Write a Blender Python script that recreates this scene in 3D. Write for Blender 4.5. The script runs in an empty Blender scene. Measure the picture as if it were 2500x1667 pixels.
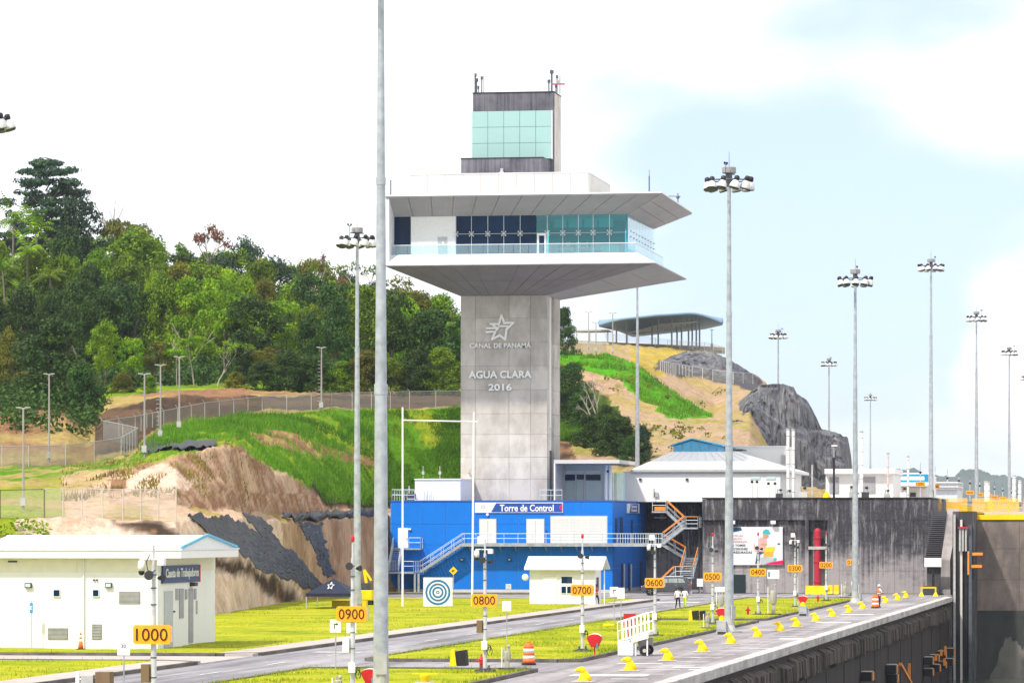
import bpy, bmesh, math, random
from mathutils import Vector, Matrix, noise as mnoise
from math import sin, cos, pi, radians as rad
sc = bpy.context.scene
# ---------------------------------------------------------------- camera, sky, sun, exposure
F = 10100.0; CH = 6.5; HY = 1291.0            # focal length in photo pixels, eye height, horizon row
TH = math.atan(1619.0 / F); S_, C_ = sin(TH), cos(TH)
cam_d = bpy.data.cameras.new('camera'); cam = bpy.data.objects.new('camera', cam_d)
sc.collection.objects.link(cam); sc.camera = cam
cam.location = (0, 0, CH); cam.rotation_euler = (rad(90), 0, TH)
cam_d.sensor_width = 36.0; cam_d.lens = F / 2500 * 36; cam_d.shift_y = (HY - 833.5) / 2500
cam_d.clip_start = 1.0; cam_d.clip_end = 40000

SUN = Vector((-0.35, -0.55, 0.84)).normalized()
wd = bpy.data.worlds.new('World'); sc.world = wd; wd.use_nodes = True
def world_nodes():
    nt = wd.node_tree; N = nt.nodes; L = nt.links; N.clear()
    out = N.new('ShaderNodeOutputWorld'); bg = N.new('ShaderNodeBackground')
    sky = N.new('ShaderNodeTexSky'); sky.sky_type = 'NISHITA'; sky.sun_disc = False
    sky.sun_elevation = math.asin(SUN.z); sky.sun_rotation = math.atan2(SUN.x, SUN.y)
    sky.air_density = 1.0; sky.dust_density = 0.6; sky.ozone_density = 1.5
    sv = N.new('ShaderNodeVectorMath'); sv.operation = 'SCALE'; sv.inputs['Scale'].default_value = 0.09
    tn = N.new('ShaderNodeMix'); tn.data_type = 'RGBA'; tn.blend_type = 'MULTIPLY'; tn.inputs['Factor'].default_value = 1.0; tn.inputs['B'].default_value = (0.64, 0.84, 1.32, 1)   # clear tropical blue between the clouds
    L.new(sky.outputs[0], tn.inputs['A']); L.new(tn.outputs['Result'], sv.inputs[0])
    tc = N.new('ShaderNodeTexCoord')
    mp = N.new('ShaderNodeMapping'); mp.inputs['Location'].default_value = (3.13, 1.37, 0.2); mp.inputs['Scale'].default_value = (1, 1, 1.9)
    L.new(tc.outputs['Generated'], mp.inputs[0])
    n1 = N.new('ShaderNodeTexNoise'); n1.inputs['Scale'].default_value = 12.0; n1.inputs['Detail'].default_value = 7.0; n1.inputs['Roughness'].default_value = 0.45
    L.new(mp.outputs[0], n1.inputs['Vector'])
    # broad opening between the clouds, to the right of the tower, where the blue shows
    d0 = Vector(PD(2330, 430, 1000)) - Vector((0, 0, CH)); d0.normalize()
    ds = N.new('ShaderNodeVectorMath'); ds.operation = 'DISTANCE'; ds.inputs[1].default_value = d0
    L.new(tc.outputs['Generated'], ds.inputs[0])
    mr = N.new('ShaderNodeMapRange'); mr.interpolation_type = 'SMOOTHSTEP'
    mr.inputs['From Min'].default_value = 0.0; mr.inputs['From Max'].default_value = 0.15; mr.inputs['To Min'].default_value = 0.28; mr.inputs['To Max'].default_value = 0.0
    L.new(ds.outputs['Value'], mr.inputs[0])
    sb = N.new('ShaderNodeMath'); sb.operation = 'SUBTRACT'; L.new(n1.outputs[0], sb.inputs[0]); L.new(mr.outputs[0], sb.inputs[1])
    # heaped cloud bank low on the right
    d1 = Vector(PD(2620, 860, 1000)) - Vector((0, 0, CH)); d1.normalize()
    dc = N.new('ShaderNodeVectorMath'); dc.operation = 'DISTANCE'; dc.inputs[1].default_value = d1; L.new(tc.outputs['Generated'], dc.inputs[0])
    m2 = N.new('ShaderNodeMapRange'); m2.interpolation_type = 'SMOOTHSTEP'; m2.inputs['From Min'].default_value = 0.018; m2.inputs['From Max'].default_value = 0.042; m2.inputs['To Min'].default_value = 0.42; m2.inputs['To Max'].default_value = 0.0
    n2 = N.new('ShaderNodeTexNoise'); n2.inputs['Scale'].default_value = 70.0; n2.inputs['Detail'].default_value = 5.0; L.new(tc.outputs['Generated'], n2.inputs['Vector'])
    w2 = N.new('ShaderNodeMath'); w2.operation = 'MULTIPLY_ADD'; w2.inputs[1].default_value = 0.022; L.new(n2.outputs[0], w2.inputs[0]); L.new(dc.outputs['Value'], w2.inputs[2]); L.new(w2.outputs[0], m2.inputs[0])
    a2 = N.new('ShaderNodeMath'); a2.operation = 'ADD'; L.new(sb.outputs[0], a2.inputs[0]); L.new(m2.outputs[0], a2.inputs[1])
    cr = N.new('ShaderNodeValToRGB'); cr.color_ramp.interpolation = 'EASE'
    cr.color_ramp.elements[0].position = 0.16; cr.color_ramp.elements[0].color = (0.40, 0.40, 0.40, 1)
    cr.color_ramp.elements[1].position = 0.42; cr.color_ramp.elements[1].color = (1, 1, 1, 1)
    L.new(a2.outputs[0], cr.inputs[0])
    mx = N.new('ShaderNodeMix'); mx.data_type = 'RGBA'
    mx.inputs['B'].default_value = (0.80, 0.815, 0.84, 1)
    L.new(cr.outputs[0], mx.inputs['Factor']); L.new(sv.outputs[0], mx.inputs['A'])
    L.new(mx.outputs['Result'], bg.inputs[0]); bg.inputs[1].default_value = 1.0
    L.new(bg.outputs[0], out.inputs[0])
sun_d = bpy.data.lights.new('sun', 'SUN'); sun_d.energy = 2.9; sun_d.angle = rad(2.5); sun_d.color = (1, 0.95, 0.87)
sun = bpy.data.objects.new('sun', sun_d); sc.collection.objects.link(sun)
sun.rotation_euler = (-SUN).to_track_quat('-Z', 'Y').to_euler(); sun.location = (-200, -100, 300)
vs = sc.view_settings; vs.view_transform = 'Standard'; vs.look = 'None'; vs.exposure = 0.68; vs.gamma = 1.0; vs.use_curve_mapping = False

# ---------------------------------------------------------------- photo measure -> place (depth, ground, wall plane)
def PD(sx, sy, D):
    lat = (sx - 1250) / F * D
    return (lat * C_ - D * S_, lat * S_ + D * C_, CH - (sy - HY) / F * D)
def G(sx, sy, z=0.0): return PD(sx, sy, F * (CH - z) / (sy - HY))
def XY(sx, y): t = (sx - 1250) / F; return y * (t * C_ - S_) / (C_ + t * S_)
def DP(x, y): return -x * S_ + y * C_
def ZY(sy, x, y): return CH - (sy - HY) / F * DP(x, y)
def PY(sx, sy, y): x = XY(sx, y); return (x, y, ZY(sy, x, y))
def YX(sx, x): t = (sx - 1250) / F; return -x * (C_ + t * S_) / (S_ - t * C_)
def PX(sx, sy, x): y = YX(sx, x); return (x, y, ZY(sy, x, y))
def SXY(x, y, z): D = DP(x, y); return (1250 + F * (x * C_ + y * S_) / D, HY - F * (z - CH) / D)
def lerp(a, b, t): return a + (b - a) * t
def pl(tab, x):
    if x <= tab[0][0]: return tab[0][1]
    for (a, u), (b, v) in zip(tab, tab[1:]):
        if x <= b: return lerp(u, v, (x - a) / (b - a))
    return tab[-1][1]
def fbm(x, y, z=0, o=4):
    return mnoise.fractal(Vector((x, y, z)), 1.0, 2.0, o)
world_nodes()

# ---------------------------------------------------------------- object helpers
COL = sc.collection
ORG = {}
class M:
    def __init__(s): s.V = []; s.F = []
    def _a(s, vs, fs):
        b = len(s.V); s.V += [tuple(v) for v in vs]; s.F += [tuple(i + b for i in f) for f in fs]; return s
    def box(s, x0, x1, y0, y1, z0, z1):
        if x0 > x1: x0, x1 = x1, x0
        if y0 > y1: y0, y1 = y1, y0
        if z0 > z1: z0, z1 = z1, z0
        return s._a([(x0,y0,z0),(x1,y0,z0),(x1,y1,z0),(x0,y1,z0),(x0,y0,z1),(x1,y0,z1),(x1,y1,z1),(x0,y1,z1)],
                    [(3,2,1,0),(4,5,6,7),(0,1,5,4),(1,2,6,5),(2,3,7,6),(3,0,4,7)])
    def hexa(s, b, t):       # bottom quad, top quad (both counter-clockwise from above)
        return s._a(list(b) + list(t), [(3,2,1,0),(4,5,6,7),(0,1,5,4),(1,2,6,5),(2,3,7,6),(3,0,4,7)])
    def beam(s, p0, p1, w, h=None, up=(0, 0, 1)):
        h = h or w; p0 = Vector(p0); p1 = Vector(p1); d = (p1 - p0).normalized(); u = Vector(up)
        r = d.cross(u)
        if r.length < 1e-4: r = d.cross(Vector((0, 1, 0)))
        r.normalize(); u = r.cross(d)
        a = [p0 - r*w/2 - u*h/2, p0 + r*w/2 - u*h/2, p0 + r*w/2 + u*h/2, p0 - r*w/2 + u*h/2]
        return s._a(a + [v + (p1 - p0) for v in a], [(0,1,2,3),(7,6,5,4),(4,5,1,0),(5,6,2,1),(6,7,3,2),(7,4,0,3)])
    def tube(s, p0, p1, r0, r1=None, n=8, cap=True):
        r1 = r0 if r1 is None else r1
        p0 = Vector(p0); p1 = Vector(p1); d = (p1 - p0).normalized()
        a = d.cross(Vector((0, 0, 1)))
        if a.length < 1e-4: a = Vector((1, 0, 0))
        a.normalize(); b = d.cross(a)
        vs = []
        for p, r in ((p0, r0), (p1, r1)):
            for i in range(n):
                t = 2*pi*i/n; vs.append(p + a*(r*cos(t)) + b*(r*sin(t)))
        fs = [(i, (i+1) % n, n + (i+1) % n, n + i) for i in range(n)]
        if cap: fs += [tuple(range(n-1, -1, -1)), tuple(range(n, 2*n))]
        return s._a(vs, fs)
    def path(s, pts, r, n=6):
        for a, b in zip(pts, pts[1:]): s.tube(a, b, r, r, n)
        return s
    def lathe(s, prof, n=16, c=(0, 0, 0)):
        vs = []; fs = []
        for r, z in prof:
            for i in range(n):
                t = 2*pi*i/n; vs.append((c[0] + r*cos(t), c[1] + r*sin(t), c[2] + z))
        for k in range(len(prof) - 1):
            for i in range(n):
                j = (i+1) % n; fs.append((k*n+i, k*n+j, (k+1)*n+j, (k+1)*n+i))
        fs.append(tuple(range(n-1, -1, -1))); fs.append(tuple((len(prof)-1)*n + i for i in range(n)))
        return s._a(vs, fs)
    def sphere(s, c, r, n=10, m=6, sq=(1, 1, 1)):
        pr = [(max(1e-3, sin(pi*k/m)), -cos(pi*k/m)) for k in range(m+1)]
        b = len(s.V); s.lathe([(q*r, z*r) for q, z in pr], n)
        s.V[b:] = [(c[0] + v[0]*sq[0], c[1] + v[1]*sq[1], c[2] + v[2]*sq[2]) for v in s.V[b:]]
        return s
    def prism(s, pts, ax, a, b):
        n = len(pts)
        f = {'y': lambda p, t: (p[0], t, p[1]), 'x': lambda p, t: (t, p[0], p[1]), 'z': lambda p, t: (p[0], p[1], t)}[ax]
        vs = [f(p, a) for p in pts] + [f(p, b) for p in pts]
        return s._a(vs, [tuple(range(n)), tuple(range(2*n-1, n-1, -1))] + [(i, n+i, n+(i+1) % n, (i+1) % n) for i in range(n)])
    def quad(s, *p): return s._a(p, [tuple(range(len(p)))])
    def plate(s, pts, off):  # a polygon given thickness along off
        o = Vector(off); n = len(pts); a = [Vector(p) for p in pts]; b = [p + o for p in a]
        return s._a(a + b, [tuple(range(n)), tuple(range(2*n-1, n-1, -1))] + [(i, n+i, n+(i+1) % n, (i+1) % n) for i in range(n)])
    def ring(s, c, r0, r1, y0, y1, n=40):   # annulus facing -Y
        vs = []
        for y in (y0, y1):
            for r in (r0, r1):
                for i in range(n): t = 2*pi*i/n; vs.append((c[0]+r*cos(t), y, c[1]+r*sin(t)))
        fs = []
        for i in range(n):
            j = (i+1) % n
            fs += [(i, j, n+j, n+i), (2*n+j, 2*n+i, 3*n+i, 3*n+j), (n+i, n+j, 3*n+j, 3*n+i), (j, i, 2*n+i, 2*n+j)]
        return s._a(vs, fs)
    def mesh(s, name, smooth=False, fix=True):
        me = bpy.data.meshes.new(name); me.from_pydata(s.V, [], s.F); me.update()
        if fix:
            bm = bmesh.new(); bm.from_mesh(me); bmesh.ops.recalc_face_normals(bm, faces=bm.faces); bm.to_mesh(me); bm.free()
        if smooth:
            me.polygons.foreach_set('use_smooth', [True] * len(me.polygons))
        return me
    def build(s, name, mat, parent=None, smooth=False, bevel=0.0, org=None, fix=True, auto=False):
        if org is None and parent is not None: org = ORG.get(parent.name)
        if org is not None: s.V = [(v[0]-org[0], v[1]-org[1], v[2]-org[2]) for v in s.V]
        me = s.mesh(name, smooth, fix); me.materials.append(mat)
        if auto:
            me.polygons.foreach_set('use_smooth', [True] * len(me.polygons)); 
            try: me.set_sharp_from_angle(angle=rad(40))
            except Exception: pass
        o = link(name, me, parent, bevel)
        if org is not None: ORG[o.name] = org
        return o
def link(name, me, parent=None, bevel=0.0):
    o = bpy.data.objects.new(name, me); COL.objects.link(o)
    if parent is not None: o.parent = parent
    if bevel:
        b = o.modifiers.new('bevel', 'BEVEL'); b.width = bevel; b.segments = 2; b.limit_method = 'ANGLE'
    return o
def tag(o, label=None, cat=None, group=None, kind=None):
    if label: o['label'] = label
    if cat: o['category'] = cat
    if group: o['group'] = group
    if kind: o['kind'] = kind
    return o
def thing(name, label, cat, loc=(0, 0, 0), rz=0.0, group=None, w=False):
    # w=True: parts are given in world measure, the empty still stands at the thing's base
    o = bpy.data.objects.new(name, None); COL.objects.link(o); o.location = loc; o.rotation_euler = (0, 0, rz)
    o.empty_display_size = 0.3
    tag(o, label, cat, group)
    if w: ORG[o.name] = tuple(loc)
    return o
def struct(o): o['kind'] = 'structure'; return o
def copy_tree(root, loc=None, rz=None, label=None, parent=None, scale=None):
    c = root.copy(); COL.objects.link(c); c.parent = parent
    if loc is not None: c.location = loc
    if rz is not None: c.rotation_euler = (0, 0, rz)
    if scale is not None: c.scale = scale
    if label: c['label'] = label
    for ch in root.children: copy_tree(ch, parent=c)
    return c
def shared(me, name, parent, loc=(0, 0, 0), rot=(0, 0, 0), scale=(1, 1, 1)):
    o = bpy.data.objects.new(name, me); COL.objects.link(o); o.parent = parent
    o.location = loc; o.rotation_euler = rot; o.scale = scale
    return o
def text(s, mat, parent, loc, fit, rz=0.0, name='lettering', ex=0.02, bold=0.0, spacing=1.0):
    # lettering fitted into width x height (None keeps the proportion), centred on loc, facing -Y before rz
    cu = bpy.data.curves.new('t', 'FONT'); cu.body = s; cu.size = 1.0; cu.align_x = 'CENTER'; cu.align_y = 'CENTER'
    cu.offset = bold; cu.space_character = spacing; cu.resolution_u = 3; cu.extrude = 0.5
    to = bpy.data.objects.new('t', cu); me = bpy.data.meshes.new_from_object(to)
    me.name = name; bpy.data.objects.remove(to); bpy.data.curves.remove(cu)
    me.materials.clear(); me.materials.append(mat)
    xs = [v.co.x for v in me.vertices]; ys = [v.co.y for v in me.vertices]
    w, h = max(xs)-min(xs), max(ys)-min(ys); cx, cy = (max(xs)+min(xs))/2, (max(ys)+min(ys))/2
    kx = fit[0]/w if fit[0] else fit[1]/h; ky = fit[1]/h if fit[1] else kx
    org = ORG.get(parent.name, (0, 0, 0)) if parent is not None else (0, 0, 0)
    c, sn = cos(rz), sin(rz)
    for v in me.vertices:
        x, z, y = (v.co.x-cx)*kx, (v.co.y-cy)*ky, -v.co.z*2*ex*0.5
        v.co = (loc[0]-org[0] + x*c - y*sn, loc[1]-org[1] + x*sn + y*c, loc[2]-org[2] + z)
    me.update()
    return link(name, me, parent)
def panels(quad, nu, nv, mat, name, parent, thick, gap=0.03, skip=None, us=None, vs_=None):
    # quad: bottom-left, bottom-right, top-right, top-left; panels stand proud along the outward normal by thick
    A, B, C, D = [Vector(q) for q in quad]
    n = (B-A).cross(D-A)
    if n.length < 1e-6: n = (C-B).cross(A-B)
    n.normalize()
    us = us or [i/nu for i in range(nu+1)]; vs2 = vs_ or [j/nv for j in range(nv+1)]
    lu = ((B-A).length + (C-D).length)/2; lv = ((D-A).length + (C-B).length)/2
    def P(u, v): return (A*(1-u)+B*u)*(1-v) + (D*(1-u)+C*u)*v
    for i in range(len(us)-1):
        for j in range(len(vs2)-1):
            if skip and skip(i, j): continue
            gu, gv = gap/2/lu, gap/2/lv
            u0, u1, v0, v1 = us[i]+gu, us[i+1]-gu, vs2[j]+gv, vs2[j+1]-gv
            if u1 <= u0 or v1 <= v0: continue
            M().plate([P(u0, v0), P(u1, v0), P(u1, v1), P(u0, v1)], n*thick).build(name, mat, parent)

# ---------------------------------------------------------------- materials
MATS = {}
def _new(name):
    m = bpy.data.materials.new(name); m.use_nodes = True
    nt = m.node_tree; b = nt.nodes['Principled BSDF']; MATS[name] = m
    return m, nt, nt.nodes, nt.links, b
def _noise(nt, scale, detail=5, stretch=(1, 1, 1), rough=0.55, obj=False):
    N, L = nt.nodes, nt.links
    if obj: src = N.new('ShaderNodeTexCoord').outputs['Object']
    else: src = N.new('ShaderNodeNewGeometry').outputs['Position']
    mp = N.new('ShaderNodeMapping'); mp.inputs['Scale'].default_value = stretch; L.new(src, mp.inputs[0])
    n = N.new('ShaderNodeTexNoise'); n.inputs['Scale'].default_value = scale; n.inputs['Detail'].default_value = detail; n.inputs['Roughness'].default_value = rough
    L.new(mp.outputs[0], n.inputs['Vector']); return n.outputs[0]
def _ramp(nt, fac, stops):
    r = nt.nodes.new('ShaderNodeValToRGB'); e = r.color_ramp.elements
    while len(e) < len(stops): e.new(0.5)
    for el, (p, c) in zip(e, stops): el.position = p; el.color = (c[0], c[1], c[2], 1)
    nt.links.new(fac, r.inputs[0]); return r.outputs[0]
def _mix(nt, fac, a, b, mode='MIX'):
    m = nt.nodes.new('ShaderNodeMix'); m.data_type = 'RGBA'; m.blend_type = mode
    for k, v in (('Factor', fac), ('A', a), ('B', b)):
        if isinstance(v, (int, float)): m.inputs[k].default_value = v
        elif isinstance(v, tuple): m.inputs[k].default_value = (v[0], v[1], v[2], 1)
        else: nt.links.new(v, m.inputs[k])
    return m.outputs['Result']
def _bump(nt, b, h, strength, dist=0.05):
    n = nt.nodes.new('ShaderNodeBump'); n.inputs['Strength'].default_value = strength; n.inputs['Distance'].default_value = dist
    nt.links.new(h, n.inputs['Height']); nt.links.new(n.outputs[0], b.inputs['Normal'])
def plain(name, col, rough=0.5, metal=0.0, var=0.12, scale=3.0, spec=0.4, obj=False):
    m, nt, N, L, b = _new(name)
    f = _noise(nt, scale, 6, obj=obj)
    lo = tuple(max(0, c*(1-var)) for c in col); hi = tuple(min(1, c*(1+var*0.7)) for c in col)
    L.new(_ramp(nt, f, [(0.3, lo), (0.7, hi)]), b.inputs['Base Color'])
    b.inputs['Roughness'].default_value = rough; b.inputs['Metallic'].default_value = metal; b.inputs['Specular IOR Level'].default_value = spec
    return m
def weathered(name, col, dirt, amt=0.5, streak=(2.2, 2.2, 0.12), sscale=1.2, rough=0.7, fine=18.0, bump=0.15, lo=0.42, hi=0.68, blotch=0.35):
    # painted or bare surface with vertical run-off streaks and blotches
    m, nt, N, L, b = _new(name)
    st = _noise(nt, sscale, 7, streak, 0.62); bl = _noise(nt, blotch, 5); fi = _noise(nt, fine, 4)
    f = _mix(nt, 0.5, st, bl); f1 = _ramp(nt, f, [(lo, (0, 0, 0)), (hi, (amt, amt, amt))])
    c = _mix(nt, f1, col, dirt); c = _mix(nt, 0.25, c, _ramp(nt, fi, [(0.3, tuple(x*0.7 for x in col)), (0.7, tuple(min(1, x*1.2) for x in col))]))
    L.new(c, b.inputs['Base Color']); b.inputs['Roughness'].default_value = rough; b.inputs['Specular IOR Level'].default_value = 0.25
    if bump: _bump(nt, b, fi, bump, 0.02)
    return m
def ground_mat(name, stops, scale, fine, rough=0.95, bump=0.6, bd=0.06, stretch=(1, 1, 1), tracks=0):
    m, nt, N, L, b = _new(name)
    big = _noise(nt, scale, 6, stretch); fi = _noise(nt, fine, 5)
    f = _mix(nt, 0.45, big, fi)
    col = _ramp(nt, f, stops)
    if tracks:   # tyre wear along the lane and dark oil spots
        tr = _ramp(nt, _noise(nt, 0.9, 4, (1, 0.03, 1)), [(0.42, (1, 1, 1)), (0.62, (1-tracks,)*3)]); sp = _ramp(nt, _noise(nt, 0.55, 6, (1, 0.6, 1), 0.65), [(0.60, (1, 1, 1)), (0.70, (0.55, 0.54, 0.55))])
        col = _mix(nt, 1.0, _mix(nt, 1.0, col, tr, 'MULTIPLY'), sp, 'MULTIPLY')
    L.new(col, b.inputs['Base Color']); b.inputs['Roughness'].default_value = rough; b.inputs['Specular IOR Level'].default_value = 0.1
    _bump(nt, b, fi, bump, bd)
    return m
def leaf_mat(name, dark, mid, light, trans=0.3, scale=0.45):
    m, nt, N, L, b = _new(name)
    n1 = _noise(nt, scale, 4); n2 = _noise(nt, 3.5, 2)
    f = _mix(nt, 0.5, n1, n2)
    oi = N.new('ShaderNodeObjectInfo')
    hs = N.new('ShaderNodeHueSaturation')
    mr = N.new('ShaderNodeMapRange'); mr.inputs['To Min'].default_value = 0.485; mr.inputs['To Max'].default_value = 0.512; L.new(oi.outputs['Random'], mr.inputs[0])
    mv = N.new('ShaderNodeMapRange'); mv.inputs['To Min'].default_value = 0.8; mv.inputs['To Max'].default_value = 1.2; L.new(oi.outputs['Random'], mv.inputs[0])
    c = _ramp(nt, f, [(0.36, dark), (0.52, mid), (0.66, light)])
    L.new(c, hs.inputs['Color']); L.new(mr.outputs[0], hs.inputs['Hue']); L.new(mv.outputs[0], hs.inputs['Value'])
    L.new(hs.outputs[0], b.inputs['Base Color']); b.inputs['Roughness'].default_value = 0.6; b.inputs['Specular IOR Level'].default_value = 0.25
    tr = N.new('ShaderNodeBsdfTranslucent'); L.new(hs.outputs[0], tr.inputs[0])
    ms = N.new('ShaderNodeMixShader'); ms.inputs[0].default_value = trans
    L.new(b.outputs[0], ms.inputs[1]); L.new(tr.outputs[0], ms.inputs[2])
    L.new(ms.outputs[0], N['Material Output'].inputs[0])
    return m
def glass_mat(name, tint, alpha=0.5, rough=0.03, refl=0.25, base=None):
    # thin pane: tinted see-through + mirror share
    m, nt, N, L, b = _new(name); N.remove(b)
    tr = N.new('ShaderNodeBsdfTransparent'); tr.inputs[0].default_value = (*tint, 1)
    di = N.new('ShaderNodeBsdfDiffuse'); di.inputs[0].default_value = (*(base or tint), 1)
    gl = N.new('ShaderNodeBsdfGlossy'); gl.inputs['Roughness'].default_value = rough; gl.inputs[0].default_value = (0.9, 0.95, 1, 1)
    m1 = N.new('ShaderNodeMixShader'); m1.inputs[0].default_value = alpha; L.new(tr.outputs[0], m1.inputs[1]); L.new(di.outputs[0], m1.inputs[2])
    fr = N.new('ShaderNodeLayerWeight'); fr.inputs[0].default_value = 0.35
    mu = N.new('ShaderNodeMath'); mu.operation = 'MULTIPLY_ADD'; mu.inputs[1].default_value = 0.6; mu.inputs[2].default_value = refl; L.new(fr.outputs['Fresnel'], mu.inputs[0])
    m2 = N.new('ShaderNodeMixShader'); L.new(mu.outputs[0], m2.inputs[0]); L.new(m1.outputs[0], m2.inputs[1]); L.new(gl.outputs[0], m2.inputs[2])
    L.new(m2.outputs[0], N['Material Output'].inputs[0]); return m
def mesh_mat(name, col, cover):
    m, nt, N, L, b = _new(name); N.remove(b)
    tr = N.new('ShaderNodeBsdfTransparent'); di = N.new('ShaderNodeBsdfDiffuse'); di.inputs[0].default_value = (*col, 1)
    ms = N.new('ShaderNodeMixShader'); ms.inputs[0].default_value = cover
    L.new(tr.outputs[0], ms.inputs[1]); L.new(di.outputs[0], ms.inputs[2]); L.new(ms.outputs[0], N['Material Output'].inputs[0]); return m

white = weathered('white_paint', (0.80, 0.80, 0.79), (0.52, 0.50, 0.46), 0.35, lo=0.5, hi=0.75)
white_clean = plain('white_clean', (0.80, 0.80, 0.80), 0.45, var=0.05)
cream = plain('cream_eave_shade', (0.74, 0.71, 0.6), 0.6, var=0.06)  # cream tone for the soft shade under the eaves
conc = weathered('tower_concrete', (0.60, 0.56, 0.51), (0.32, 0.285, 0.25), 0.75, (1.3, 1.3, 0.6), 0.8, 0.85, 10, 0.35, 0.42, 0.60)
conc_pale = weathered('pale_concrete', (0.60, 0.58, 0.55), (0.38, 0.36, 0.34), 0.5, (1.4, 1.4, 0.2), 0.9, 0.85, 14, 0.2)
conc_dark = weathered('blackened_concrete', (0.17, 0.16, 0.17), (0.012, 0.012, 0.018), 1.0, (2.6, 2.6, 0.06), 1.2, 0.9, 10, 0.25, 0.34, 0.58)
roof_dark = weathered('streaked_core_concrete', (0.20, 0.19, 0.22), (0.02, 0.02, 0.035), 1.0, (5, 5, 0.10), 0.8, 0.9, 10, 0.2, 0.36, 0.62)
panel_grey = weathered('soffit_panel_grey', (0.36, 0.35, 0.37), (0.24, 0.23, 0.25), 0.5, (0.4, 0.4, 3.0), 0.6, 0.6, 6, 0.05)
panel_white = weathered('cladding_white', (0.74, 0.75, 0.77), (0.5, 0.5, 0.52), 0.4, rough=0.5)
steel = plain('galvanised_steel', (0.40, 0.43, 0.46), 0.45, 0.35, 0.25, 2.5)
steel_dark = plain('dark_steel', (0.10, 0.11, 0.13), 0.5, 0.3, 0.25)
rail = plain('rail_pale_steel', (0.55, 0.62, 0.68), 0.45, 0.2, 0.12)
black = plain('black_plastic', (0.012, 0.012, 0.016), 0.5, var=0.3)
charcoal = plain('charcoal', (0.05, 0.05, 0.055), 0.6, var=0.3)
grey_box = plain('grey_box', (0.42, 0.42, 0.40), 0.6, var=0.15)
brown_box = weathered('rusty_box', (0.20, 0.13, 0.07), (0.05, 0.035, 0.02), 0.8, rough=0.7)
blue = weathered('blue_wall', (0.0, 0.17, 0.66), (0.0, 0.10, 0.44), 0.6, rough=0.55, bump=0.05, lo=0.45, hi=0.75)
blue_seam = plain('blue_seam_pale', (0.12, 0.33, 0.75), 0.6, var=0.1)
blue_side = blue
navy = plain('navy_sign', (0.012, 0.045, 0.17), 0.5, var=0.15)
navy_cloth = plain('navy_canvas', (0.008, 0.014, 0.04), 0.7, var=0.3)
sky_blue = plain('light_blue_sheet', (0.10, 0.42, 0.66), 0.5, var=0.2)
ring_blue = plain('ring_blue', (0.02, 0.16, 0.36), 0.5, var=0.2)
amber = plain('sign_amber', (0.90, 0.37, 0.008), 0.5, var=0.10, scale=6)
digit = plain('digit_brown', (0.045, 0.008, 0.004), 0.6, var=0.2)
yellow = weathered('yellow_paint', (0.90, 0.62, 0.0), (0.45, 0.22, 0.01), 0.35, rough=0.5, fine=9)
orange = plain('safety_orange', (0.85, 0.14, 0.01), 0.5, var=0.1)
rail_orange = plain('rail_orange', (0.75, 0.24, 0.02), 0.5, var=0.15)
red = plain('red_paint', (0.52, 0.008, 0.014), 0.45, var=0.2)
pink_red = weathered('faded_red_pipe', (0.44, 0.025, 0.05), (0.36, 0.02, 0.04), 0.5, rough=0.5)
magenta = plain('magenta', (0.75, 0.0, 0.10), 0.5, var=0.1)
rubber = plain('rubber', (0.015, 0.014, 0.014), 0.8, var=0.3)
glass_dark = plain('dark_glass', (0.002, 0.022, 0.065), 0.08, var=0.5, scale=0.35, spec=0.12)
glass_teal = glass_mat('teal_glass', (0.30, 0.88, 0.90), 0.12, refl=0.02, base=(0.01, 0.33, 0.40))
glass_pale = glass_mat('pale_glass', (0.75, 0.92, 0.95), 0.25, refl=0.1, base=(0.6, 0.8, 0.85))
glass_rail = glass_mat('rail_glass', (0.80, 0.93, 0.95), 0.10, refl=0.06, base=(0.5, 0.75, 0.8))
glass_mint = glass_mat('mint_screen', (0.60, 0.85, 0.80), 0.80, refl=0.06, base=(0.34, 0.56, 0.53))
frost = plain('frosted_glass', (0.55, 0.66, 0.66), 0.25, var=0.08, scale=0.6)
lens = plain('lamp_lens', (0.02, 0.03, 0.032), 0.4, var=0.2)
asphalt = ground_mat('asphalt', [(0.32, (0.19, 0.18, 0.20)), (0.5, (0.29, 0.275, 0.295)), (0.66, (0.42, 0.40, 0.405))], 0.16, 2.2, 0.9, 0.25, 0.02, (1, 0.35, 1), 0.4)
apron_m = ground_mat('apron_concrete', [(0.32, (0.20, 0.175, 0.185)), (0.5, (0.30, 0.275, 0.285)), (0.66, (0.43, 0.40, 0.40))], 0.2, 2.4, 0.9, 0.25, 0.02, (1, 0.4, 1), 0.3)
walk_m = ground_mat('sidewalk', [(0.32, (0.34, 0.29, 0.27)), (0.66, (0.50, 0.45, 0.42))], 0.3, 3, 0.9, 0.2, 0.02)
kerb_m = weathered('kerb_concrete', (0.20, 0.18, 0.16), (0.03, 0.026, 0.022), 0.9, (1.5, 0.4, 2), 1.0, 0.9, 9, 0.3, 0.36, 0.6)
lawn_m = ground_mat('lawn_grass', [(0.30, (0.09, 0.14, 0.003)), (0.42, (0.21, 0.26, 0.004)), (0.54, (0.34, 0.34, 0.006)), (0.64, (0.42, 0.36, 0.04)), (0.74, (0.46, 0.36, 0.14))], 0.16, 2.0, 1.0, 0.8, 0.08)
paint_m = ground_mat('road_paint', [(0.34, (0.34, 0.33, 0.33)), (0.52, (0.70, 0.69, 0.67))], 0.8, 4, 0.8, 0.1, 0.01)
water_m, _nt, _N, _L, _b = _new('water')
_b.inputs['Base Color'].default_value = (0.05, 0.06, 0.045, 1); _b.inputs['Roughness'].default_value = 0.12
_bump(_nt, _b, _noise(_nt, 1.2, 4), 0.25, 0.1)

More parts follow.
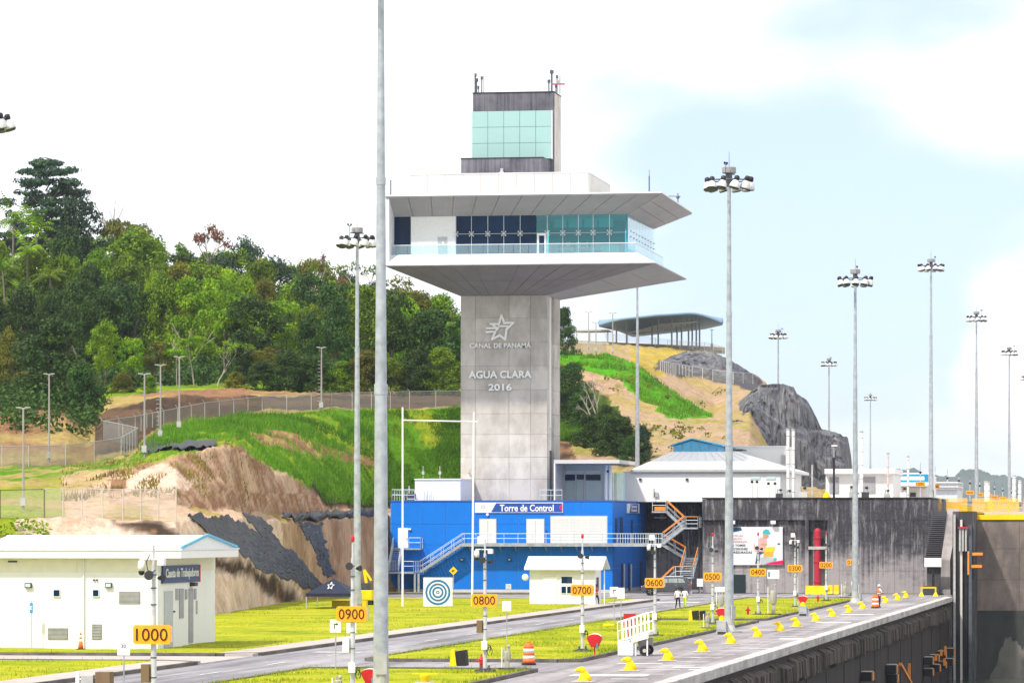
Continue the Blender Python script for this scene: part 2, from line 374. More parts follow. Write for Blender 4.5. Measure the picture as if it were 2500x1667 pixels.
# ================================================================ GROUND, ROADS, LOCK WALL
def sheet(name, pts, z, mat, n=1):
    return struct(M().quad(*[(x, y, z) for x, y in pts]).build(name, mat))
def rect(name, x0, x1, y0, y1, z, mat): return sheet(name, [(x0, y0), (x1, y0), (x1, y1), (x0, y1)], z, mat)
rect('ground', -420, -21.7, 30, 460, -0.01, asphalt)
up = struct(M().quad((-3000, 446, 9.40), (9000, 446, 9.40), (9000, 26000, 9.40), (-9000, 26000, 9.40)).build('upper_ground', walk_m))
rect('chamber_floor', -21.9, 60, 30, 470, -16, conc_dark)
rect('water', -21.3, 60, 30, 446, -7.9, water_m)
rect('lock_apron', -28.6, -21.7, 30, 416.9, 0.004, apron_m)
rect('driveway', -75, -46.6, 196, 206.5, 0.003, walk_m)

def kerb_run(name, pts, h=0.15, w=0.22, seg=3.0, top=None):
    p = struct(thing_struct(name, pts[0]))
    for a, b in zip(pts, pts[1:]):
        a = Vector((*a, 0)); b = Vector((*b, 0)); L = (b - a).length; n = max(1, int(L / seg)); d = (b - a) / n
        for i in range(n):
            q = a + d*i; e = q + d*0.994
            m = M().beam(q + Vector((0, 0, h/2)), e + Vector((0, 0, h/2)), w, h + 0.02)
            m.build('kerb_stone', kerb_m, p, org=(pts[0][0], pts[0][1], 0))
    return p
def thing_struct(name, xy):
    o = bpy.data.objects.new(name, None); COL.objects.link(o); o.location = (xy[0], xy[1], 0); o['kind'] = 'structure'; return o

def lawn(name, pts, z=0.13, n=40):
    # gently uneven raised lawn
    xs = [p[0] for p in pts]; ys = [p[1] for p in pts]
    m = M(); x0, x1, y0, y1 = min(xs), max(xs), min(ys), max(ys)
    nx = max(2, int((x1-x0)/1.2)); ny = max(2, int((y1-y0)/2.0))
    nx = min(nx, 60); ny = min(ny, 120)
    for j in range(ny+1):
        for i in range(nx+1):
            x = lerp(x0, x1, i/nx); y = lerp(y0, y1, j/ny)
            e = min(1, min(x-x0, x1-x, y-y0, y1-y)/1.5)
            m.V.append((x, y, z + e*0.09*fbm(x*0.15, y*0.15) + e*0.04))
    for j in range(ny):
        for i in range(nx):
            a = j*(nx+1)+i; m.F.append((a, a+1, a+nx+2, a+nx+1))
    return struct(m.build(name, lawn_m, smooth=True, fix=False))
lawn('lawn', [(-115, 207), (-48.7, 376)])
lawn('lawn', [(-110, 60), (-48.7, 195.5)])
ISL = [(60, 186.5), (200.5, 288), (293.5, 384)]
for a, b in ISL: lawn('lawn', [(-39.2, a+.4), (-29.0, b-.4)], 0.12)
lawn('lawn', [(-110, 408), (-58, 415)], 0.10)
for a, b in ((60, 195.5), (207, 376)): struct(M().box(-48.7, -46.62, a, b, -0.01, 0.135).build('sidewalk', walk_m))
kerb_run('kerb', [(-46.5, 60), (-46.5, 194), (-48.5, 195.9), (-75, 195.9)])
kerb_run('kerb', [(-75, 206.8), (-48.5, 206.8), (-46.5, 208.5), (-46.5, 374.5), (-48.5, 376.3), (-115, 376.3)])
for a, b in ISL:
    kerb_run('kerb', [(-39.4, a), (-39.4, b), (-38.4, b+.6), (-29.8, b+.6), (-28.8, b), (-28.8, a), (-29.8, a-.6), (-38.4, a-.6), (-39.4, a)])
kerb_run('kerb', [(-115, 407.5), (-58, 407.5)])
# worn road paint, each mark a thin sheet of its own
def mark(x0, x1, y0, y1, z=0.009): return rect('road_marking', x0, x1, y0, y1, z, paint_m)
for y in range(110, 372, 14): mark(-43.02, -42.88, y, y+4)
for (sx, sy, w, l) in [(820, 1592, 2.6, 1.2), (990, 1600, 2.2, 1.4), (880, 1633, 1.6, 1.0), (1150, 1585, 1.2, .5), (1390, 1528, 1.5, .8), (1440, 1520, 1.2, .7), (1310, 1547, 1.6, .8), (620, 1655, 1.4, .9)]:
    x, y, _ = G(sx, sy); mark(x-w/2, x+w/2, y, y+l)
for y in range(96, 412, 6): rect('apron_joint', -28.5, -21.75, y, y+.05, .0075, black)
for y in range(100, 410, 6):
    mark(-24.2, -22.6, y, y+0.35)
for (sx, sy, w, l) in [(1480, 1650, 3.4, 2.2), (1680, 1629, 1.6, 1.0), (1720, 1635, 1.6, 1.1), (1560, 1620, 2.2, .8), (1660, 1604, 2, .5), (1940, 1560, 2, 2), (2030, 1520, 2.4, 3), (1850, 1583, 2, .6), (2090, 1500, 2.5, 2.5)]:
    x, y, _ = G(sx, sy); mark(max(-28.4, x-w/2), min(-21.8, x+w/2), y, y+l, 0.013)
for (sx, sy, w, l) in [(1650, 1470, 4, 3.2), (1560, 1462, 3, 3), (1740, 1455, 5, 1.4), (1850, 1455, 4, 1.2), (1690, 1462, 3, 1)]:
    x, y, _ = G(sx, sy); mark(x-w/2, x+w/2, y, y+l, 0.006)

# lock wall: coping stones, rubbing strip with worn ribs, wall panels
lw_m = weathered('lock_wall_stain', (0.045, 0.032, 0.031), (0.010, 0.008, 0.010), 1.0, (3, 1.6, 0.04), 1.4, 0.75, 8, 0.3, 0.32, 0.56)
cop_m = weathered('coping_concrete', (0.56, 0.52, 0.50), (0.13, 0.12, 0.115), 0.9, (2, 0.5, 2), 1.1, 0.85, 12, 0.4, 0.42, 0.66)
rub_m = weathered('rubbing_strip', (0.16, 0.13, 0.12), (0.02, 0.016, 0.018), 1.0, (3, 2.2, 0.15), 1.4, 0.8, 8, 0.4, 0.36, 0.6)
LW = thing('lock_wall', 'long stained lock chamber wall with pale coping along the apron', 'wall', (-21.5, 30, -16), w=True)
M().box(-24, -21.35, 30, 397, -16, -0.62).build('wall_face', lw_m, LW)
rng = random.Random(4)
y = 36.0
while y < 396.5:
    l = min(9.1, 397.2 - y)
    M().box(-21.72, -21.0, y, y + l - 0.03, -0.42 , 0.05).build('coping_stone', cop_m, LW, bevel=0.04)
    y += l
M().box(-23, -21.2, 30, 397, -0.60, -0.41).build('coping_bed', lw_m, LW)
y = 60.0
while y < 395:
    l = rng.uniform(1.5, 3.4); d = rng.uniform(-.1, .16)
    m = M()
    yy = y
    zt = -1.0 + rng.uniform(-.12, .1); zb = -2.0 + rng.uniform(-.2, .15)
    while yy < y + l - .1:
        w = rng.uniform(.16, .42); k = d + rng.uniform(-.07, .07)
        m.prism([(-21.35, zt+.22), (-20.98+k, zt), (-20.95+k, zb+.1), (-21.35, zb-.12)], 'y', yy, yy + w*rng.uniform(.6, .95)); yy += w
    m.build('rubbing_block', rub_m, LW)
    y += l + rng.uniform(0.05, 0.3)
for y in range(60, 397, 14): M().box(-21.36, -21.30, y, y+.25, -14, -2.3).build('wall_joint', black, LW)

# ================================================================ HILLSIDES
Y0 = [(-250,1521),(430,1514),(560,1500),(650,1482),(760,1466),(850,1455),(950,1446),(1130,1444),(1260,1443)]
YR = [None,
 [(-250,1272),(0,1268),(100,1263),(430,1264),(520,1262),(600,1268),(690,1276),(760,1272),(860,1263),(950,1255),(1260,1250)],
 [(-250,1246),(0,1240),(140,1236),(430,1240),(560,1250),(700,1262),(790,1264),(860,1254),(950,1249),(1260,1246)],
 [(-250,1176),(0,1171),(140,1165),(250,1150),(350,1133),(430,1115),(490,1099),(570,1093),(600,1110),(650,1140),(700,1163),(760,1203),(800,1245),(860,1247),(950,1244),(1260,1236)],
 [(-250,1146),(0,1143),(100,1141),(230,1131),(330,1108),(360,1075),(400,1047),(500,1027),(640,1011),(760,1003),(860,1000),(1130,996),(1260,990)],
 [(-250,1012),(0,1007),(100,1002),(160,1010),(210,1050),(260,1000),(400,972),(640,968),(1130,966),(1260,960)],
 [(-250,960),(0,965),(260,947),(640,932),(1130,938),(1260,930)],
 [(-250,650),(0,690),(300,735),(500,755),(650,795),(850,820),(1000,850),(1130,870),(1260,890)],
 [(-250,760),(1260,950)]]
DD = [None, [(-250,18),(430,16),(560,14),(650,10),(700,5),(950,4),(1260,4)], [(-250,12),(1260,12)],
 [(-250,25),(140,25),(430,14),(600,10),(760,6),(860,5),(1260,5)]]
DA = {4: [(-250,395),(0,395),(230,400),(335,415),(400,440),(640,455),(1260,466)], 5: [(-250,430),(335,450),(1260,500)],
 6: [(-250,500),(640,520),(1260,535)], 7: [(-250,730),(1260,730)], 8: [(-250,1050),(1260,1050)]}
def Lrow(k, sx):
    if k == 0: y = pl(Y0, sx); return y, F*CH/(y-HY)
    y = pl(YR[k], sx)
    if k in DA: return y, pl(DA[k], sx)
    d = Lrow(0, sx)[1]
    for j in range(1, k+1): d += pl(DD[j], sx)
    return y, d
def Lsurf(sx, v):
    k = min(int(v), 7); t = v-k
    a, b = Lrow(k, sx), Lrow(k+1, sx)
    p, q = PD(sx, *a), PD(sx, *b)
    return tuple(lerp(p[i], q[i], t) for i in range(3))
def Lat(sx, sy):
    for k in range(8):
        a, b = Lrow(k, sx)[0], Lrow(k+1, sx)[0]
        if (a - sy)*(b - sy) <= 0 and a != b:
            lo, hi = float(k), float(k+1)
            for _ in range(18):
                mid = (lo+hi)/2; pp = Lsurf(sx, mid); s = SXY(*pp)[1]
                if (s - sy)*(a - sy) > 0: lo = mid
                else: hi = mid
            return Lsurf(sx, lo)
    return Lsurf(sx, 7)
RY = [[(1200,1232),(2150,1232)],
 [(1200,1140),(1370,1128),(1500,1130),(1560,1125),(1620,1112),(1800,1106),(1880,1150),(1950,1205),(2150,1222)],
 [(1200,1000),(1370,1040),(1500,1052),(1600,1045),(1740,1038),(1830,1042),(1880,1120),(1950,1200),(2150,1219)],
 [(1200,900),(1370,930),(1500,965),(1600,990),(1700,1022),(1740,1026),(1830,1025),(1880,1100),(1950,1190),(2150,1215)],
 [(1200,872),(1370,866),(1480,866),(1560,892),(1640,952),(1745,1018),(1790,985),(1830,990),(1880,1085),(1950,1185),(2150,1212)],
 [(1200,852),(1400,852),(1500,857),(1600,882),(1700,918),(1800,934),(1850,938),(1880,1000),(1950,1180),(2150,1208)],
 [(1200,842),(1400,840),(1500,840),(1640,850),(1700,858),(1760,872),(1800,890),(1840,915),(1870,935),(1890,985),(1950,1175),(2150,1205)],
 [(1200,900),(2150,1215)]]
RD = [492, 515, 560, 620, 660, 735, 805, 1000]
def Rsurf(sx, v):
    k = min(int(v), 6); t = v-k
    p = PD(sx, pl(RY[k], sx), RD[k]); q = PD(sx, pl(RY[k+1], sx), RD[k+1])
    return tuple(lerp(p[i], q[i], t) for i in range(3))
def Rat(sx, sy):
    for k in range(6):
        a, b = pl(RY[k], sx), pl(RY[k+1], sx)
        if (a - sy)*(b - sy) <= 0 and a != b:
            lo, hi = float(k), float(k+1)
            for _ in range(18):
                mid = (lo+hi)/2; s = SXY(*Rsurf(sx, mid))[1]
                if (s - sy)*(a - sy) > 0: lo = mid
                else: hi = mid
            return Rsurf(sx, lo)
    return Rsurf(sx, 6)

TAN = (0.62, 0.43, 0.30); PALE = (0.76, 0.585, 0.47); BROWN = (0.31, 0.165, 0.09); DARKB = (0.075, 0.05, 0.035)
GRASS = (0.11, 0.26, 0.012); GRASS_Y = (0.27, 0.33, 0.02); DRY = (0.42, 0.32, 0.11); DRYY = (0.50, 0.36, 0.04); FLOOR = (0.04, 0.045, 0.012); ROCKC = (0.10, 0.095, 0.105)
def inside(p, poly):
    x, y = p; r = False; j = len(poly)-1
    for i in range(len(poly)):
        (a, b), (c, d) = poly[i], poly[j]
        if (b > y) != (d > y) and x < (c-a)*(y-b)/(d-b)+a: r = not r
        j = i
    return r
def bl(a, b, t, w=.22):
    t = max(0, min(1, t/w*.5 + .5)); t = t*t*(3-2*t); return tuple(lerp(p, q, t) for p, q in zip(b, a))
def frac(w, poly, r=9):
    return sum(inside((w[0]+r*a, w[1]+r*.6*b), poly) for a in (-1, -.5, 0, .5, 1) for b in (-1, 0, 1))/15
def mixc(a, b, t): return tuple(lerp(q, p, t) for p, q in zip(a, b))
def Lcol(sx, v, p):
    sy = SXY(*p)[1]; n = fbm(p[0]*0.12, p[1]*0.12, p[2]*.12); n2 = fbm(p[0]*0.5, p[1]*0.5, p[2]*.6+9); n3 = fbm(p[0]*1.3, p[1]*1.3, p[2]*1.3, 3)
    w = (sx + n*14 + n3*5, sy + n2*9 + n*6)
    if v <= 1.02:
        if sx + n*60 < 75: return bl(GRASS_Y, BROWN, n+.1)
        ft = frac(w, [(262,1262),(395,1262),(440,1302),(540,1352),(640,1388),(692,1415),(738,1472),(700,1482),(640,1442),(600,1404),(540,1396),(430,1340),(330,1300)])
        if ft: return mixc(bl(DARKB, BROWN, n2+.5), PALE, ft)
        if sx > 690 + n*20: return bl((.33, .20, .125), (0.50, 0.34, 0.23), n + n2*.6 + n3*.5, .7)
        return bl(PALE, TAN, n2+.2+n3*.5, .5)
    if v <= 2.02:
        return bl(GRASS_Y if w[0] < 160 else TAN, DRY, n+.2)
    if v <= 3.02:
        if w[0] < 150: return bl(GRASS_Y, DRY, n+.25)
        if w[0] < 260: return bl(DRY, TAN, n+.05, .4)
        if inside(w, [(300,1160),(400,1130),(480,1170),(420,1200),(300,1195)]): return bl(PALE, TAN, n3+.2, .5)
        if sx > 430 and sy > 1205: return bl(BROWN, TAN, n2+n3*.6+.2, .7)
        return bl(TAN, BROWN, n+n2*.6+n3*.6+.05, .8)
    if v <= 4.02:
        if sx < 330: return bl(GRASS, DRY, n+.1)
        if inside(w, [(600,1055),(700,1050),(800,1085),(930,1120),(930,1140),(760,1120),(640,1090)]): return bl(BROWN, DRY, n2+.2)
        if inside(w, [(490,1090),(590,1085),(600,1120),(560,1150),(480,1130)]): return bl(BROWN, DARKB, n3+.2, .5)
        if v > 3.9 and sx < 700: return DRY
        if v < 3.12 and sx > 760: return DARKB
        return bl(GRASS, GRASS_Y, n2+n+.2)
    if v <= 5.02:
        if sx < 230: return bl(BROWN, DRY, n+n3*.4, .5)
        return DRY if v < 4.15 else bl((.17, .10, .06), DARKB, n+.1, .5)  # tree shade put into the dirt colour behind the fence
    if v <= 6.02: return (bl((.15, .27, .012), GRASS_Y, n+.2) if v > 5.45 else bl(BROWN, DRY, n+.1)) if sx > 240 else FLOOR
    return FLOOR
def Rcol(sx, v, p):
    sy = SXY(*p)[1]; n = fbm(p[0]*0.07, p[1]*0.07, p[2]*.1); n2 = fbm(p[0]*0.3, p[1]*0.3, p[2]*.5+9); n3 = fbm(p[0]*.9, p[1]*.9, p[2]*.9, 3)
    w = (sx + n*12 + n3*4, sy + n2*5 + n*4); EAR = (0.45, 0.31, 0.21)
    if inside(w, [(1300,862),(1480,864),(1560,890),(1640,950),(1745,1020),(1640,1024),(1570,980),(1520,930),(1440,905),(1300,885)]): return bl((0.075, 0.30, 0.006), (0.13, 0.26, 0.01), n2+.3)
    if inside(w, [(1600,885),(1660,868),(1690,850),(1740,850),(1860,920),(1860,960),(1760,930),(1660,918),(1600,905)]): return ROCKC
    if inside(w, [(1390,905),(1560,905),(1570,960),(1480,970),(1390,930)]): return bl((0.52, 0.34, 0.23), (.3, .24, .07), n3+.25, .5)
    if inside(w, [(1200,1075),(1400,1060),(1400,1225),(1200,1225)]): return bl(DARKB, BROWN, n2+.1)
    if inside(w, [(1200,860),(1400,880),(1470,960),(1520,1010),(1600,1120),(1400,1060),(1200,1075)]): return bl((0.05, 0.09, 0.01), (.12, .15, .02), n3)
    if sy < 915 and sx > 1540: return bl(DRYY, DRY, n+n3*.4, .6)
    if sy > 1025: return bl(bl((.30, .27, .06), DRY, n2+n3*.5+.05, .5), EAR, n+n2*.5+n3*.4, .5)
    return bl(EAR, DRY, n+n3*.6+.1, .7)
def earth_mat():
    m, nt, N, L, b = _new('hillside_soil_and_grass')
    a = N.new('ShaderNodeVertexColor'); a.layer_name = 'Col'
    f1 = _noise(nt, 1.4, 7, (1, 1, 0.45), 0.7); f2 = _noise(nt, 0.25, 4)
    c = _mix(nt, 0.9, a.outputs[0], _ramp(nt, _mix(nt, 0.35, f1, f2), [(0.33, (0.58, 0.56, 0.54)), (0.52, (1.0, 1.0, 1.0)), (0.68, (1.3, 1.28, 1.22))]), 'MULTIPLY')
    L.new(c, b.inputs['Base Color']); b.inputs['Roughness'].default_value = 1; b.inputs['Specular IOR Level'].default_value = 0.05
    _bump(nt, b, f1, 1.0, 0.5); return m
earth = earth_mat()
def heightfield(name, surf, colf, s0, s1, ds, v1, nv, amp):
    m = M(); cols = []; ns = int((s1-s0)/ds)
    for j in range(nv*v1+1):
        v = j/nv
        for i in range(ns+1):
            sx = s0 + (s1-s0)*i/ns; p = surf(sx, min(v, v1-1e-6))
            e = min(1, j/3) * amp * (0.7*fbm(p[0]*.16, p[1]*.16, p[2]*.16, 5) + .35*fbm(p[0]*.6, p[1]*.6, p[2]*.6, 3))
            m.V.append((p[0], p[1] + e*.6, p[2] + e)); cols.append((*colf(sx, v, p), 1))
    for j in range(nv*v1):
        for i in range(ns):
            a = j*(ns+1)+i; m.F.append((a, a+1, a+ns+2, a+ns+1))
    me = m.mesh(name, True, False); me.materials.append(earth)
    ca = me.color_attributes.new('Col', 'FLOAT_COLOR', 'POINT')
    ca.data.foreach_set('color', [c for q in cols for c in q])
    return struct(link(name, me))
heightfield('hillside', Lsurf, Lcol, -250, 1262, 3.5, 8, 20, 0.6)
heightfield('hill', Rsurf, Rcol, 1200, 2150, 4, 7, 18, 0.9)

# ---- black plastic sheeting and nets lying on the cut bank
tarp_m, _nt, _N, _L, _b = _new('black_sheeting')
_f = _noise(_nt, 1.6, 6, (1, 1, 0.5)); _L.new(_ramp(_nt, _f, [(0.35, (0.006, 0.006, 0.008)), (0.6, (0.018, 0.019, 0.026)), (0.74, (0.07, 0.075, 0.09))]), _b.inputs['Base Color'])
_b.inputs['Roughness'].default_value = 0.45; _b.inputs['Specular IOR Level'].default_value = 0.18; _bump(_nt, _b, _f, 0.6, 0.2)
def tarp(name, label, left, right, n=60, k=56, lift=0.06, seed=0):
    m = M()
    def along(pts, t):
        L = [0]
        for a, b in zip(pts, pts[1:]): L.append(L[-1] + math.dist(a, b))
        s = t*L[-1]
        for i in range(len(pts)-1):
            if s <= L[i+1] or i == len(pts)-2:
                q = (s-L[i])/max(1e-6, L[i+1]-L[i]); return (lerp(pts[i][0], pts[i+1][0], q), lerp(pts[i][1], pts[i+1][1], q))
    for j in range(n+1):
        a, b = along(left, j/n), along(right, j/n)
        for i in range(k+1):
            t = i/k; e = 9*fbm(j*.2+seed*7, t*.8, 0, 5) * (1 if t < .5 else .9)
            sx, sy = lerp(a[0], b[0], t) + e, lerp(a[1], b[1], t) + e*.4
            p = Lat(sx, sy); e2 = .6*(0.7*fbm(p[0]*.16, p[1]*.16, p[2]*.16, 5) + .35*fbm(p[0]*.6, p[1]*.6, p[2]*.6, 3)); p = (p[0], p[1] + e2*.6, p[2] + e2); z = .12 + lift + .26*abs(fbm(t*7+seed + .4*fbm(j*.06, t), j*.03, seed)) + .14*abs(fbm(t*21, j*.05, seed)) + .06*fbm(t*11, j*.3, seed)
            m.V.append((p[0], p[1]-z*.6, p[2]+z))
    for j in range(n):
        for i in range(k):
            a = j*(k+1)+i; m.F.append((a, a+1, a+k+2, a+k+1))
    o = m.build(name, tarp_m, smooth=True, fix=True); so = o.modifiers.new('thick', 'SOLIDIFY'); so.thickness = 0.02
    return tag(o, label, 'tarp')
tarp('plastic_sheet', 'wide black plastic sheet running down the pale earth bank behind the small white building', [(458,1266),(520,1325),(585,1362),(650,1398),(745,1452)], [(560,1266),(610,1295),(670,1325),(730,1370),(792,1440)], seed=1)
tarp('plastic_sheet', 'narrow black plastic sheet hanging down the steep brown cut face', [(728,1279),(752,1325),(775,1370),(792,1408)], [(786,1277),(792,1320),(805,1365),(820,1405)], seed=2, k=24)
tarp('plastic_sheet', 'crumpled black plastic edge lying along the top of the brown cut', [(690,1268),(690,1281)], [(925,1254),(925,1272)], n=8, k=90, lift=.3, seed=3)
tarp('plastic_sheet', 'crumpled black plastic lying on the crest above the earth mound', [(345,1090),(350,1112)], [(525,1083),(528,1093)], n=8, k=80, lift=.08, seed=5)
tarp('plastic_sheet', 'small black plastic strip folded over the top of the pale bank', [(590,1266),(625,1300),(655,1330)], [(640,1268),(662,1300),(680,1332)], seed=6, k=20, n=16)

# ---- rock cliff in two benches
rock_m, _nt, _N, _L, _b = _new('dark_rock')
_f = _noise(_nt, 0.30, 8, (1, 1, 0.22), 0.68); _g = _noise(_nt, 1.5, 5, (1, 1, .5))
_L.new(_ramp(_nt, _mix(_nt, 0.35, _f, _g), [(0.34, (0.040, 0.043, 0.058)), (0.5, (0.12, 0.122, 0.142)), (0.66, (0.25, 0.245, 0.25))]), _b.inputs['Base Color'])
_b.inputs['Roughness'].default_value = 0.95; _bump(_nt, _b, _f, 1.0, 1.2)
def cliff(name, label, top, bot, D, back, amp=1.0):
    m = M(); x0, x1 = top[0][0], top[-1][0]; n = int((x1-x0)/1.6); r = 30
    for i in range(n+1):
        sx = lerp(x0, x1, i/n); yt = pl(top, sx) + 2.5*fbm(sx*.11, 3); yb = pl(bot, sx)
        for j in range(r+1):
            t = j/r; k = (sx-1250)*D/F + t*1.5
            e = 2.0*abs(fbm(k*.26 + t*.4, t*.7, D, 3)) + .9*abs(fbm(k*.8, t*1.6, 2, 3)) + .3*round(2*fbm(k*.5, t*5, 5, 2))
            q = 14*max(0, (sx - x1 + 40)/40)**2; led = 1.2*(int(t*3.2 + .35*fbm(k*.12, 1))) ; yy = lerp(yb, yt, t)
            st = -9*max(0, min(1, (yy-1049)/6))*max(0, min(1, (sx-1905)/25)) if D == 630 else 0
            m.V.append(PD(sx, yy, D + t*4 + led + e*amp + q + st))
        p = PD(sx, yt, D + 14); m.V.append((p[0]-.2*back, p[1] + back, p[2] - 3))
    w = r+2
    for i in range(n):
        for j in range(w-1):
            a = i*w+j; m.F.append((a, a+w, a+w+1, a+1))
    o = m.build(name, rock_m, smooth=False); return tag(o, label, 'cliff')
cliff('rock_cliff', 'long dark grey rock cliff stepping down behind the white buildings', [(1812,1008),(1818,985),(1835,955),(1852,940),(1905,936),(1937,944),(1945,960),(1970,976),(1985,1002),(1998,1030),(2006,1047),(2035,1053),(2070,1068),(2078,1110),(2084,1190),(2088,1225)], [(1812,1010),(1845,1075),(1885,1150),(1930,1240),(2090,1242)], 630, 60)
cliff('rock_cliff', 'small rock face below the dry grass ledge left of the twin white stacks', [(1780,1028),(1800,1024),(1838,1034),(1846,1090)], [(1780,1150),(1850,1150)], 575, 25)
cliff('rock_cliff', 'dark rock ledge curving below the hilltop pavilion', [(1600,893),(1640,868),(1680,856),(1740,858),(1800,888),(1850,922)], [(1600,900),(1700,912),(1850,940)], 742, 30, .6)

# ---- far wooded ridges beyond the lake
far_m = ground_mat('far_forest', [(0.35, (0.02, 0.035, 0.02)), (0.65, (0.05, 0.075, 0.04))], 0.02, 0.08, 1, 0.4, 8)
def ridge(label, tab, D, s0, s1):
    m = M(); n = int((s1-s0)/3)
    for i in range(n+1):
        sx = lerp(s0, s1, i/n); y = pl(tab, sx) - 7*abs(fbm(sx*.05, D)) - 4*abs(fbm(sx*.16, D, 1))
        a, b, c = PD(sx, 1285, D-700), PD(sx, lerp(1285, y, .7), D-250), PD(sx, y, D); d = PD(sx, 1285, D+900)
        m.V += [a, b, c, d]
    for i in range(n):
        for j in range(3): a = i*4+j; m.F.append((a, a+4, a+5, a+1))
    return struct(m.build('far_hills', far_m, smooth=True))
ridge('', [(2060,1172),(2160,1160),(2185,1146),(2210,1150),(2230,1142),(2262,1160),(2330,1165),(2345,1150),(2390,1146),(2420,1160),(2450,1163),(2500,1168),(2700,1150),(3200,1160)], 15000, 1980, 3300)
ridge('', [(1980,1190),(2200,1190),(2340,1185),(2460,1178),(2700,1180),(3200,1190)], 10000, 1980, 3300)

# ================================================================ CONTROL TOWER
T = thing('control_tower', 'tall concrete lock control tower with wide overhanging glazed cabin and lettered shaft', 'tower', (-71, 443, 9.3), w=True)
xl, xr, yf, yb = -75.8, -66.4, 438.0, 447.4
ZS = 31.55
shaft = M().box(xl+.12, xr-.35, yf+.12, yb-.05, 9.3, ZS+1.5).build('shaft', conc, T)
rng = random.Random(2)
cm = [conc]
for k, t in enumerate((0.9, 1.06, 0.97)):
    cm.append(weathered('tower_concrete_pour', tuple(c*t for c in (0.60, 0.56, 0.51)), (0.32, 0.285, 0.25), 0.75, (1.3, 1.3, 0.6), 0.8, 0.85, 10, 0.35, 0.42, 0.60))
us = [0, .17, .56, .81, 1]; vz = [0, .115, .22, .33, .43, .545, .66, .775, .89, 1]
A, B_, C2, D2 = (xl, yf+.12, 9.3), (xr, yf+.12, 9.3), (xr, yf+.12, ZS), (xl, yf+.12, ZS)
for i in range(4):
    for j in range(9):
        z0, z1 = lerp(9.3, ZS, vz[j]), lerp(9.3, ZS, vz[j+1]); x0, x1 = lerp(xl, xr, us[i]), lerp(xl, xr, us[i+1])
        e = rng.uniform(-.012, .012)
        M().box(x0+.014, x1-.014, yf + e*2, yf+.14, z0+.012, z1-.012).build('concrete_panel', rng.choice(cm), shaft)
for j in range(9):
    z0, z1 = lerp(9.3, ZS, vz[j]), lerp(9.3, ZS, vz[j+1])
    M().box(xr-.4, xr, yf+.15, yf+1.75, z0+.012, z1-.012).build('concrete_panel', rng.choice(cm), shaft)
    M().box(xr-.4, xr, yf+5.2, yb, z0+.012, z1-.012).build('concrete_panel', rng.choice(cm), shaft)
M().box(xr-.5, xr-.30, yf+1.8, yf+5.15, 15.0, ZS).build('slot_window', white_clean, shaft)
M().box(xr-.32, xr-.27, yf+1.8, yf+5.15, 16.2, 17.5).build('slot_pane', frost, shaft)
M().box(xr-.48, xr-.30, yf+1.8, yf+5.15, 9.3, 15.0).build('slot_door', charcoal, shaft)
# emblem and lettering on the shaft, cast proud of the concrete
relief = plain('relief_letter', (0.86, 0.85, 0.82), 0.5, var=0.04)
def sh(zx, zy): return PY(1080 + zx/2.8, 680 + zy/2.8, yf-.1)
em = M()
def stroke(pts, w=.2):
    for a, b in zip(pts, pts[1:]):
        p, q = Vector(sh(*a)), Vector(sh(*b)); d = (q-p).normalized()*w*.35; off = Vector((0, -.004*len(em.F)/6 - .1, 0)); p += off; q += off
        em.beam(p-d, q+d, .16, w*1.15, up=(0, 0, 1) if abs((q-p).normalized().z) < .9 else (1, 0, 0))
stroke([(330,311),(388,311),(405,252),(425,304),(488,303),(440,346),(431,416),(394,388),(341,416),(364,363),(303,366)])
stroke([(303,340),(376,340),(347,318)]); stroke([(372,352),(384,336)]); stroke([(488,303),(462,326),(386,326)], .16)
em.build('emblem', relief, T)
def shtext(s, cx, cy, w, h, b): 
    p = PY(cx, cy, yf-.18); k = DP(p[0], p[1])/F
    text(s, relief, T, p, (w*k, h*k), ex=.14, bold=b)
shtext('CANAL DE PANAMÁ', 1221.5, 842, 152, 15, .022)
shtext('AGUA CLARA', 1221, 914, 156, 18.5, .03)
shtext('2016', 1221, 945, 58, 17, .03)
cam_b = M().sphere((xl+.95, yf-.25, ZY(1153, xl, yf)), .14).box(xl+.9, xl+1.0, yf-.2, yf, ZY(1153, xl, yf), ZY(1153, xl, yf)+.1).build('wall_camera', grey_box, T)

# cabin: wrap of roof, left end wall and floor
X0, X1, Yf, Yb = -82.3, -53.0, 429.0, 457.0
GX0, GX1, GY, GYB = -81.95, -56.9, 432.0, 454.0
ZR, ZG1, ZG0, ZE = 41.55, 39.65, 35.45, 34.25
LX1, LYf = -53.6, 428.6
cab = M().box(GX0, GX1, GY+3, GYB, ZG1+.1, ZR-.1).build('cabin_core', panel_grey, T)
roof = M().hexa([(GX0,GY,ZG1+.03),(GX1,GY,ZG1+.03),(GX1,GYB,ZG1+.03),(GX0,GYB,ZG1+.03)], [(X0,Yf,ZR),(X1,Yf,ZR),(X1,Yb,ZR),(X0,Yb,ZR)]).build('roof', panel_grey, T)
M().box(X0-.05, X1+.05, Yf-.05, Yb+.05, ZR+.002, ZR+.16).build('roof_edge', panel_white, roof)
o = .06
panels([(GX0,GY,ZG1),(X0,Yf,ZR-.02),(X1,Yf,ZR-.02),(GX1,GY,ZG1)][0:1] + [(GX1,GY,ZG1),(X1,Yf,ZR-.03),(X0,Yf,ZR-.03)], 12, 1, panel_grey, 'soffit_panel', roof, o, .07)
panels([(GX1,GY,ZG1),(GX1,GYB,ZG1),(X1,Yb,ZR-.03),(X1,Yf,ZR-.03)], 10, 3, panel_grey, 'soffit_panel', roof, o, .06)
M().box(X0, GX0+.02, Yf+.15, Yb, ZE+.2, ZR-.05).build('end_wall', panel_white, T)
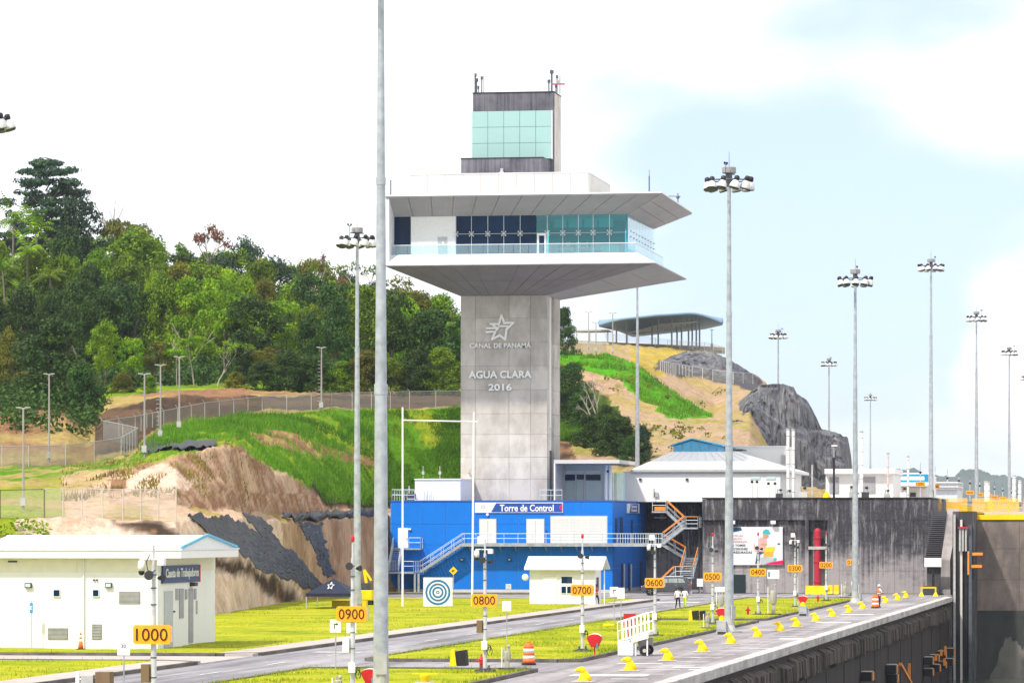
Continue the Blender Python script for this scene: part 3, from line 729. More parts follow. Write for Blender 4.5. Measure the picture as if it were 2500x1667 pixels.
floor = M().hexa([(xl,yf,ZS),(xr,yf,ZS),(xr,yb,ZS),(xl,yb,ZS)], [(X0,LYf,ZE),(LX1,LYf,ZE),(LX1,Yb,ZE),(X0,Yb,ZE)]).build('cabin_base', panel_grey, T)
sof = plain('soffit_panel_taupe', (0.25, 0.22, 0.22), 0.6, var=0.12, scale=0.5)
panels([(xl,yf,ZS),(xr,yf,ZS),(LX1,LYf,ZE),(X0,LYf,ZE)], 12, 2, sof, 'soffit_panel', floor, o, .07)
panels([(xr,yf,ZS),(xr,yb,ZS),(LX1,Yb,ZE),(LX1,LYf,ZE)], 8, 4, panel_grey, 'soffit_panel', floor, o, .06)
panels([(xl,yb,ZS),(xl,yf,ZS),(X0,LYf,ZE),(X0,Yb,ZE)], 6, 2, sof, 'soffit_panel', floor, o, .06)
rim = M().hexa([(X0,LYf,ZE+.005),(LX1,LYf,ZE+.005),(LX1,Yb,ZE+.005),(X0,Yb,ZE+.005)], [(X0,430.4,ZG0),(-55.8,430.4,ZG0),(-55.8,Yb-2,ZG0),(X0,Yb-2,ZG0)]).build('parapet_rim', panel_white, T)
panels([(X0,LYf,ZE+.01),(LX1,LYf,ZE+.01),(-55.8,430.4,ZG0),(X0,430.4,ZG0)], 12, 1, panel_white, 'rim_panel', rim, .04, .05)
panels([(LX1,LYf,ZE+.01),(LX1,Yb,ZE+.01),(-55.8,Yb-2,ZG0),(-55.8,430.4,ZG0)], 10, 1, panel_white, 'rim_panel', rim, .04, .05)
# glazing
def gx(sx): return XY(sx, GY)
zm = 37.72
M().box(gx(1003), gx(1112), GY, GY+.25, ZG0, ZG1+.02).build('white_wall', white_clean, T)
wdoor = M().box(gx(1069), gx(1092), GY-.05, GY, ZG0, ZG0+2.0).build('door', plain('door_grey', (0.45, 0.48, 0.52), .5), T)
M().box(gx(1080), gx(1084), GY-.07, GY-.05, ZG0+1.2, ZG0+1.5).build('door_sign', white_clean, wdoor)
M().box(gx(963.5), gx(1002), GY, GY+.05, ZG0, ZG1).build('window_pane', glass_dark, T)
dk = [1113, 1151, 1191, 1230, 1270, 1309]
frame = M()
for a, b in zip(dk, dk[1:]):
    for z0, z1 in ((ZG0, zm), (zm, ZG1)):
        M().box(gx(a)+.03, gx(b)-.03, GY, GY+.05, z0+.03, z1-.03).build('window_pane', glass_dark, T)
tl = [1309, 1336, 1374, 1412, 1448, 1488, 1531]
for k, (a, b) in enumerate(zip(tl, tl[1:])):
    for z0, z1 in ((ZG0, zm), (zm, ZG1)):
        if k == 0 and z0 == ZG0: continue
        M().box(gx(a)+.03, gx(b)-.03, GY, GY+.05, z0+.03, z1-.03).build('window_pane', glass_teal, T)
gd = M().box(gx(1311), gx(1316), GY-.06, GY+.1, ZG0, zm).box(gx(1329), gx(1334), GY-.06, GY+.1, ZG0, zm).box(gx(1316), gx(1329), GY-.06, GY+.1, zm-.25, zm).build('door', white_clean, T)
M().box(gx(1316), gx(1329), GY, GY+.04, ZG0, zm-.25).build('door_pane', glass_dark, gd)
sp = plain('spider_steel', (0.75, 0.78, 0.8), .35, .3, .1)
for a in dk[:-1] + tl[1:-1]:
    m = M().box(gx(a)-.02, gx(a)+.02, GY-.02, GY+.02, ZG0, ZG1)
    for u in (-.2, .2):
        for v in (-.2, .2):
            m.tube((gx(a), GY-.04, zm), (gx(a)+u, GY-.04, zm+v), .03, n=5); m.sphere((gx(a)+u, GY-.05, zm+v), .075, 8, 4)
    m.build('spider_fitting', sp, T)
M().box(gx(1112), gx(1531), GY-.02, GY+.02, zm-.015, zm+.015).build('transom', sp, T)
M().box(gx(1531)-.08, gx(1531)+.08, GY-.05, GY+.12, ZG0, ZG1).build('corner_post', plain('teal_post', (.02, .22, .28), .3), T)
ny = 9
for i in range(ny):
    a, b = lerp(GY+.1, GYB, i/ny), lerp(GY+.1, GYB, (i+1)/ny)
    for z0, z1 in ((ZG0, zm), (zm, ZG1)):
        M().box(GX1-.05, GX1, a+.03, b-.03, z0+.03, z1-.03).build('window_pane', glass_pale, T)
    m = M()
    for z in (zm-.3, zm+.3): m.sphere((GX1+.03, b, z), .09, 8, 4)
    m.build('spider_fitting', sp, T)
# room behind the panes
M().box(GX0, GX1-.1, GY+.2, GYB-.1, ZG0-.15, ZG0-.02).build('room_floor', plain('room_floor', (.35, .4, .42), .6), T)
M().box(GX0, gx(1309), GY+7.5, GY+7.7, ZG0, ZG1).build('room_wall', plain('room_wall', (.55, .62, .63), .7), T)
M().box(gx(1309), GX1-1.5, GY+9, GY+9.2, ZG0, ZG1).build('room_wall', plain('room_wall_teal', (.30, .52, .54), .7), T)
M().box(GX0, GX1-.1, GY+.3, GYB-.2, ZG1-.1, ZG1+.02).build('room_ceiling', plain('room_ceiling', (.75, .8, .8), .7), T)
for a, b in ((1340,1371),(1376,1410),(1414,1446),(1450,1486)):
    M().box(gx(a), gx(b), GY+3.5, GY+3.6, ZG1-1.1, ZG1-.12).build('ceiling_baffle', white_clean, T)
for a, b, z in ((1350,1398,.75),(1440,1475,.7),(1400,1436,.9)):
    M().box(gx(a), gx(b), GY+1.6, GY+2.4, ZG0+z-.1, ZG0+z).box(gx(a), gx(a)+.15, GY+1.6, GY+2.4, ZG0, ZG0+z-.1).box(gx(b)-.15, gx(b), GY+1.6, GY+2.4, ZG0, ZG0+z-.1).build('desk', white_clean, T)
M().box(gx(1466), gx(1514), GY+.7, GY+1.3, ZG0, ZG0+.95).build('console', white_clean, T)
for a in (1360, 1385, 1410, 1428): M().box(gx(a), gx(a+14), GY+2.4, GY+2.5, ZG0+.95, ZG0+1.5).build('screen', charcoal, T)
# balustrade of glass with a thin rail
bx = -55.9; bl = M()
n = 16
for i in range(n):
    a, b = lerp(X0+.5, bx, i/n), lerp(X0+.5, bx, (i+1)/n)
    M().box(a+.02, b-.02, 430.5, 430.52, ZG0, ZG0+1.02).build('balustrade_pane', glass_rail, T)
for i in range(10):
    a, b = lerp(430.5, Yb-2.2, i/10), lerp(430.5, Yb-2.2, (i+1)/10)
    M().box(bx-.02, bx, a+.02, b-.02, ZG0, ZG0+1.02).build('balustrade_pane', glass_rail, T)
M().box(X0+.5, bx+.03, 430.48, 430.54, ZG0+1.02, ZG0+1.08).box(bx-.04, bx+.03, 430.54, Yb-2.2, ZG0+1.02, ZG0+1.08).build('handrail', white_clean, T)
# penthouse levels
ph = M().box(-80.8, -61.5, 435, 451.8, ZR+.16, 44.3).build('penthouse', conc_pale, T)
for i in range(10):
    a, b = lerp(-80.8, -61.5, i/10), lerp(-80.8, -61.5, (i+1)/10)
    M().box(a+.03, b-.03, 434.95, 435, ZR+.16, 44.28).build('cladding_panel', conc_pale, ph)
for i in range(8):
    a, b = lerp(435, 451.8, i/8), lerp(435, 451.8, (i+1)/8)
    M().box(-61.5, -61.45, a+.03, b-.03, ZR+.16, 44.28).build('cladding_panel', conc_pale, ph)
M().box(-80.85, -61.4, 434.9, 451.85, 44.3, 44.4).build('coping', panel_white, ph)
core1 = M().hexa([(-76.1,440,44.4),(-67.2,440,44.4),(-66.45,446,44.4),(-76.1,446,44.4)], [(-76.1,440,46.4),(-67.2,440,46.4),(-66.45,446,46.4),(-76.1,446,46.4)]).build('core_base', roof_dark, T)
M().box(-76.15, -67.1, 439.93, 446, 46.4, 46.5).build('core_coping', black, core1)
M().tube((-71.6, 439.8, 44.5), (-71.6, 439.8, 45.3), .16, n=8).sphere((-71.6, 439.75, 44.75), .3, 8, 5).build('siren', grey_box, core1)
core = M().box(-75.3, xr, 443, 448, 44.4, 53.75).build('core', roof_dark, T)
M().box(-75.36, xr+.05, 442.93, 448.05, 53.75, 53.86).build('core_coping', black, core)
M().box(xr, xr+.03, 443.2, 447.9, 44.4, 53.7).build('core_side', conc, core)
gl, gr, gt, gb = XY(1152, 442.3), XY(1347, 442.3), ZY(271, -71, 442.3), ZY(389, -71, 442.3)
for i in range(5):
    for j in range(3):
        a, b = lerp(gl, gr, i/5), lerp(gl, gr, (i+1)/5); z0, z1 = lerp(gb, gt, j/3), lerp(gb, gt, (j+1)/3)
        M().box(a+.02, b-.02, 442.3, 442.34, z0+.02, z1-.02).build('screen_pane', glass_mint, core)
M().box(gr-.03, gr+.02, 442.3, 443, gb, gt).build('screen_return', white_clean, core)
fr = M()
for j in (1, 2): fr.box(gl, gr, 442.36, 442.42, lerp(gb, gt, j/3)-.03, lerp(gb, gt, j/3)+.03)
for i in range(1, 5): fr.box(lerp(gl, gr, i/5)-.02, lerp(gl, gr, i/5)+.02, 442.36, 442.4, gb, gt)
fr.build('screen_frame', steel_dark, core)
# antennas
def antenna(sx, y0, y1, r=.05, y=445.5, knob=True):
    x = XY(sx, y); a, b = ZY(y0, x, y), ZY(y1, x, y)
    m = M().tube((x, y, a), (x, y, b), r, n=6)
    if knob: m.tube((x, y, b), (x, y, b+.35), r*2.2, n=8)
    m.build('antenna', steel_dark, T)
for a in [(1161,227,188,.06),(1163,227,200,.1),(1176,227,195,.06),(1180,227,185,.03,445.5,False),(1159,227,178,.03,445.5,False),(1168,227,218,.05)]: antenna(*a)
for a in [(1347,227,180,.1),(1346,227,170,.04,445.5,False),(1340,227,203,.07),(1360,227,192,.06),(1367,230,185,.04,447,False),(1357,228,215,.05)]: antenna(*a)
x = XY(1346, 445); z = ZY(208, x, 445); M().box(x, x+1.5, 444.9, 445.1, z, z+.16).tube((x+.8, 445, z+.1), (x+.8, 445, z+.5), .05).build('radar_arm', plain('radar_red', (.4, .1, .1), .5), T)
antenna(1585, 480, 430, .07, 432, False); antenna(1585, 470, 415, .03, 432, False); antenna(954, 478, 440, .07, 432, False)
x = XY(1655, 447); M().tube((x-2.2, 447, ZY(478, x, 447)), (x+.3, 447, ZY(480, x, 447)), .05, n=5).tube((x, 447, ZY(502, x, 447)), (x, 447, ZY(472, x, 447)), .06, n=5).sphere((x, 447, ZY(482, x, 447)), .2, 8, 5).build('antenna', steel_dark, T)

# ================================================================ BLUE BUILDING under the tower
BX0, BX1, BY, BYB, BZ = -79.5, -56.5, 417.0, 446.0, 9.3
B = thing('blue_building', 'long two storey bright blue building with outside walkway at the tower foot', 'building', (-68, 417, 0), w=True)
body = M().box(BX0+.03, BX1-.03, BY+.06, BYB, 0, BZ-.02).build('wall', blue_seam, B)
sxs = [954, 1031, 1088, 1150, 1207, 1265, 1345, 1420, 1496]; zs = [0.35, 2.5, 4.9, 7.0, BZ]
for a, b in zip(sxs, sxs[1:]):
    for z0, z1 in zip(zs, zs[1:]):
        M().box(XY(a, BY)+.03, XY(b, BY)-.03, BY, BY+.07, z0+.02, z1-.02).build('wall_panel', blue, body)
for i in range(6):
    a, b = lerp(BY, BYB, i/6), lerp(BY, BYB, (i+1)/6)
    for z0, z1 in zip(zs, zs[1:]): M().box(BX1-.07, BX1, a+.02, b-.02, z0+.02, z1-.02).build('wall_panel', blue, body)
M().box(BX0-.04, BX1+.04, BY-.04, BYB, 0, .34).build('plinth', conc_pale, body)
M().box(BX0-.05, BX1+.05, BY-.05, BYB, BZ, BZ+.14).build('parapet_cap', plain('cap_blue', (.02, .1, .4), .5), body)
def fy(sx, sy, y=BY): return PY(sx, sy, y)
def wall_rect(name, mat, par, s0, s1, y0, y1, d0=.0, d1=.05, y=BY):
    x0, x1 = XY(s0, y), XY(s1, y); z0, z1 = ZY(y1, (x0+x1)/2, y), ZY(y0, (x0+x1)/2, y)
    return M().box(x0, x1, y-d1, y-d0, z0, z1).build(name, mat, par)
roller = weathered('roller_door', (.66, .66, .65), (.5, .5, .5), .4)
for s0, s1, y0 in ((1171,1211,1267),(1286,1328,1267)):
    d = wall_rect('door', roller, B, s0, s1, y0, 1325); wall_rect('door_frame', grey_box, d, s0-1.2, s1+1.2, y0-1.4, 1325, 0, .04); wall_rect('door_seam', grey_box, d, (s0+s1)/2-.6, (s0+s1)/2+.6, y0+3, 1325, .05, .06)
big = wall_rect('roller_door', roller, B, 1345, 1482, 1260, 1325); wall_rect('door_frame', grey_box, big, 1343.6, 1483.4, 1258.4, 1325, 0, .04)
for i in range(9):
    wall_rect('slat', roller, big, 1346, 1481, lerp(1261, 1325, i/9)+.6, lerp(1261, 1325, (i+1)/9), .05, .08)
for s in (1391, 1437): wall_rect('door_post', white_clean, big, s-1, s+1, 1261, 1325, .08, .1)
ld = wall_rect('door', white_clean, B, 972, 996, 1288, 1337); wall_rect('handle', charcoal, ld, 993, 994, 1313, 1318, .05, .1)
wall_rect('wall_lamp', white_clean, B, 997, 1004, 1289, 1293, 0, .2)
for s in (1129, 1245): 
    w = wall_rect('bulkhead_lamp', charcoal, B, s-5, s+5, 1362, 1369, 0, .25); wall_rect('lamp_lens', frost, w, s-3, s+2, 1364, 1367, .25, .27)
vent = wall_rect('vent', white_clean, B, 1235, 1248, 1425, 1438)
for k in range(4): wall_rect('vent_slat', grey_box, vent, 1236, 1247, 1427+k*3, 1428+k*3, .05, .07)
M().sphere(fy(1190, 1256, BY-.1), .16, 8, 5).build('dome_camera', white_clean, B)
wall_rect('box', charcoal, B, 1333, 1336, 1293, 1298)
# lettered fascia sign
sgn = wall_rect('name_sign', white_clean, B, 1160, 1374.5, 1226, 1251, 0, .12)
def sgp(pts, y): return [PY(a, b, y) for a, b in pts]
sblue = plain('sign_blue', (.008, .07, .36), .5, var=.08)
M().plate(sgp([(1199,1249.3),(1372.5,1249.3),(1372.5,1227.8),(1211,1227.8)], BY-.15), (0, .03, 0)).build('sign_field', sblue, sgn)
M().plate(sgp([(1365,1238.5),(1372.5,1248),(1372.5,1228)], BY-.17), (0, .03, 0)).build('sign_wedge', magenta, sgn)
p = PY(1286, 1239.3, BY-.16); k = DP(p[0], p[1])/F
text('Torre de Control', white_clean, sgn, p, (133*k, 17*k), ex=.05, bold=.02)
M().ring((XY(1180, BY), ZY(1237, XY(1180, BY), BY)), .12, .2, BY-.14, BY-.12, 20).build('sign_emblem', grey_box, sgn)
# right side face: second sign, pilasters
s2 = M().plate([PX(1530,1252,BX1+.05), PX(1560,1252,BX1+.05), PX(1560,1229,BX1+.05), PX(1530,1229,BX1+.05)], (.08, 0, 0)).build('name_sign', white_clean, B)
M().plate([PX(1537,1251,BX1+.14), PX(1557,1251,BX1+.14), PX(1557,1230,BX1+.14), PX(1540,1230,BX1+.14)], (.03, 0, 0)).build('sign_field', sblue, s2)
pa, pb = PX(1538, 1240, BX1+.17), PX(1557, 1240, BX1+.17)
for t, zz in (('Torre de', 1236), ('Control', 1245)):
    text(t, white_clean, s2, (BX1+.18, (pa[1]+pb[1])/2, PX(1547, zz, BX1)[2]), (4.6, .33), rz=pi/2, ex=.03, bold=.02)
for sx, y0, y1, w in ((1502,1264,1320,.5),(1513,1262,1322,1.0),(1540,1268,1320,.5),(1568,1268,1320,.5),(1516,1375,1440,.5),(1533,1375,1442,.5),(1562,1370,1440,.8)):
    q0, q1 = PX(sx, y0, BX1), PX(sx, y1, BX1)
    M().box(BX1, BX1+.12, q0[1], q0[1]+w*1.8, q1[2], q0[2]).build('door_recess', navy, B)
for sx in (1517, 1534): 
    q0, q1 = PX(sx, 1376, BX1), PX(sx, 1440, BX1); M().tube((BX1+.3, q0[1], q1[2]), (BX1+.3, q0[1], q0[2]), .09, n=6).build('drain_pipe', rail, B)
# ---- railings, walkway and stairs
def railing(par, pts, h=1.08, posts=1.4, mat=rail, r=.03, mids=(0.55,), pickets=0):
    m = M()
    if mat is rail_orange:      # only the hand rail is orange, posts and mid rails stay grey
        for a, b in zip(pts, pts[1:]): M().tube(Vector(a) + Vector((0, 0, h+.03)), Vector(b) + Vector((0, 0, h+.03)), .05, n=6).build('handrail', rail_orange, par)
        mat = steel
    for a, b in zip(pts, pts[1:]):
        a, b = Vector(a), Vector(b); L = (b-a).length
        for f in (1.0,) + tuple(mids): m.tube(a + Vector((0, 0, h*f)), b + Vector((0, 0, h*f)), r, n=5)
        n = max(1, round(L/posts))
        for i in range(n+1):
            q = a.lerp(b, i/n); m.tube(q, q + Vector((0, 0, h)), r, n=5)
        if pickets:
            n = int(L/pickets)
            for i in range(n): q = a.lerp(b, (i+.5)/n); m.beam(q + Vector((0, 0, .08)), q + Vector((0, 0, h)), .05, .02)
    return m.build('railing', mat, par)
def flight(par, p0, p1, side, n, mat=steel, railmat=rail, rails=True, rmid=(0.5,)):
    # p0 bottom, p1 top (near edge); side = vector across the stair
    p0, p1, s = Vector(p0), Vector(p1), Vector(side); d = (p1-p0)/n; run = Vector((d.x, d.y, 0))
    w = s.length
    for i in range(n):
        q = p0 + d*(i+1)
        M().hexa([q-run, q-run+s, q+s, q] if (run.cross(s)).z < 0 else [q-run, q, q+s, q-run+s], [v + Vector((0, 0, .05)) for v in ([q-run, q-run+s, q+s, q] if (run.cross(s)).z < 0 else [q-run, q, q+s, q-run+s])]).build('tread', mat, par)
    for e in (Vector((0, 0, 0)), s):
        M().beam(p0 + e + Vector((0, 0, -.02)), p1 + e + Vector((0, 0, -.02)), .06, .26).build('stringer', mat, par)
    if rails: railing(par, [p0, p1], mat=railmat, mids=rmid); railing(par, [p0+s, p1+s], mat=railmat, mids=rmid)
wz = ZY(1328, -65, 415.5); wy0 = 415.4
WK = thing('steel_walkway', 'long grey steel walkway with railing along the blue facade', 'walkway', (-65, 415.5, 0), w=True)
wx0, wx1 = XY(1128, wy0), XY(1622, 417)
dk_ = M().box(wx0, BX1+.05, wy0, BY-.06, wz-.12, wz).box(BX1+.05, wx1, wy0, 418.6, wz-.12, wz).build('deck', steel, WK)
M().box(wx0, wx1, wy0-.05, wy0, wz-.22, wz+.12).build('edge_beam', steel, WK)
for i in range(10):
    x = lerp(wx0+.6, BX1-.5, i/9); M().prism([(wy0, wz-.13), (BY-.06, wz-.13), (BY-.06, wz-.7)], 'x', x, x+.08).build('bracket', steel, WK)
railing(WK, [(wx0, wy0, wz), (XY(1505, wy0), wy0, wz)], mat=rail)
railing(WK, [(XY(1505, wy0), wy0, wz), (wx1, wy0, wz)], mat=rail, pickets=.25)
ST = thing('outside_stair', 'pale steel stair climbing from the low landing to the blue facade walkway', 'stair', (XY(1000, 414), 414, 0), w=True)
lz = ZY(1395, -77, 414); lx0, lx1 = XY(944, 412), XY(1020, 414)
flight(ST, (lx1, wy0, lz), (wx0, wy0, wz), (0, 1.35, 0), 15)
M().box(lx0, lx1, 411.6, 416.8, lz-.16, lz).build('landing', steel, ST)
railing(ST, [(lx0, 411.6, lz), (lx0, 416.8, lz)]); railing(ST, [(XY(985, 411.6), 411.6, lz), (lx1, 411.6, lz), (lx1, wy0, lz)])
px0, px1, pz = XY(955, 416), XY(1028, 416), ZY(1338, -77, 416)
M().box(px0, px1, 415.6, BY-.06, pz-.14, pz).build('door_platform', steel, ST)
flight(ST, (XY(951, 413), 412.6, lz), (XY(960, 415.6), 415.6, pz), (XY(983, 415)-XY(960, 415), 0, 0), 12)
railing(ST, [(XY(998, 415.6), 415.6, pz), (px1, 415.6, pz), (px1, BY-.1, pz)])
for sx in (946, 974, 1013, 1022):
    for y in (411.8, 416.5): x = XY(sx, y); M().box(x-.1, x+.1, y-.1, y+.1, 0, lz-.16).build('column', steel, ST)
# zigzag stair in the dark bay
ZZ = thing('zigzag_stair', 'grey steel zigzag fire stair with orange handrails in the dark bay', 'stair', (XY(1650, 419), 419, 0), w=True)
def zp(sx, sy, y): return Vector(PY(sx, sy, y))
a, b = zp(1668, 1287, 419), zp(1626, 1248, 419); flight(ZZ, a, b, (0, 1.2, 0), 10, railmat=rail_orange)
q0, q1 = zp(1668, 1287, 417.6), zp(1704, 1287, 417.6)
M().box(q0.x, q1.x, 417.4, 420.3, q0.z-.16, q0.z).build('landing', steel, ZZ); railing(ZZ, [(q0.x+.3, 417.4, q0.z), (q1.x, 417.4, q0.z), (q1.x, 420.3, q0.z)], mids=(.35, .68))
M().box(q0.x+.2, q1.x, 417.37, 417.43, q0.z+1.06, q0.z+1.13).build('handrail', rail_orange, ZZ)
a, b = zp(1618, 1326, 417.4), zp(1668, 1287, 417.4); flight(ZZ, a, b, (0, 1.2, 0), 10, railmat=rail_orange, rmid=(.3, .6))
M().box(zp(1593, 1, 419).x, zp(1627, 1, 419).x, 418.4, 421, b.z+1.5, b.z+1.66).build('top_platform', steel, ZZ)
tp = zp(1593, 1249, 418.4); railing(ZZ, [(tp.x, 418.4, b.z+1.66), (zp(1626, 1, 418.4).x, 418.4, b.z+1.66)])
M().box(zp(1598, 1, 418.4).x, zp(1624, 1, 418.4).x, 418.36, 418.4, b.z+1.7, b.z+2.1).build('kick_board', rail_orange, ZZ)
a, b = zp(1672, 1362, 419.2), zp(1619, 1330, 419.2); flight(ZZ, a, b, (0, 1.1, 0), 9, railmat=rail_orange)
l2 = a.z; x0, x1 = zp(1671, 1, 418).x, zp(1702, 1, 418).x
M().box(x0, x1, 418.3, 420.5, l2-.12, l2).build('landing', steel, ZZ)
l3 = ZY(1408, x0, 415); flight(ZZ, (x0-.15, 415.6, l3), (x0+.05, 418.3, l2), (x1-x0, 0, 0), 11, railmat=rail_orange)
M().box(x0-.6, x1, 413.8, 415.6, l3-.14, l3).build('landing', steel, ZZ); railing(ZZ, [(x0-.4, 413.8, l3), (x1-.1, 413.8, l3), (x1-.1, 415.6, l3)], mat=rail)
M().box(x0-.4, x1-.1, 413.78, 413.84, l3+1.05, l3+1.12).build('handrail', rail_orange, ZZ)
flight(ZZ, (XY(1612, 414), 413.9, ZY(1440, XY(1612, 414), 414)), (x0-.6, 413.9, l3), (0, 1.2, 0), 7, railmat=rail_orange)
for x in (x0-.3, x1-.2): M().box(x, x+.12, 414, 414.12, 0, l3-.14).build('column', steel, ZZ)
for x in (q0.x+.2, q1.x-.2): M().box(x, x+.12, 419.8, 419.92, 0, q0.z-.16).build('column', steel_dark, ZZ)

# ================================================================ BLACKENED RETAINING WALL, upper level
WZ = 9.57
stain_m, _nt, _N, _L, _b = _new('stained_wall')
def _stain():
    nt, N, L, b = _nt, _N, _L, _b
    st = _noise(nt, 1.5, 8, (2.2, 2.2, 0.05), .66); bl = _noise(nt, .5, 8, (1, 1, 1.4), .68); fi = _noise(nt, 5, 5)
    g = N.new('ShaderNodeNewGeometry'); sp = N.new('ShaderNodeSeparateXYZ'); L.new(g.outputs['Position'], sp.inputs[0])
    mr = N.new('ShaderNodeMapRange'); mr.inputs['From Min'].default_value = 1.5; mr.inputs['From Max'].default_value = 6.0; mr.inputs['To Min'].default_value = -.14; mr.inputs['To Max'].default_value = .10
    L.new(sp.outputs['Z'], mr.inputs[0])
    f = _mix(nt, .5, st, bl); ad = N.new('ShaderNodeMath'); ad.operation = 'ADD'; L.new(f, ad.inputs[0]); L.new(mr.outputs[0], ad.inputs[1])
    c = _ramp(nt, ad.outputs[0], [(.38, (.36, .33, .33)), (.47, (.20, .185, .195)), (.53, (.07, .066, .08)), (.60, (.016, .016, .023))])
    pale = _ramp(nt, _noise(nt, 1.1, 9, (1.6, 1.6, .22), .72), [(.53, (0, 0, 0)), (.66, (.75, .75, .75))])   # lime bloom running down the joints
    c = _mix(nt, pale, c, (.34, .32, .33))
    c = _mix(nt, .18, c, _ramp(nt, fi, [(.3, (.02, .02, .025)), (.7, (.26, .24, .255))]))
    L.new(c, b.inputs['Base Color']); b.inputs['Roughness'].default_value = .9; _bump(nt, b, fi, .25, .03)
_stain()
W = thing('retaining_wall', 'tall black stained concrete wall between the two lock levels', 'wall', (-36, 417.6, 0), w=True)
wx0, wx1 = XY(1714, 417), XY(2275, 417)
back = M().box(BX1-.1, wx0+1, 444, 448, 0, WZ).box(wx0, wx1, 417.62, 446, 0, WZ-.05).build('backing', stain_m, W)
nx0, nx1, sx0, sx1 = XY(1714, 417)+.02, XY(1966, 417), XY(1972, 417), XY(2020, 417)
def wpan(x0, x1, z0, z1, y=417.0, t=.6): M().box(x0+.012, x1-.012, y, y+t, z0+.012, z1-.012).build('concrete_panel', stain_m, W)
for i in range(5):
    a, b = lerp(nx0, nx1, i/5), lerp(nx0, nx1, (i+1)/5)
    for z0, z1 in ((.02, 2.2), (2.2, 4.6), (4.6, 7.35)): wpan(a, b, z0, z1, 417.35, .25)
for i in range(10):
    a, b = lerp(nx0, wx1, i/10), lerp(nx0, wx1, (i+1)/10); wpan(a, b, 7.4, WZ-.02, 417.0, .6)
wpan(nx1, nx1+.35, .02, 7.4); wpan(sx1, sx1+1.2, .02, 7.4)
for i in range(5):
    a, b = lerp(sx1+1.2, wx1, i/5), lerp(sx1+1.2, wx1, (i+1)/5)
    for z0, z1 in ((.02, 2.3), (2.3, 4.9), (4.9, 7.4)): wpan(a, b, z0, z1)
M().box(wx0, wx1+.1, 416.9, 446, WZ, WZ+.12).build('coping', black, W)
M().box(BX1, wx0, 443.8, 446, WZ-.3, WZ+.1).build('coping', conc_dark, W)
# a plain doorway, dark green, low in the wall
M().box(XY(1789, 417.3), XY(1820, 417.3), 417.28, 417.34, 0, ZY(1402, -44, 417)).build('doorway', plain('dark_green', (.005, .02, .022), .5), W)
d3 = M().box(XY(1600, 443.7), XY(1625, 443.7), 443.7, 443.8, wz-.5, wz+2.5).build('door', charcoal, W); M().box(XY(1598, 443.7), XY(1627, 443.7), 443.2, 443.8, wz+2.7, wz+2.85).build('door_canopy', grey_box, d3)
# red riser pipe standing in its slot
rp = thing('riser_pipe', 'thick red riser pipe standing in the dark slot of the wall', 'pipe', (XY(1996, 416.9), 416.9, 0), w=True)
x = XY(1996, 416.8); zt = ZY(1288, x, 416.8)
M().tube((x, 416.8, .02), (x, 416.8, zt-.35), .34, n=20).build('pipe', pink_red, rp, auto=True)
M().sphere((x, 416.8, zt-.35), .34, 16, 8).build('pipe_cap', pink_red, rp, True)
for z in (1.2, 3.2, 5.6): M().lathe([(.38, z-.08), (.41, z-.06), (.41, z+.06), (.38, z+.08)], 20, (x, 416.8, 0)).build('flange', pink_red, rp)
M().box(x-.9, x+.9, 416.5, 417, 4.55, 4.65).box(x-.9, x+.9, 416.4, 416.5, 4.45, 4.75).build('bracket', grey_box, rp)
# billboard
bbx0, bbx1 = XY(1770, 417.2), XY(1911, 417.2); bz0, bz1 = ZY(1378.5, -43, 417.2), ZY(1285.5, -43, 417.2)
BB = thing('safety_billboard', 'white safety billboard showing a worker in a teal helmet on the stained wall', 'billboard', ((bbx0+bbx1)/2, 417.2, bz0), w=True)
M().box(bbx0, bbx1, 417.12, 417.25, bz0, bz1).build('panel', plain('billboard_white', (.66, .67, .68), .5, var=.03), BB)
def bp(zx, zy): return PY(1780 + zx/12.06, 1270 + zy/12.06, 417.1)
def bpoly(name, mat, pts, d): M().plate([bp(*q) for q in pts], (0, .008, 0)).build(name, mat, BB).location.y = -d
teal_p = plain('print_teal', (.03, .42, .46), .6, var=.12); pink_p = plain('print_pink', (.72, .36, .33), .6, var=.15); yel_p = plain('print_yellow', (.85, .55, .01), .6, var=.1)
ora_p = plain('print_orange', (.85, .38, .04), .6, var=.1); navy_p = plain('print_navy', (.01, .07, .14), .6, var=.1); skin_p = plain('print_skin', (.5, .28, .18), .6, var=.1); gry_p = plain('print_grey', (.42, .45, .47), .6, var=.1)
ink = plain('print_ink', (.04, .045, .07), .6); ink_r = plain('print_red', (.55, .12, .13), .6)
bpoly('printed_shape', navy_p, [(-110,350),(90,345),(380,285),(345,195),(-110,190)], .012)
bpoly('printed_shape', magenta, [(1030,1298),(1585,1298),(1585,1165),(1300,1215)], .012)
bpoly('printed_shape', gry_p, [(920,1290),(1030,1290),(1280,1200),(1410,1110),(920,1080)], .013)
bpoly('printed_shape', yel_p, [(1030,930),(1310,930),(1360,780),(1050,785)], .016); bpoly('printed_shape', ora_p, [(1010,1070),(1300,1060),(1290,945),(1030,935)], .015)
bpoly('printed_figure', pink_p, [(750,890),(1030,930),(1110,620),(1080,520),(930,500),(880,560),(760,640),(720,760)], .02)
bpoly('printed_figure', white_clean, [(760,640),(860,500),(880,640),(850,780),(770,790)], .023)
bpoly('printed_figure', navy_p, [(770,1270),(830,900),(1030,940),(910,1000),(890,1270)], .022)
bpoly('printed_figure', skin_p, [(990,480),(1010,390),(1150,400),(1160,470),(1080,530),(1010,530)], .024)
bpoly('printed_figure', teal_p, [(985,380),(1010,300),(1080,255),(1170,280),(1215,380),(1180,390),(1080,400)], .027)
bpoly('printed_figure', skin_p, [(920,720),(1060,740),(1130,690),(960,680)], .026)
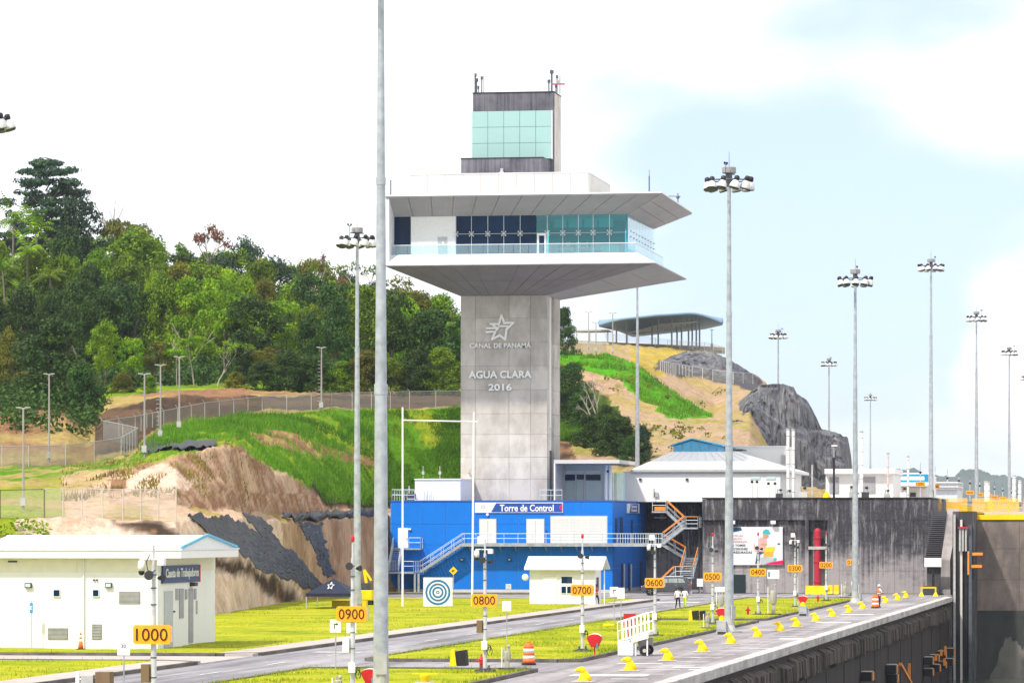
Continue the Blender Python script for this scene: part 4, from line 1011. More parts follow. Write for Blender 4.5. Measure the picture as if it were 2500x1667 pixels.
bpoly('printed_shape', charcoal, [(1420,705),(1500,705),(1500,665),(1430,670)], .014); bpoly('printed_shape', teal_p, [(1310,1200),(1380,1190),(1400,1110),(1310,1100)], .016)
def bt(s, zx0, zx1, zy, h, mat, b):
    p = bp((zx0+zx1)/2, zy); k = DP(p[0], p[1])/F/12.06
    text(s, mat, BB, (p[0], 417.09, p[2]), ((zx1-zx0)*k, h*k), ex=.006, bold=b)
bt('ANTE UN', 30, 395, 450, 50, ink_r, .0); bt('EVENTO', 30, 375, 540, 50, ink_r, .0); bt('INESPERADO', 30, 530, 625, 52, ink_r, .0)
bt('NO TOMES', 5, 480, 730, 62, ink, .015); bt('DECISIONES', 25, 545, 835, 64, ink, .015); bt('APRESURADAS', 15, 675, 935, 66, ink, .015)
for sx in (1789, 1888):
    p = PY(sx, 1275, 416.9); tag(M().box(p[0]-.25, p[0]+.25, 416.6, 416.95, p[2]-.15, p[2]+.2).tube((p[0], 416.9, p[2]), (p[0], 417.3, p[2]), .05).build('flood_lamp', white_clean), 'small white floodlight above the %s end of the billboard' % ('left' if sx < 1800 else 'right'), 'lamp', 'billboard floodlights')
# steep stair of slats by the gate, with the tide gauge box and yellow frame below
SS = thing('slatted_stair', 'steep dark slatted concrete stair at the end of the stained wall', 'stair', (XY(2288, 412), 412, 0), w=True)
n = 26; zt_, zb_ = ZY(1246, -23.5, 416), ZY(1372, -24.5, 411)
x0t, x1t, x0b, x1b = XY(2274, 416), XY(2311, 416), XY(2257, 411), XY(2297, 411)
M().hexa([(x0b,411,zb_-.4),(x1b,411,zb_-.4),(x1t,417,zb_-.4),(x0t,417,zb_-.4)], [(x0b,411,zb_-.1),(x1b,411,zb_-.1),(x1t,417,zt_-.1),(x0t,417,zt_-.1)]).build('slope', black, SS)
for i in range(n):
    t = i/(n-1); y = lerp(411, 416, t); z = lerp(zb_, zt_, t); a, b = lerp(x0b, x0t, t), lerp(x1b, x1t, t)
    M().box(a, b, y-.05, y+.15, z-.04, z+.03).build('step', plain('step_grey', (.10, .095, .11), .8) if i == 0 else MATS['step_grey'], SS)
M().hexa([(x1b+.02,410,-.0),(x1b+1.0,410,0),(x1t+1.2,417,0),(x1t+.05,417,0)], [(x1b+.02,411,zb_+.2),(x1b+.9,411,zb_+.2),(x1t+1.2,417,zt_+.2),(x1t+.05,417,zt_+.2)]).build('cheek_wall', weathered('cheek_concrete', (.36, .32, .31), (.13, .12, .125), .9, (1.5, 1.5, .3), .9, .85, 9, .3, .40, .62), SS)
M().box(x0b+.2, x1b, 411.5, 417, 0, zb_-.45).build('under_wall', conc_dark, SS)
gb_ = thing('gauge_box', 'white gauge box on a black post below the slatted stair', 'equipment', (XY(2278, 409), 409, 0), w=True)
x0, x1 = XY(2257, 409), XY(2299, 409)
M().box(x0, x1, 408.7, 409.3, ZY(1383, x0, 409), ZY(1361, x0, 409)).build('box', white, gb_); M().box((x0+x1)/2-.12, (x0+x1)/2+.12, 408.9, 409.1, .9, ZY(1383, x0, 409)).build('post', black, gb_)
M().box(x0-.1, x1-.2, 408.4, 409.6, 0, .9).build('base', charcoal, gb_)
yfx0, yfx1 = XY(2248, 403), XY(2286, 403)
yfz = ZY(1432, yfx0, 403)
m = M().box(yfx0, yfx1, 402.95, 403.1, yfz-.14, yfz)
for x in (yfx0, yfx1-.14): m.box(x, x+.14, 402.95, 403.1, 0, yfz-.14); m.hexa([(x-.2,402.6,0),(x+.34,402.6,0),(x+.34,403.4,0),(x-.2,403.4,0)], [(x,402.95,.4),(x+.14,402.95,.4),(x+.14,403.1,.4),(x,403.1,.4)])
tag(m.build('barrier_frame', yellow), 'yellow steel barrier frame standing in front of the gauge box', 'barrier')
# gate pier and rolling gate
PIER = thing('gate_pier', 'dark concrete gate pier with steel guides at the chamber corner', 'pier', (-21, 402, -16), w=True)
M().box(-21.05, -19.0, 398, 430, -16, 8.2).build('pier', conc_dark, PIER); M().box(-24, -21.06, 397.3, 430, -16, .0).build('pier_foot', conc_dark, PIER)
for k, (a, b) in enumerate(((-20.95, -20.75), (-20.3, -20.1), (-19.5, -19.2))): M().box(a, b, 397.5, 398, -12, 7.9 - k*.5).build('guide', [grey_box, conc_pale, steel_dark][k], PIER)
M().box(-19.9, -19.6, 397.7, 398, -16, 5.0).build('guide_recess', black, PIER)
gate_m = weathered('gate_face', (.28, .225, .195), (.085, .072, .07), .95, (1.2, 1.2, .3), .7, .85, 6, .25, .40, .60)
algae = weathered('algae', (.060, .064, .056), (.012, .014, .018), .95, (1, 1, .3), .7, .6, 5, .4)
GT = thing('lock_gate', 'broad grey brown lock gate wall topped by a yellow beam', 'gate', (-5, 406, -16), w=True)
gy = 404.0; zt = ZY(1268, -17, gy); wl = ZY(1490, -17, gy)
gp = M().box(-19.0, 40, gy+.05, gy+8, -16, zt).build('gate_body', conc_dark, GT)
for i in range(12):
    a, b = lerp(-19.0, 30, i/12), lerp(-19.0, 30, (i+1)/12)
    for z0, z1 in ((wl, 1.6), (1.6, 4.6), (4.6, zt)): M().box(a+.015, b-.015, gy, gy+.06, z0+.015, z1-.015).build('gate_panel', gate_m, gp)
m = M(); n = 420
for i in range(n):
    a, b = lerp(-18.9, 8, i/n), lerp(-18.9, 8, (i+1)/n)
    z0 = [lerp(-9.0, -4.6, max(0, min(1, (q+18.2)/1.8))) + 1.0*fbm(q*.6, 3) + .7*fbm(q*2.3, 1, 0, 6) for q in (a, b)]; m.hexa([(a,gy-.08,z0[0]),(b,gy-.08,z0[1]),(b,gy,z0[1]),(a,gy,z0[0])], [(a,gy-.12,wl),(b,gy-.12,wl),(b,gy,wl),(a,gy,wl)])
m.build('algae_growth', algae, gp)
M().box(-18.98, 40, gy-.02, gy+.05, -16, wl).build('wet_face', weathered('wet_face', (.20, .19, .165), (.06, .06, .055), .9, (1, 1, .5), .5), gp)
M().box(-19.2, 40, gy-.15, gy+8, zt, zt+.48).build('top_beam', yellow, GT)
m = M()
for z in (.65, 1.15, 1.7): m.box(-19, 40, gy+.0, gy+.05, zt+z, zt+z+.06)
for i in range(40): x = -19 + i*1.5; m.box(x, x+.06, gy, gy+.05, zt+.6, zt+1.76)
m.build('railing', yellow, GT)
bt_ = thing('black_pipes', 'bundle of pale vertical pipes strapped to the gate pier', 'pipe', (-20.6, 397, 2), w=True)
for k in range(3): M().tube((-20.3+k*.28, 397.3, ZY(1345, -20, 397)), (-20.3+k*.28, 397.3, ZY(1290, -20, 397)), .1, n=8).build('pipe', grey_box, bt_)
M().box(-20.5, -19.5, 397.1, 397.5, ZY(1290, -20, 397), ZY(1285, -20, 397)).build('strap', pink_red, bt_)
# yellow rails and barrier on the upper platform edge
UR = thing('upper_railing', 'yellow safety railing along the upper lock level edge', 'railing', (-24, 432, 9.4), w=True)
for i in range(9):
    y = 432 + i*11; railing(UR, [(-25.5, y, 8.3), (-25.5, y+10.6, 8.3)], h=1.3, mat=yellow, mids=(.25, .5, .75), posts=1.8, r=.05)
for i in range(5):
    x = -26 + i*2.6; M().box(x, x+2.2, 428+i*1.5, 428.1+i*1.5, 8.3, 9.7).build('mesh_panel', mesh_mat('yellow_mesh', (.85, .5, .06), .32) if i == 0 else MATS['yellow_mesh'], UR)
M().box(-23.9, -12, 418.2, 446, 7.2, 8.25).build('platform', conc_pale, UR)
for i in range(3):
    x = -19.0 + i*.1; M().box(-18.9 + i*3.8, -17.7 + i*3.8, 424, 424.1, 8.3, 9.5).build('mesh_panel', MATS['yellow_mesh'], UR)
# fender blocks bolted to the chamber wall
fo = plain('fender_orange', (.75, .26, .03), .5, var=.2)
FEN = [(2118,1650),(2178,1632),(2180,1655),(2268,1612),(2282,1606),(2300,1597),(2320,1590),(2268,1640),(2285,1630),(2300,1622),(2318,1615)]
ords = ['bottom row, far left', 'left pair, upper', 'left pair, lower', 'top row, first', 'top row, second', 'top row, third', 'top row, last', 'lower row, first', 'lower row, second', 'lower row, third', 'lower row, last']
for (sx, sy), w in zip(FEN, ords):
    p = PX(sx, sy, -20.9); k = DP(p[0], p[1])/F
    t = thing('fender_block', 'black orange ended fender block on the lock wall, ' + w, 'fender', (-21.3, p[1], p[2]), group='fender blocks on the lock wall')
    M().box(0, .75, -.9, .9, -.32, .32).build('block', black, t, bevel=.03); M().box(.0, .72, -.85, .85, .325, .36).build('top_plate', grey_box, t)
    M().box(.755, .80, -.25, .85, -.28, .30).build('end_face', fo, t)
for k, (sx, y0, y1, sl) in enumerate([(2198,1620,1667,26),(2220,1618,1660,0),(2285,1596,1612,0),(2298,1585,1600,0),(2308,1576,1598,0),(2306,1606,1624,0)]):
    a, b = PX(sx+sl, y1, -20.4), PX(sx, y0, -20.4)
    tag(M().beam(a, b, .22, .22).build('fender_bar', fo), ['long slanting orange bar in front of the lock wall fenders', 'upright orange bar beside the slanting bar', 'short orange bar over the first top fender', 'short orange bar between the top fenders', 'tallest orange bar at the last top fender', 'low orange bar between the fender rows'][k], 'bar', 'orange fender bars')
for k, (sx, sy) in enumerate([(2380,1352),(2378,1382)]):
    p = PY(sx, sy, 396.8); t = thing('fender_block', 'orange ended fender block on the gate pier, %s of two' % ('upper', 'lower')[k], 'fender', p, group='gate pier fenders')
    M().box(-.3, .8, 0, .5, -.2, .2).build('block', charcoal, t); M().box(-.25, .75, -.03, -.005, -.12, .14).build('end_face', fo, t)
p = PY(2364, 1345, 396.7); q = PY(2364, 1402, 396.7); tag(M().beam(q, p, .16, .16, (0, 1, 0)).build('fender_bar', fo), 'upright orange bar fixed to the gate pier', 'bar')

# ================================================================ UPPER TERRACE BUILDINGS
def bbox_w(name, mat, par, s0, s1, y0, y1, Y, d, bev=0):
    x0, x1 = XY(s0, Y), XY(s1, Y); xm = (x0+x1)/2
    return M().box(x0, x1, Y, Y+d, ZY(y1, xm, Y), ZY(y0, xm, Y)).build(name, mat, par, bevel=bev)
t = thing('roof_block', 'low plain white block on the terrace left of the tower shaft', 'building', (XY(1066, 430), 430, 9.3), w=True)
bbox_w('wall', white, t, 1013, 1124, 1170, 1226, 430, 8); bbox_w('coping', white_clean, t, 1011.5, 1125, 1168, 1171, 429.9, 8.2)
for s in (1033, 1074): x = XY(s, 434); M().tube((x, 434, ZY(1170, x, 434)), (x, 434, ZY(1137, x, 434)), .04, n=5).box(x-.12, x+.12, 433.9, 434.1, ZY(1158, x, 434), ZY(1150, x, 434)).build('roof_mast', grey_box, t)
lad = M()
for s in (1036, 1044, 1053): x = XY(s, 429.8); lad.tube((x, 429.7, 9.3), (x, 429.7, ZY(1198, x, 430)), .03, n=5)
lad.build('ladder', steel, t)
TR = thing('terrace_railing', 'pale guard railing on the blue building roof, left corner', 'railing', (XY(985, 418), 418, 9.44), w=True)
railing(TR, [(XY(957, 417.5), 417.5, 9.44), (XY(1012, 417.5), 417.5, 9.44)], h=1.1, mids=(.5,)); railing(TR, [(XY(957, 417.5), 417.5, 9.44), (XY(957, 417.5), 440, 9.44)], h=1.1)
TR = thing('terrace_railing', 'pale guard railing between the shaft and the canopy entrance', 'railing', (XY(1350, 428), 428, 9.44), w=True)
railing(TR, [(XY(1318, 428), 428, 9.44), (XY(1372, 428), 428, 9.44)], h=1.15, mids=(.5,))
t = thing('roof_unit', 'slatted air unit behind the left terrace railing', 'equipment', (XY(1003, 421), 421, 9.44), w=True)
bbox_w('casing', charcoal, t, 996, 1011, 1204, 1216, 421, 1); bbox_w('frame', grey_box, t, 994, 1013, 1216, 1219, 420.9, 1.2); bbox_w('legs', grey_box, t, 997, 1000, 1186, 1204, 421.3, .2)
# canopy entrance
E = thing('canopy_entrance', 'grey concrete framed entrance with frosted doors beside the tower shaft', 'building', (XY(1430, 430), 430, 9.3), w=True)
Yc = 429.0
bbox_w('roof_slab', conc_pale, E, 1352, 1512, 1122, 1131, Yc, 13)
bbox_w('side_wall', white_clean, E, 1352, 1355, 1131, 1225, Yc, 9)
bbox_w('side_wall', conc_pale, E, 1355, 1357, 1131, 1225, Yc+.1, 8)
bbox_w('back_wall', frost, E, 1366, 1490, 1132, 1226, 436, .3)
for s0, s1, y0, y1, m_ in ((1374,1404,1176,1224,frost),(1408,1425,1174,1224,frost),(1430,1472,1176,1224,frost),(1374,1404,1158,1172,glass_dark),(1408,1425,1158,1170,glass_dark),(1430,1466,1158,1172,glass_dark),(1374,1464,1148,1157,white_clean)):
    bbox_w('door_pane', m_, E, s0, s1, y0, y1, 435.9, .08)
for s in (1405.5, 1427.5, 1475): bbox_w('mullion', white_clean, E, s-1, s+1, 1150, 1225, 435.8, .1)
for s in (1480, 1490): x = XY(s, 432); M().tube((x, 432, 9.3), (x, 432, ZY(1135, x, 432)), .16, n=10).build('column', white_clean, E)
bbox_w('glass_wall', glass_pale, E, 1493, 1526, 1154, 1225, 434, .06)
M().sphere(PY(1484, 1150, 431), .14).build('dome_camera', black, E)
# hipped white building
Wb = thing('hipped_building', 'white building with low white hipped roof on the upper lock level', 'building', (XY(1710, 436), 436, 9.4), w=True)
Yh = 437.0; hx0, hx1 = XY(1522, Yh), XY(1905, Yh); hz = ZY(1150, (hx0+hx1)/2, Yh); hb = 462.0
M().box(hx0, hx1, Yh, hb, 9.4, hz).build('wall', white, Wb)
ex0, ex1 = XY(1540, Yh-.3), XY(1922, Yh-.3); ez = ZY(1146, -45, Yh-.3); rz_ = ZY(1102, -45, 449)
M().box(ex0, ex1, Yh-.3, hb+1, ez-.28, ez).build('eave', panel_white, Wb)
M().box(ex0+.3, ex1-.3, Yh-.25, Yh, ez-.34, ez-.285).build('eave_soffit', grey_box, Wb)
roofw = plain('white_roof', (.76, .77, .77), .5, var=.06)
rm = M(); r0, r1 = XY(1640, 449), XY(1800, 449)
rm._a([(ex0,Yh-.3,ez+.005),(ex1,Yh-.3,ez+.005),(ex1,hb+1,ez+.005),(ex0,hb+1,ez+.005),(r0,449,rz_),(r1,449,rz_)], [(0,1,5,4),(1,2,5),(2,3,4,5),(3,0,4),(3,2,1,0)]); rf = rm.build('roof', roofw, Wb)
for i in range(1, 12):
    u = i/12; a = Vector((lerp(ex0, ex1, u), Yh-.3, ez+.03)); b = Vector((lerp(r0, r1, u), 449, rz_+.03)); M().beam(a, b, .06, .05).build('roof_seam', panel_white, rf)
M().box(ex0, ex1, Yh-.4, Yh-.3, ez-.2, ez+.02).build('gutter', grey_box, Wb)
for s in (1563, 1677): bbox_w('wall_lamp', charcoal, Wb, s-3, s+3, 1167, 1173, Yh-.15, .15)
bbox_w('meter_box', grey_box, Wb, 1598, 1607, 1201, 1212, Yh-.2, .2)
bbox_w('lamp_post', steel_dark, Wb, 1596, 1597.6, 1192, 1216, Yh-.3, .1)
# blue monitor roof
cu = thing('roof_monitor', 'light blue gabled roof monitor behind the hipped white roof', 'building', (XY(1700, 458), 458, 10), w=True)
Ym = 452; a0, a1 = XY(1645, Ym), XY(1752, Ym); zb0, zt0, za = ZY(1106, -38, Ym), ZY(1087, -38, Ym), ZY(1074, -38, Ym)
M().prism([(a0, zb0-1.2), (a1, zb0-1.2), (a1, zt0), ((a0+a1)/2-.4, za), (a0, zt0)], 'y', Ym, Ym+22).build('wall', sky_blue, cu)
for i in range(6): x = lerp(a0, a1, i/5); M().box(x-.03, x+.03, Ym-.04, Ym, zb0, zt0+(.1 if i in (0, 5) else .3)).build('rib', plain('rib_blue', (.06, .32, .55), .5) if i == 0 else MATS['rib_blue'], cu)
for (p, q) in (((a0-.4, zt0-.05), ((a0+a1)/2-.4, za+.12)), ((a1+.5, zt0-.05), ((a0+a1)/2-.4, za+.12))):
    M().hexa([(p[0],Ym-.4,p[1]),(q[0],Ym-.4,q[1]),(q[0],Ym+22,q[1]),(p[0],Ym+22,p[1])], [(p[0],Ym-.4,p[1]+.14),(q[0],Ym-.4,q[1]+.14),(q[0],Ym+22,q[1]+.14),(p[0],Ym+22,p[1]+.14)]).build('roof', plain('roof_blue', (.05, .40, .70), .45) if p[0] < q[0] else MATS['roof_blue'], cu)
t = thing('roof_block', 'white upper storey block behind the hipped roof, near the twin stacks', 'building', (XY(1850, 462), 462, 10), w=True)
bbox_w('wall', white, t, 1788, 1915, 1090, 1160, 466, 12); bbox_w('coping', white_clean, t, 1786, 1917, 1088, 1091, 465.9, 12.3); bbox_w('louvre', grey_box, t, 1908, 1918, 1110, 1140, 465.8, .1)
bbox_w('grey_wing', plain('pale_sheet', (.5, .56, .6), .5), t, 1752, 1790, 1098, 1112, 460, 4); bbox_w('wing_roof', charcoal, t, 1750, 1812, 1096, 1099, 459.8, 5)
for k, s in enumerate((1832, 1870)):
    t = thing('wall_hatch', 'pale blue window high on the hipped building wall, %s of two' % ('left', 'right')[k], 'window', PY(s+12, 1170, Yh-.05), w=True)
    bbox_w('pane', frost, t, s, s+24, 1160, 1170, Yh-.06, .05); bbox_w('frame', white_clean, t, s-2, s+26, 1158, 1160, Yh-.1, .1)
# slender stacks
def stack(label, s, y0, y1, r, Y, mat=white):
    x = XY(s, Y); zt = ZY(y0, x, Y)
    t = thing('vent_stack', label, 'pipe', (x, Y, ZY(y1, x, Y)), w=True)
    M().tube((x, Y, ZY(y1, x, Y)), (x, Y, zt), r, n=14).build('pipe', mat, t, auto=True)
    M().lathe([(r*1.15, zt-.15), (r*1.15, zt+.05)], 14, (x, Y, 0)).build('collar', grey_box, t)
    for k in range(5): z = lerp(ZY(y1, x, Y), zt, (k+.5)/5); M().lathe([(r*1.06, z-.05), (r*1.06, z+.05)], 14, (x, Y, 0)).build('clamp', grey_box, t)
stack('tall white vent stack, left one of the twin stacks', 1924, 1047, 1218, .17, 433); stack('tall white vent stack, right one of the twin stacks', 1937, 1048, 1218, .17, 433)
stack('pale vent stack right behind the lamp mast over the flat white building', 2103, 1053, 1218, .2, 470)
stack('faded pink striped stack left of the blue banded building', 2168, 1106, 1218, .12, 440, plain('pink_white', (.75, .6, .56), .5)); stack('pale twin pipe in front of the blue banded building', 2217, 1113, 1218, .12, 440); 
stack('thick short white stack near the far orange signs', 2410, 1175, 1250, .32, 470); stack('slim white stack with red flag end near the far right edge', 2476, 1160, 1235, .2, 480); stack('rightmost slim white stack beyond the gate', 2490, 1172, 1240, .18, 480)
stack('bent pale post beside the rock at the end of the hipped building', 1983, 1135, 1218, .09, 440, conc_pale)
t = thing('camera_mast', 'dark lattice mast with white crosshead standing on the stained wall', 'mast', PY(2036, 1218, 425), w=True)
x, y, z = PY(2036, 1218, 425); zt = ZY(1088, x, 425)
M().tube((x, y, z-.3), (x, y, zt-1.2), .11, n=8).build('pole', black, t); M().box(x-.04, x+.04, y, y+.08, zt-1.3, zt).build('rail', steel, t); M().box(x-.25, x+.35, y-.1, y+.1, zt-.05, zt+.08).build('head', white_clean, t)
for k in range(6): M().box(x-.14, x+.14, y-.03, y+.03, zt-1.4-k*.35, zt-1.36-k*.35).build('rung', steel_dark, t)
# flat white building and blue banded building
t = thing('flat_building', 'flat roofed white building with grey blank windows behind the stained wall', 'building', (XY(2100, 480), 480, 9.4), w=True)
bbox_w('wall', white, t, 2016, 2180, 1156, 1225, 480, 14); bbox_w('fascia', white_clean, t, 2013, 2184, 1144, 1156, 479.2, 15)
for s0, s1 in ((2025,2048),(2106,2137)):
    w = bbox_w('window', plain('blind_grey', (.33, .33, .36), .6, var=.15) if s0 < 2050 else MATS['blind_grey'], t, s0, s1, 1164, 1204, 479.9, .1)
    for k in range(4): bbox_w('blind_fold', grey_box, w, lerp(s0, s1, (k+.5)/4), lerp(s0, s1, (k+.5)/4)+.8, 1165, 1203, 479.86, .04)
t = thing('banded_building', 'white building with two bright blue bands near the wall end', 'building', (XY(2220, 520), 520, 9.4), w=True)
bb_blue = plain('band_blue', (.0, .22, .42), .5, var=.08)
bbox_w('wall', white, t, 2168, 2268, 1154, 1226, 520, 16)
for y0, y1 in ((1157,1161.5),(1171.5,1176)): bbox_w('band', bb_blue, t, 2172, 2266, y0, y1, 519.9, .1)
bbox_w('band', bb_blue, t, 2257, 2266, 1161.5, 1171.5, 519.9, .1)
bbox_w('canopy', white_clean, t, 2166, 2262, 1180, 1186, 517, 3); bbox_w('canopy_shade_strip', grey_box, t, 2168, 2260, 1186, 1190, 518, 2)  # solid grey strip stands in for the shade under the canopy
bbox_w('door', charcoal, t, 2222, 2236, 1202, 1212, 519.85, .1)
t = thing('banded_shed', 'pale low shed with stacked roof lines beyond the orange signs', 'building', (XY(2310, 560), 560, 9.4), w=True)
bbox_w('wall', plain('pale_blue_shed', (.55, .6, .66), .6), t, 2270, 2337, 1180, 1228, 560, 14)
for k in range(4): bbox_w('roof_line', [panel_white, steel][k % 2], t, 2268, 2339, 1176+k*5, 1179+k*5, 559.8-k*.1, 14)
# clutter on the wall top: valve sets and small plants
for k, (s, y0, w) in enumerate([(1902,1203,16),(1925,1205,14),(1960,1198,22),(2112,1197,18),(2090,1212,18),(2165,1205,14),(2205,1200,16),(2078,1195,10)]):
    p = PY(s, 1218, 424); kk = DP(p[0], p[1])/F; W_ = w*kk; Hh = (1218-y0)*kk + .3
    t = thing('valve_set', ['dark valve set below the twin stacks', 'low pipe set right of the twin stacks', 'white tank end beside the rock', 'dark winch right of the near lamp mast', 'low white bench left of the winch', 'grey pump at the pink stack', 'white box at the twin pipe', 'pale pump in front of the flat building'][k], 'equipment', (p[0], 424, 9.7))
    mt = [charcoal, grey_box, conc_pale, charcoal, white, grey_box, white, grey_box][k]
    M().box(-W_/2, W_/2, 0, .5, 0, Hh*.5).build('base', mt, t, bevel=.03)
    M().tube((-W_*.25, .2, Hh*.5), (-W_*.25, .2, Hh), .07, n=8).tube((W_*.2, .2, Hh*.5), (W_*.2, .2, Hh*.85), .1, n=8).build('riser', grey_box, t)
    M().lathe([(.16, Hh*.8), (.18, Hh*.82), (.18, Hh*.9), (.1, Hh*.98)], 12, (W_*.2, .2, 0)).build('hand_wheel', black, t)
for k, s in enumerate((1836, 1848, 1876, 1892)):
    p = PY(s, 1218, 428); x = p[0]; zt = ZY(1176 if k < 2 else 1180, x, 428)
    t = thing('breather_pipe', 'white breather pipe with black cap in front of the hipped building, %s from left' % ('first', 'second', 'third', 'fourth')[k], 'pipe', (x, 428, 9.6), w=True, group='breather pipes on the wall')
    M().tube((x, 428, 9.6), (x, 428, zt), .1, n=10).build('pipe', white, t); M().sphere((x, 428, zt), .16, 10, 6).build('cap', black, t)
M_ = M(); p = PY(2018, 1217, 423)
tag(M().lathe([(.42, 0), (.30, .35), (.12, .62), (.04, .66)], 12, (p[0], 423, 9.68)).build('marker_cone', yellow), 'small yellow cone cap on the edge of the stained wall', 'marker')
# upper lock kilometre of orange signs is built with the sign posts below

# ================================================================ HIGH LAMP MASTS
def mast_proto():
    r = thing('lamp_mast', 'x', 'lamp mast', (0, 0, 0), group='high lamp masts')
    M().tube((0, 0, 0.5), (0, 0, 12), .30, .235, 16).tube((0, 0, 12), (0, 0, 20), .225, .17, 16).tube((0, 0, 20), (0, 0, 28.0), .16, .115, 16).build('pole', steel, r, auto=True)
    M().lathe([(.26, 11.7), (.26, 12.1)], 16).build('pole_joint', steel, r); M().lathe([(.19, 19.8), (.19, 20.1)], 16).build('pole_joint', steel, r)
    M().box(-.6, .6, -.6, .6, 0, .12).lathe([(.5, .12), (.32, .5), (.31, 1.1)], 16).build('base_plate', grey_box, r)
    M().box(-.22, .22, -.36, -.28, .9, 1.7).build('hatch', grey_box, r)
    M().lathe([(.42, 28.75), (.44, 28.78), (.44, 29.1), (.40, 29.14)], 18).build('head_housing', plain('housing_grey', (.28, .27, .27), .5), r)
    M().lathe([(.14, 27.9), (.2, 28.2), (.2, 28.75)], 12).box(-.6, .6, -.05, .05, 28.68, 28.75).build('head_frame', steel_dark, r)
    m = M(); n = 24
    for i in range(n):
        a, b = 2*pi*i/n, 2*pi*(i+1)/n; m.tube((1.15*cos(a), 1.15*sin(a), 28.3), (1.15*cos(b), 1.15*sin(b), 28.3), .04, n=5)
    for i in range(5): a = 2*pi*i/5; m.tube((.15*cos(a), .15*sin(a), 28.4), (1.15*cos(a), 1.15*sin(a), 28.3), .035, n=5)
    m.build('ring_frame', steel_dark, r)
    M().tube((0, 0, 29.1), (0, 0, 30.1), .022, .012, 5).build('lightning_rod', steel_dark, r)
    M().tube((-.85, -.3, 28.3), (-.85, -.3, 29.25), .02, n=5).box(-1.0, -.7, -.32, -.28, 29.2, 29.24).sphere((-.98, -.3, 29.32), .08, 8, 5).sphere((-.72, -.3, 29.32), .08, 8, 5).build('warning_lights', black, r)
    bell = M().lathe([(.34, -.02), (.335, .05), (.29, .22), (.21, .38), (.14, .46)], 16).mesh('lamp', True); bell.materials.append(plain('lamp_shade', (.62, .62, .62), .45, var=.08))
    cap = M().lathe([(.13, .45), (.17, .49), (.17, .68), (.10, .76)], 12).mesh('lamp_cap', True); cap.materials.append(black)
    ln = M().lathe([(.27, -.10), (.335, -.022)], 16).mesh('lamp_lens', False); ln.materials.append(lens)
    for i in range(10):
        a = 2*pi*(i+.3)/10; tilt = .30
        L_ = shared(bell, 'lamp', r, (1.28*cos(a), 1.28*sin(a), 27.78), (tilt*-sin(a), tilt*cos(a)*-1, 0))
        shared(cap, 'lamp_cap', L_); shared(ln, 'lamp_lens', L_)
    return r
mp = mast_proto()
MASTS = [(930, 160, 0, 'nearest lamp mast, thick grey pole running up past the top edge'), (-27, 238, 0, 'lamp mast head just showing at the left picture edge'),
 (872, 311, 0, 'lamp mast on the left in front of the wooded hill'), (1780, 259, 0, 'tall lamp mast in front of the safety billboard'), (2088, 361, 0, 'lamp mast in front of the stained wall near the gauge box'),
 (2273, 491, 9.4, 'lamp mast standing at the right end of the stained wall'), (2384, 610, 9.4, 'lamp mast on the upper lock, third pole from the right edge'), (2464, 729, 9.4, 'lamp mast on the upper lock, second pole from the right edge'),
 (2509, 850, 9.4, 'lamp mast cut by the right picture edge, its head highest'), (2517, 930, 9.4, 'lamp mast cut by the right picture edge, its head lower'),
 (1900, 665, 9.4, 'thin far lamp mast in front of the dark rock cliff, left one'), (2024, 777, 9.4, 'thin far lamp mast behind the end of the rock cliff'), (2125, 985, 9.4, 'smallest and farthest lamp mast over the flat white building'), (1556, 505, 9.4, 'lamp mast pole rising behind the tower cabin, head hidden')]
for k, (sx, D, z, lb) in enumerate(MASTS):
    p = PD(sx, 1291, D); loc = (p[0], p[1], z)
    if k == 0: mp.location = loc; mp.rotation_euler = (0, 0, .2); mp['label'] = lb
    else:
        c_ = copy_tree(mp, loc, .37*k, lb)
        if k == 1: c_.scale = (1, 1, 1.063)

# ================================================================ NUMBER POSTS
def num_board(par, s, z=3.3, w=1.16, h=.57, y=-.22):
    b = M().prism([(-w/2+.05, z-h/2), (w/2-.05, z-h/2), (w/2, z-h/2+.05), (w/2, z+h/2-.05), (w/2-.05, z+h/2), (-w/2+.05, z+h/2), (-w/2, z+h/2-.05), (-w/2, z-h/2+.05)], 'y', y, y+.12).build('number_board', amber, par)
    m = M().box(w/2+.002, w/2+.05, y+.02, y+.12, z-h/2+.06, z+h/2-.04).build('board_edge', grey_box, b)
    text(s, digit, b, (0, y-.012, z), (w*.84, h*.66), ex=.02, bold=-.004)
def cable_loops(par, z, seed):
    rr = random.Random(seed); m = M()
    for k in range(3):
        pts = []; r = rr.uniform(.1, .2); cx = .14 + rr.uniform(0, .1); cz = z + rr.uniform(-.15, .1)
        for i in range(9): a = pi*1.7*i/8 - 1; pts.append((cx + r*cos(a)*.6, -.12 + .03*k, cz + r*sin(a)))
        m.path(pts, .016, 5)
    m.build('cable', black, par)
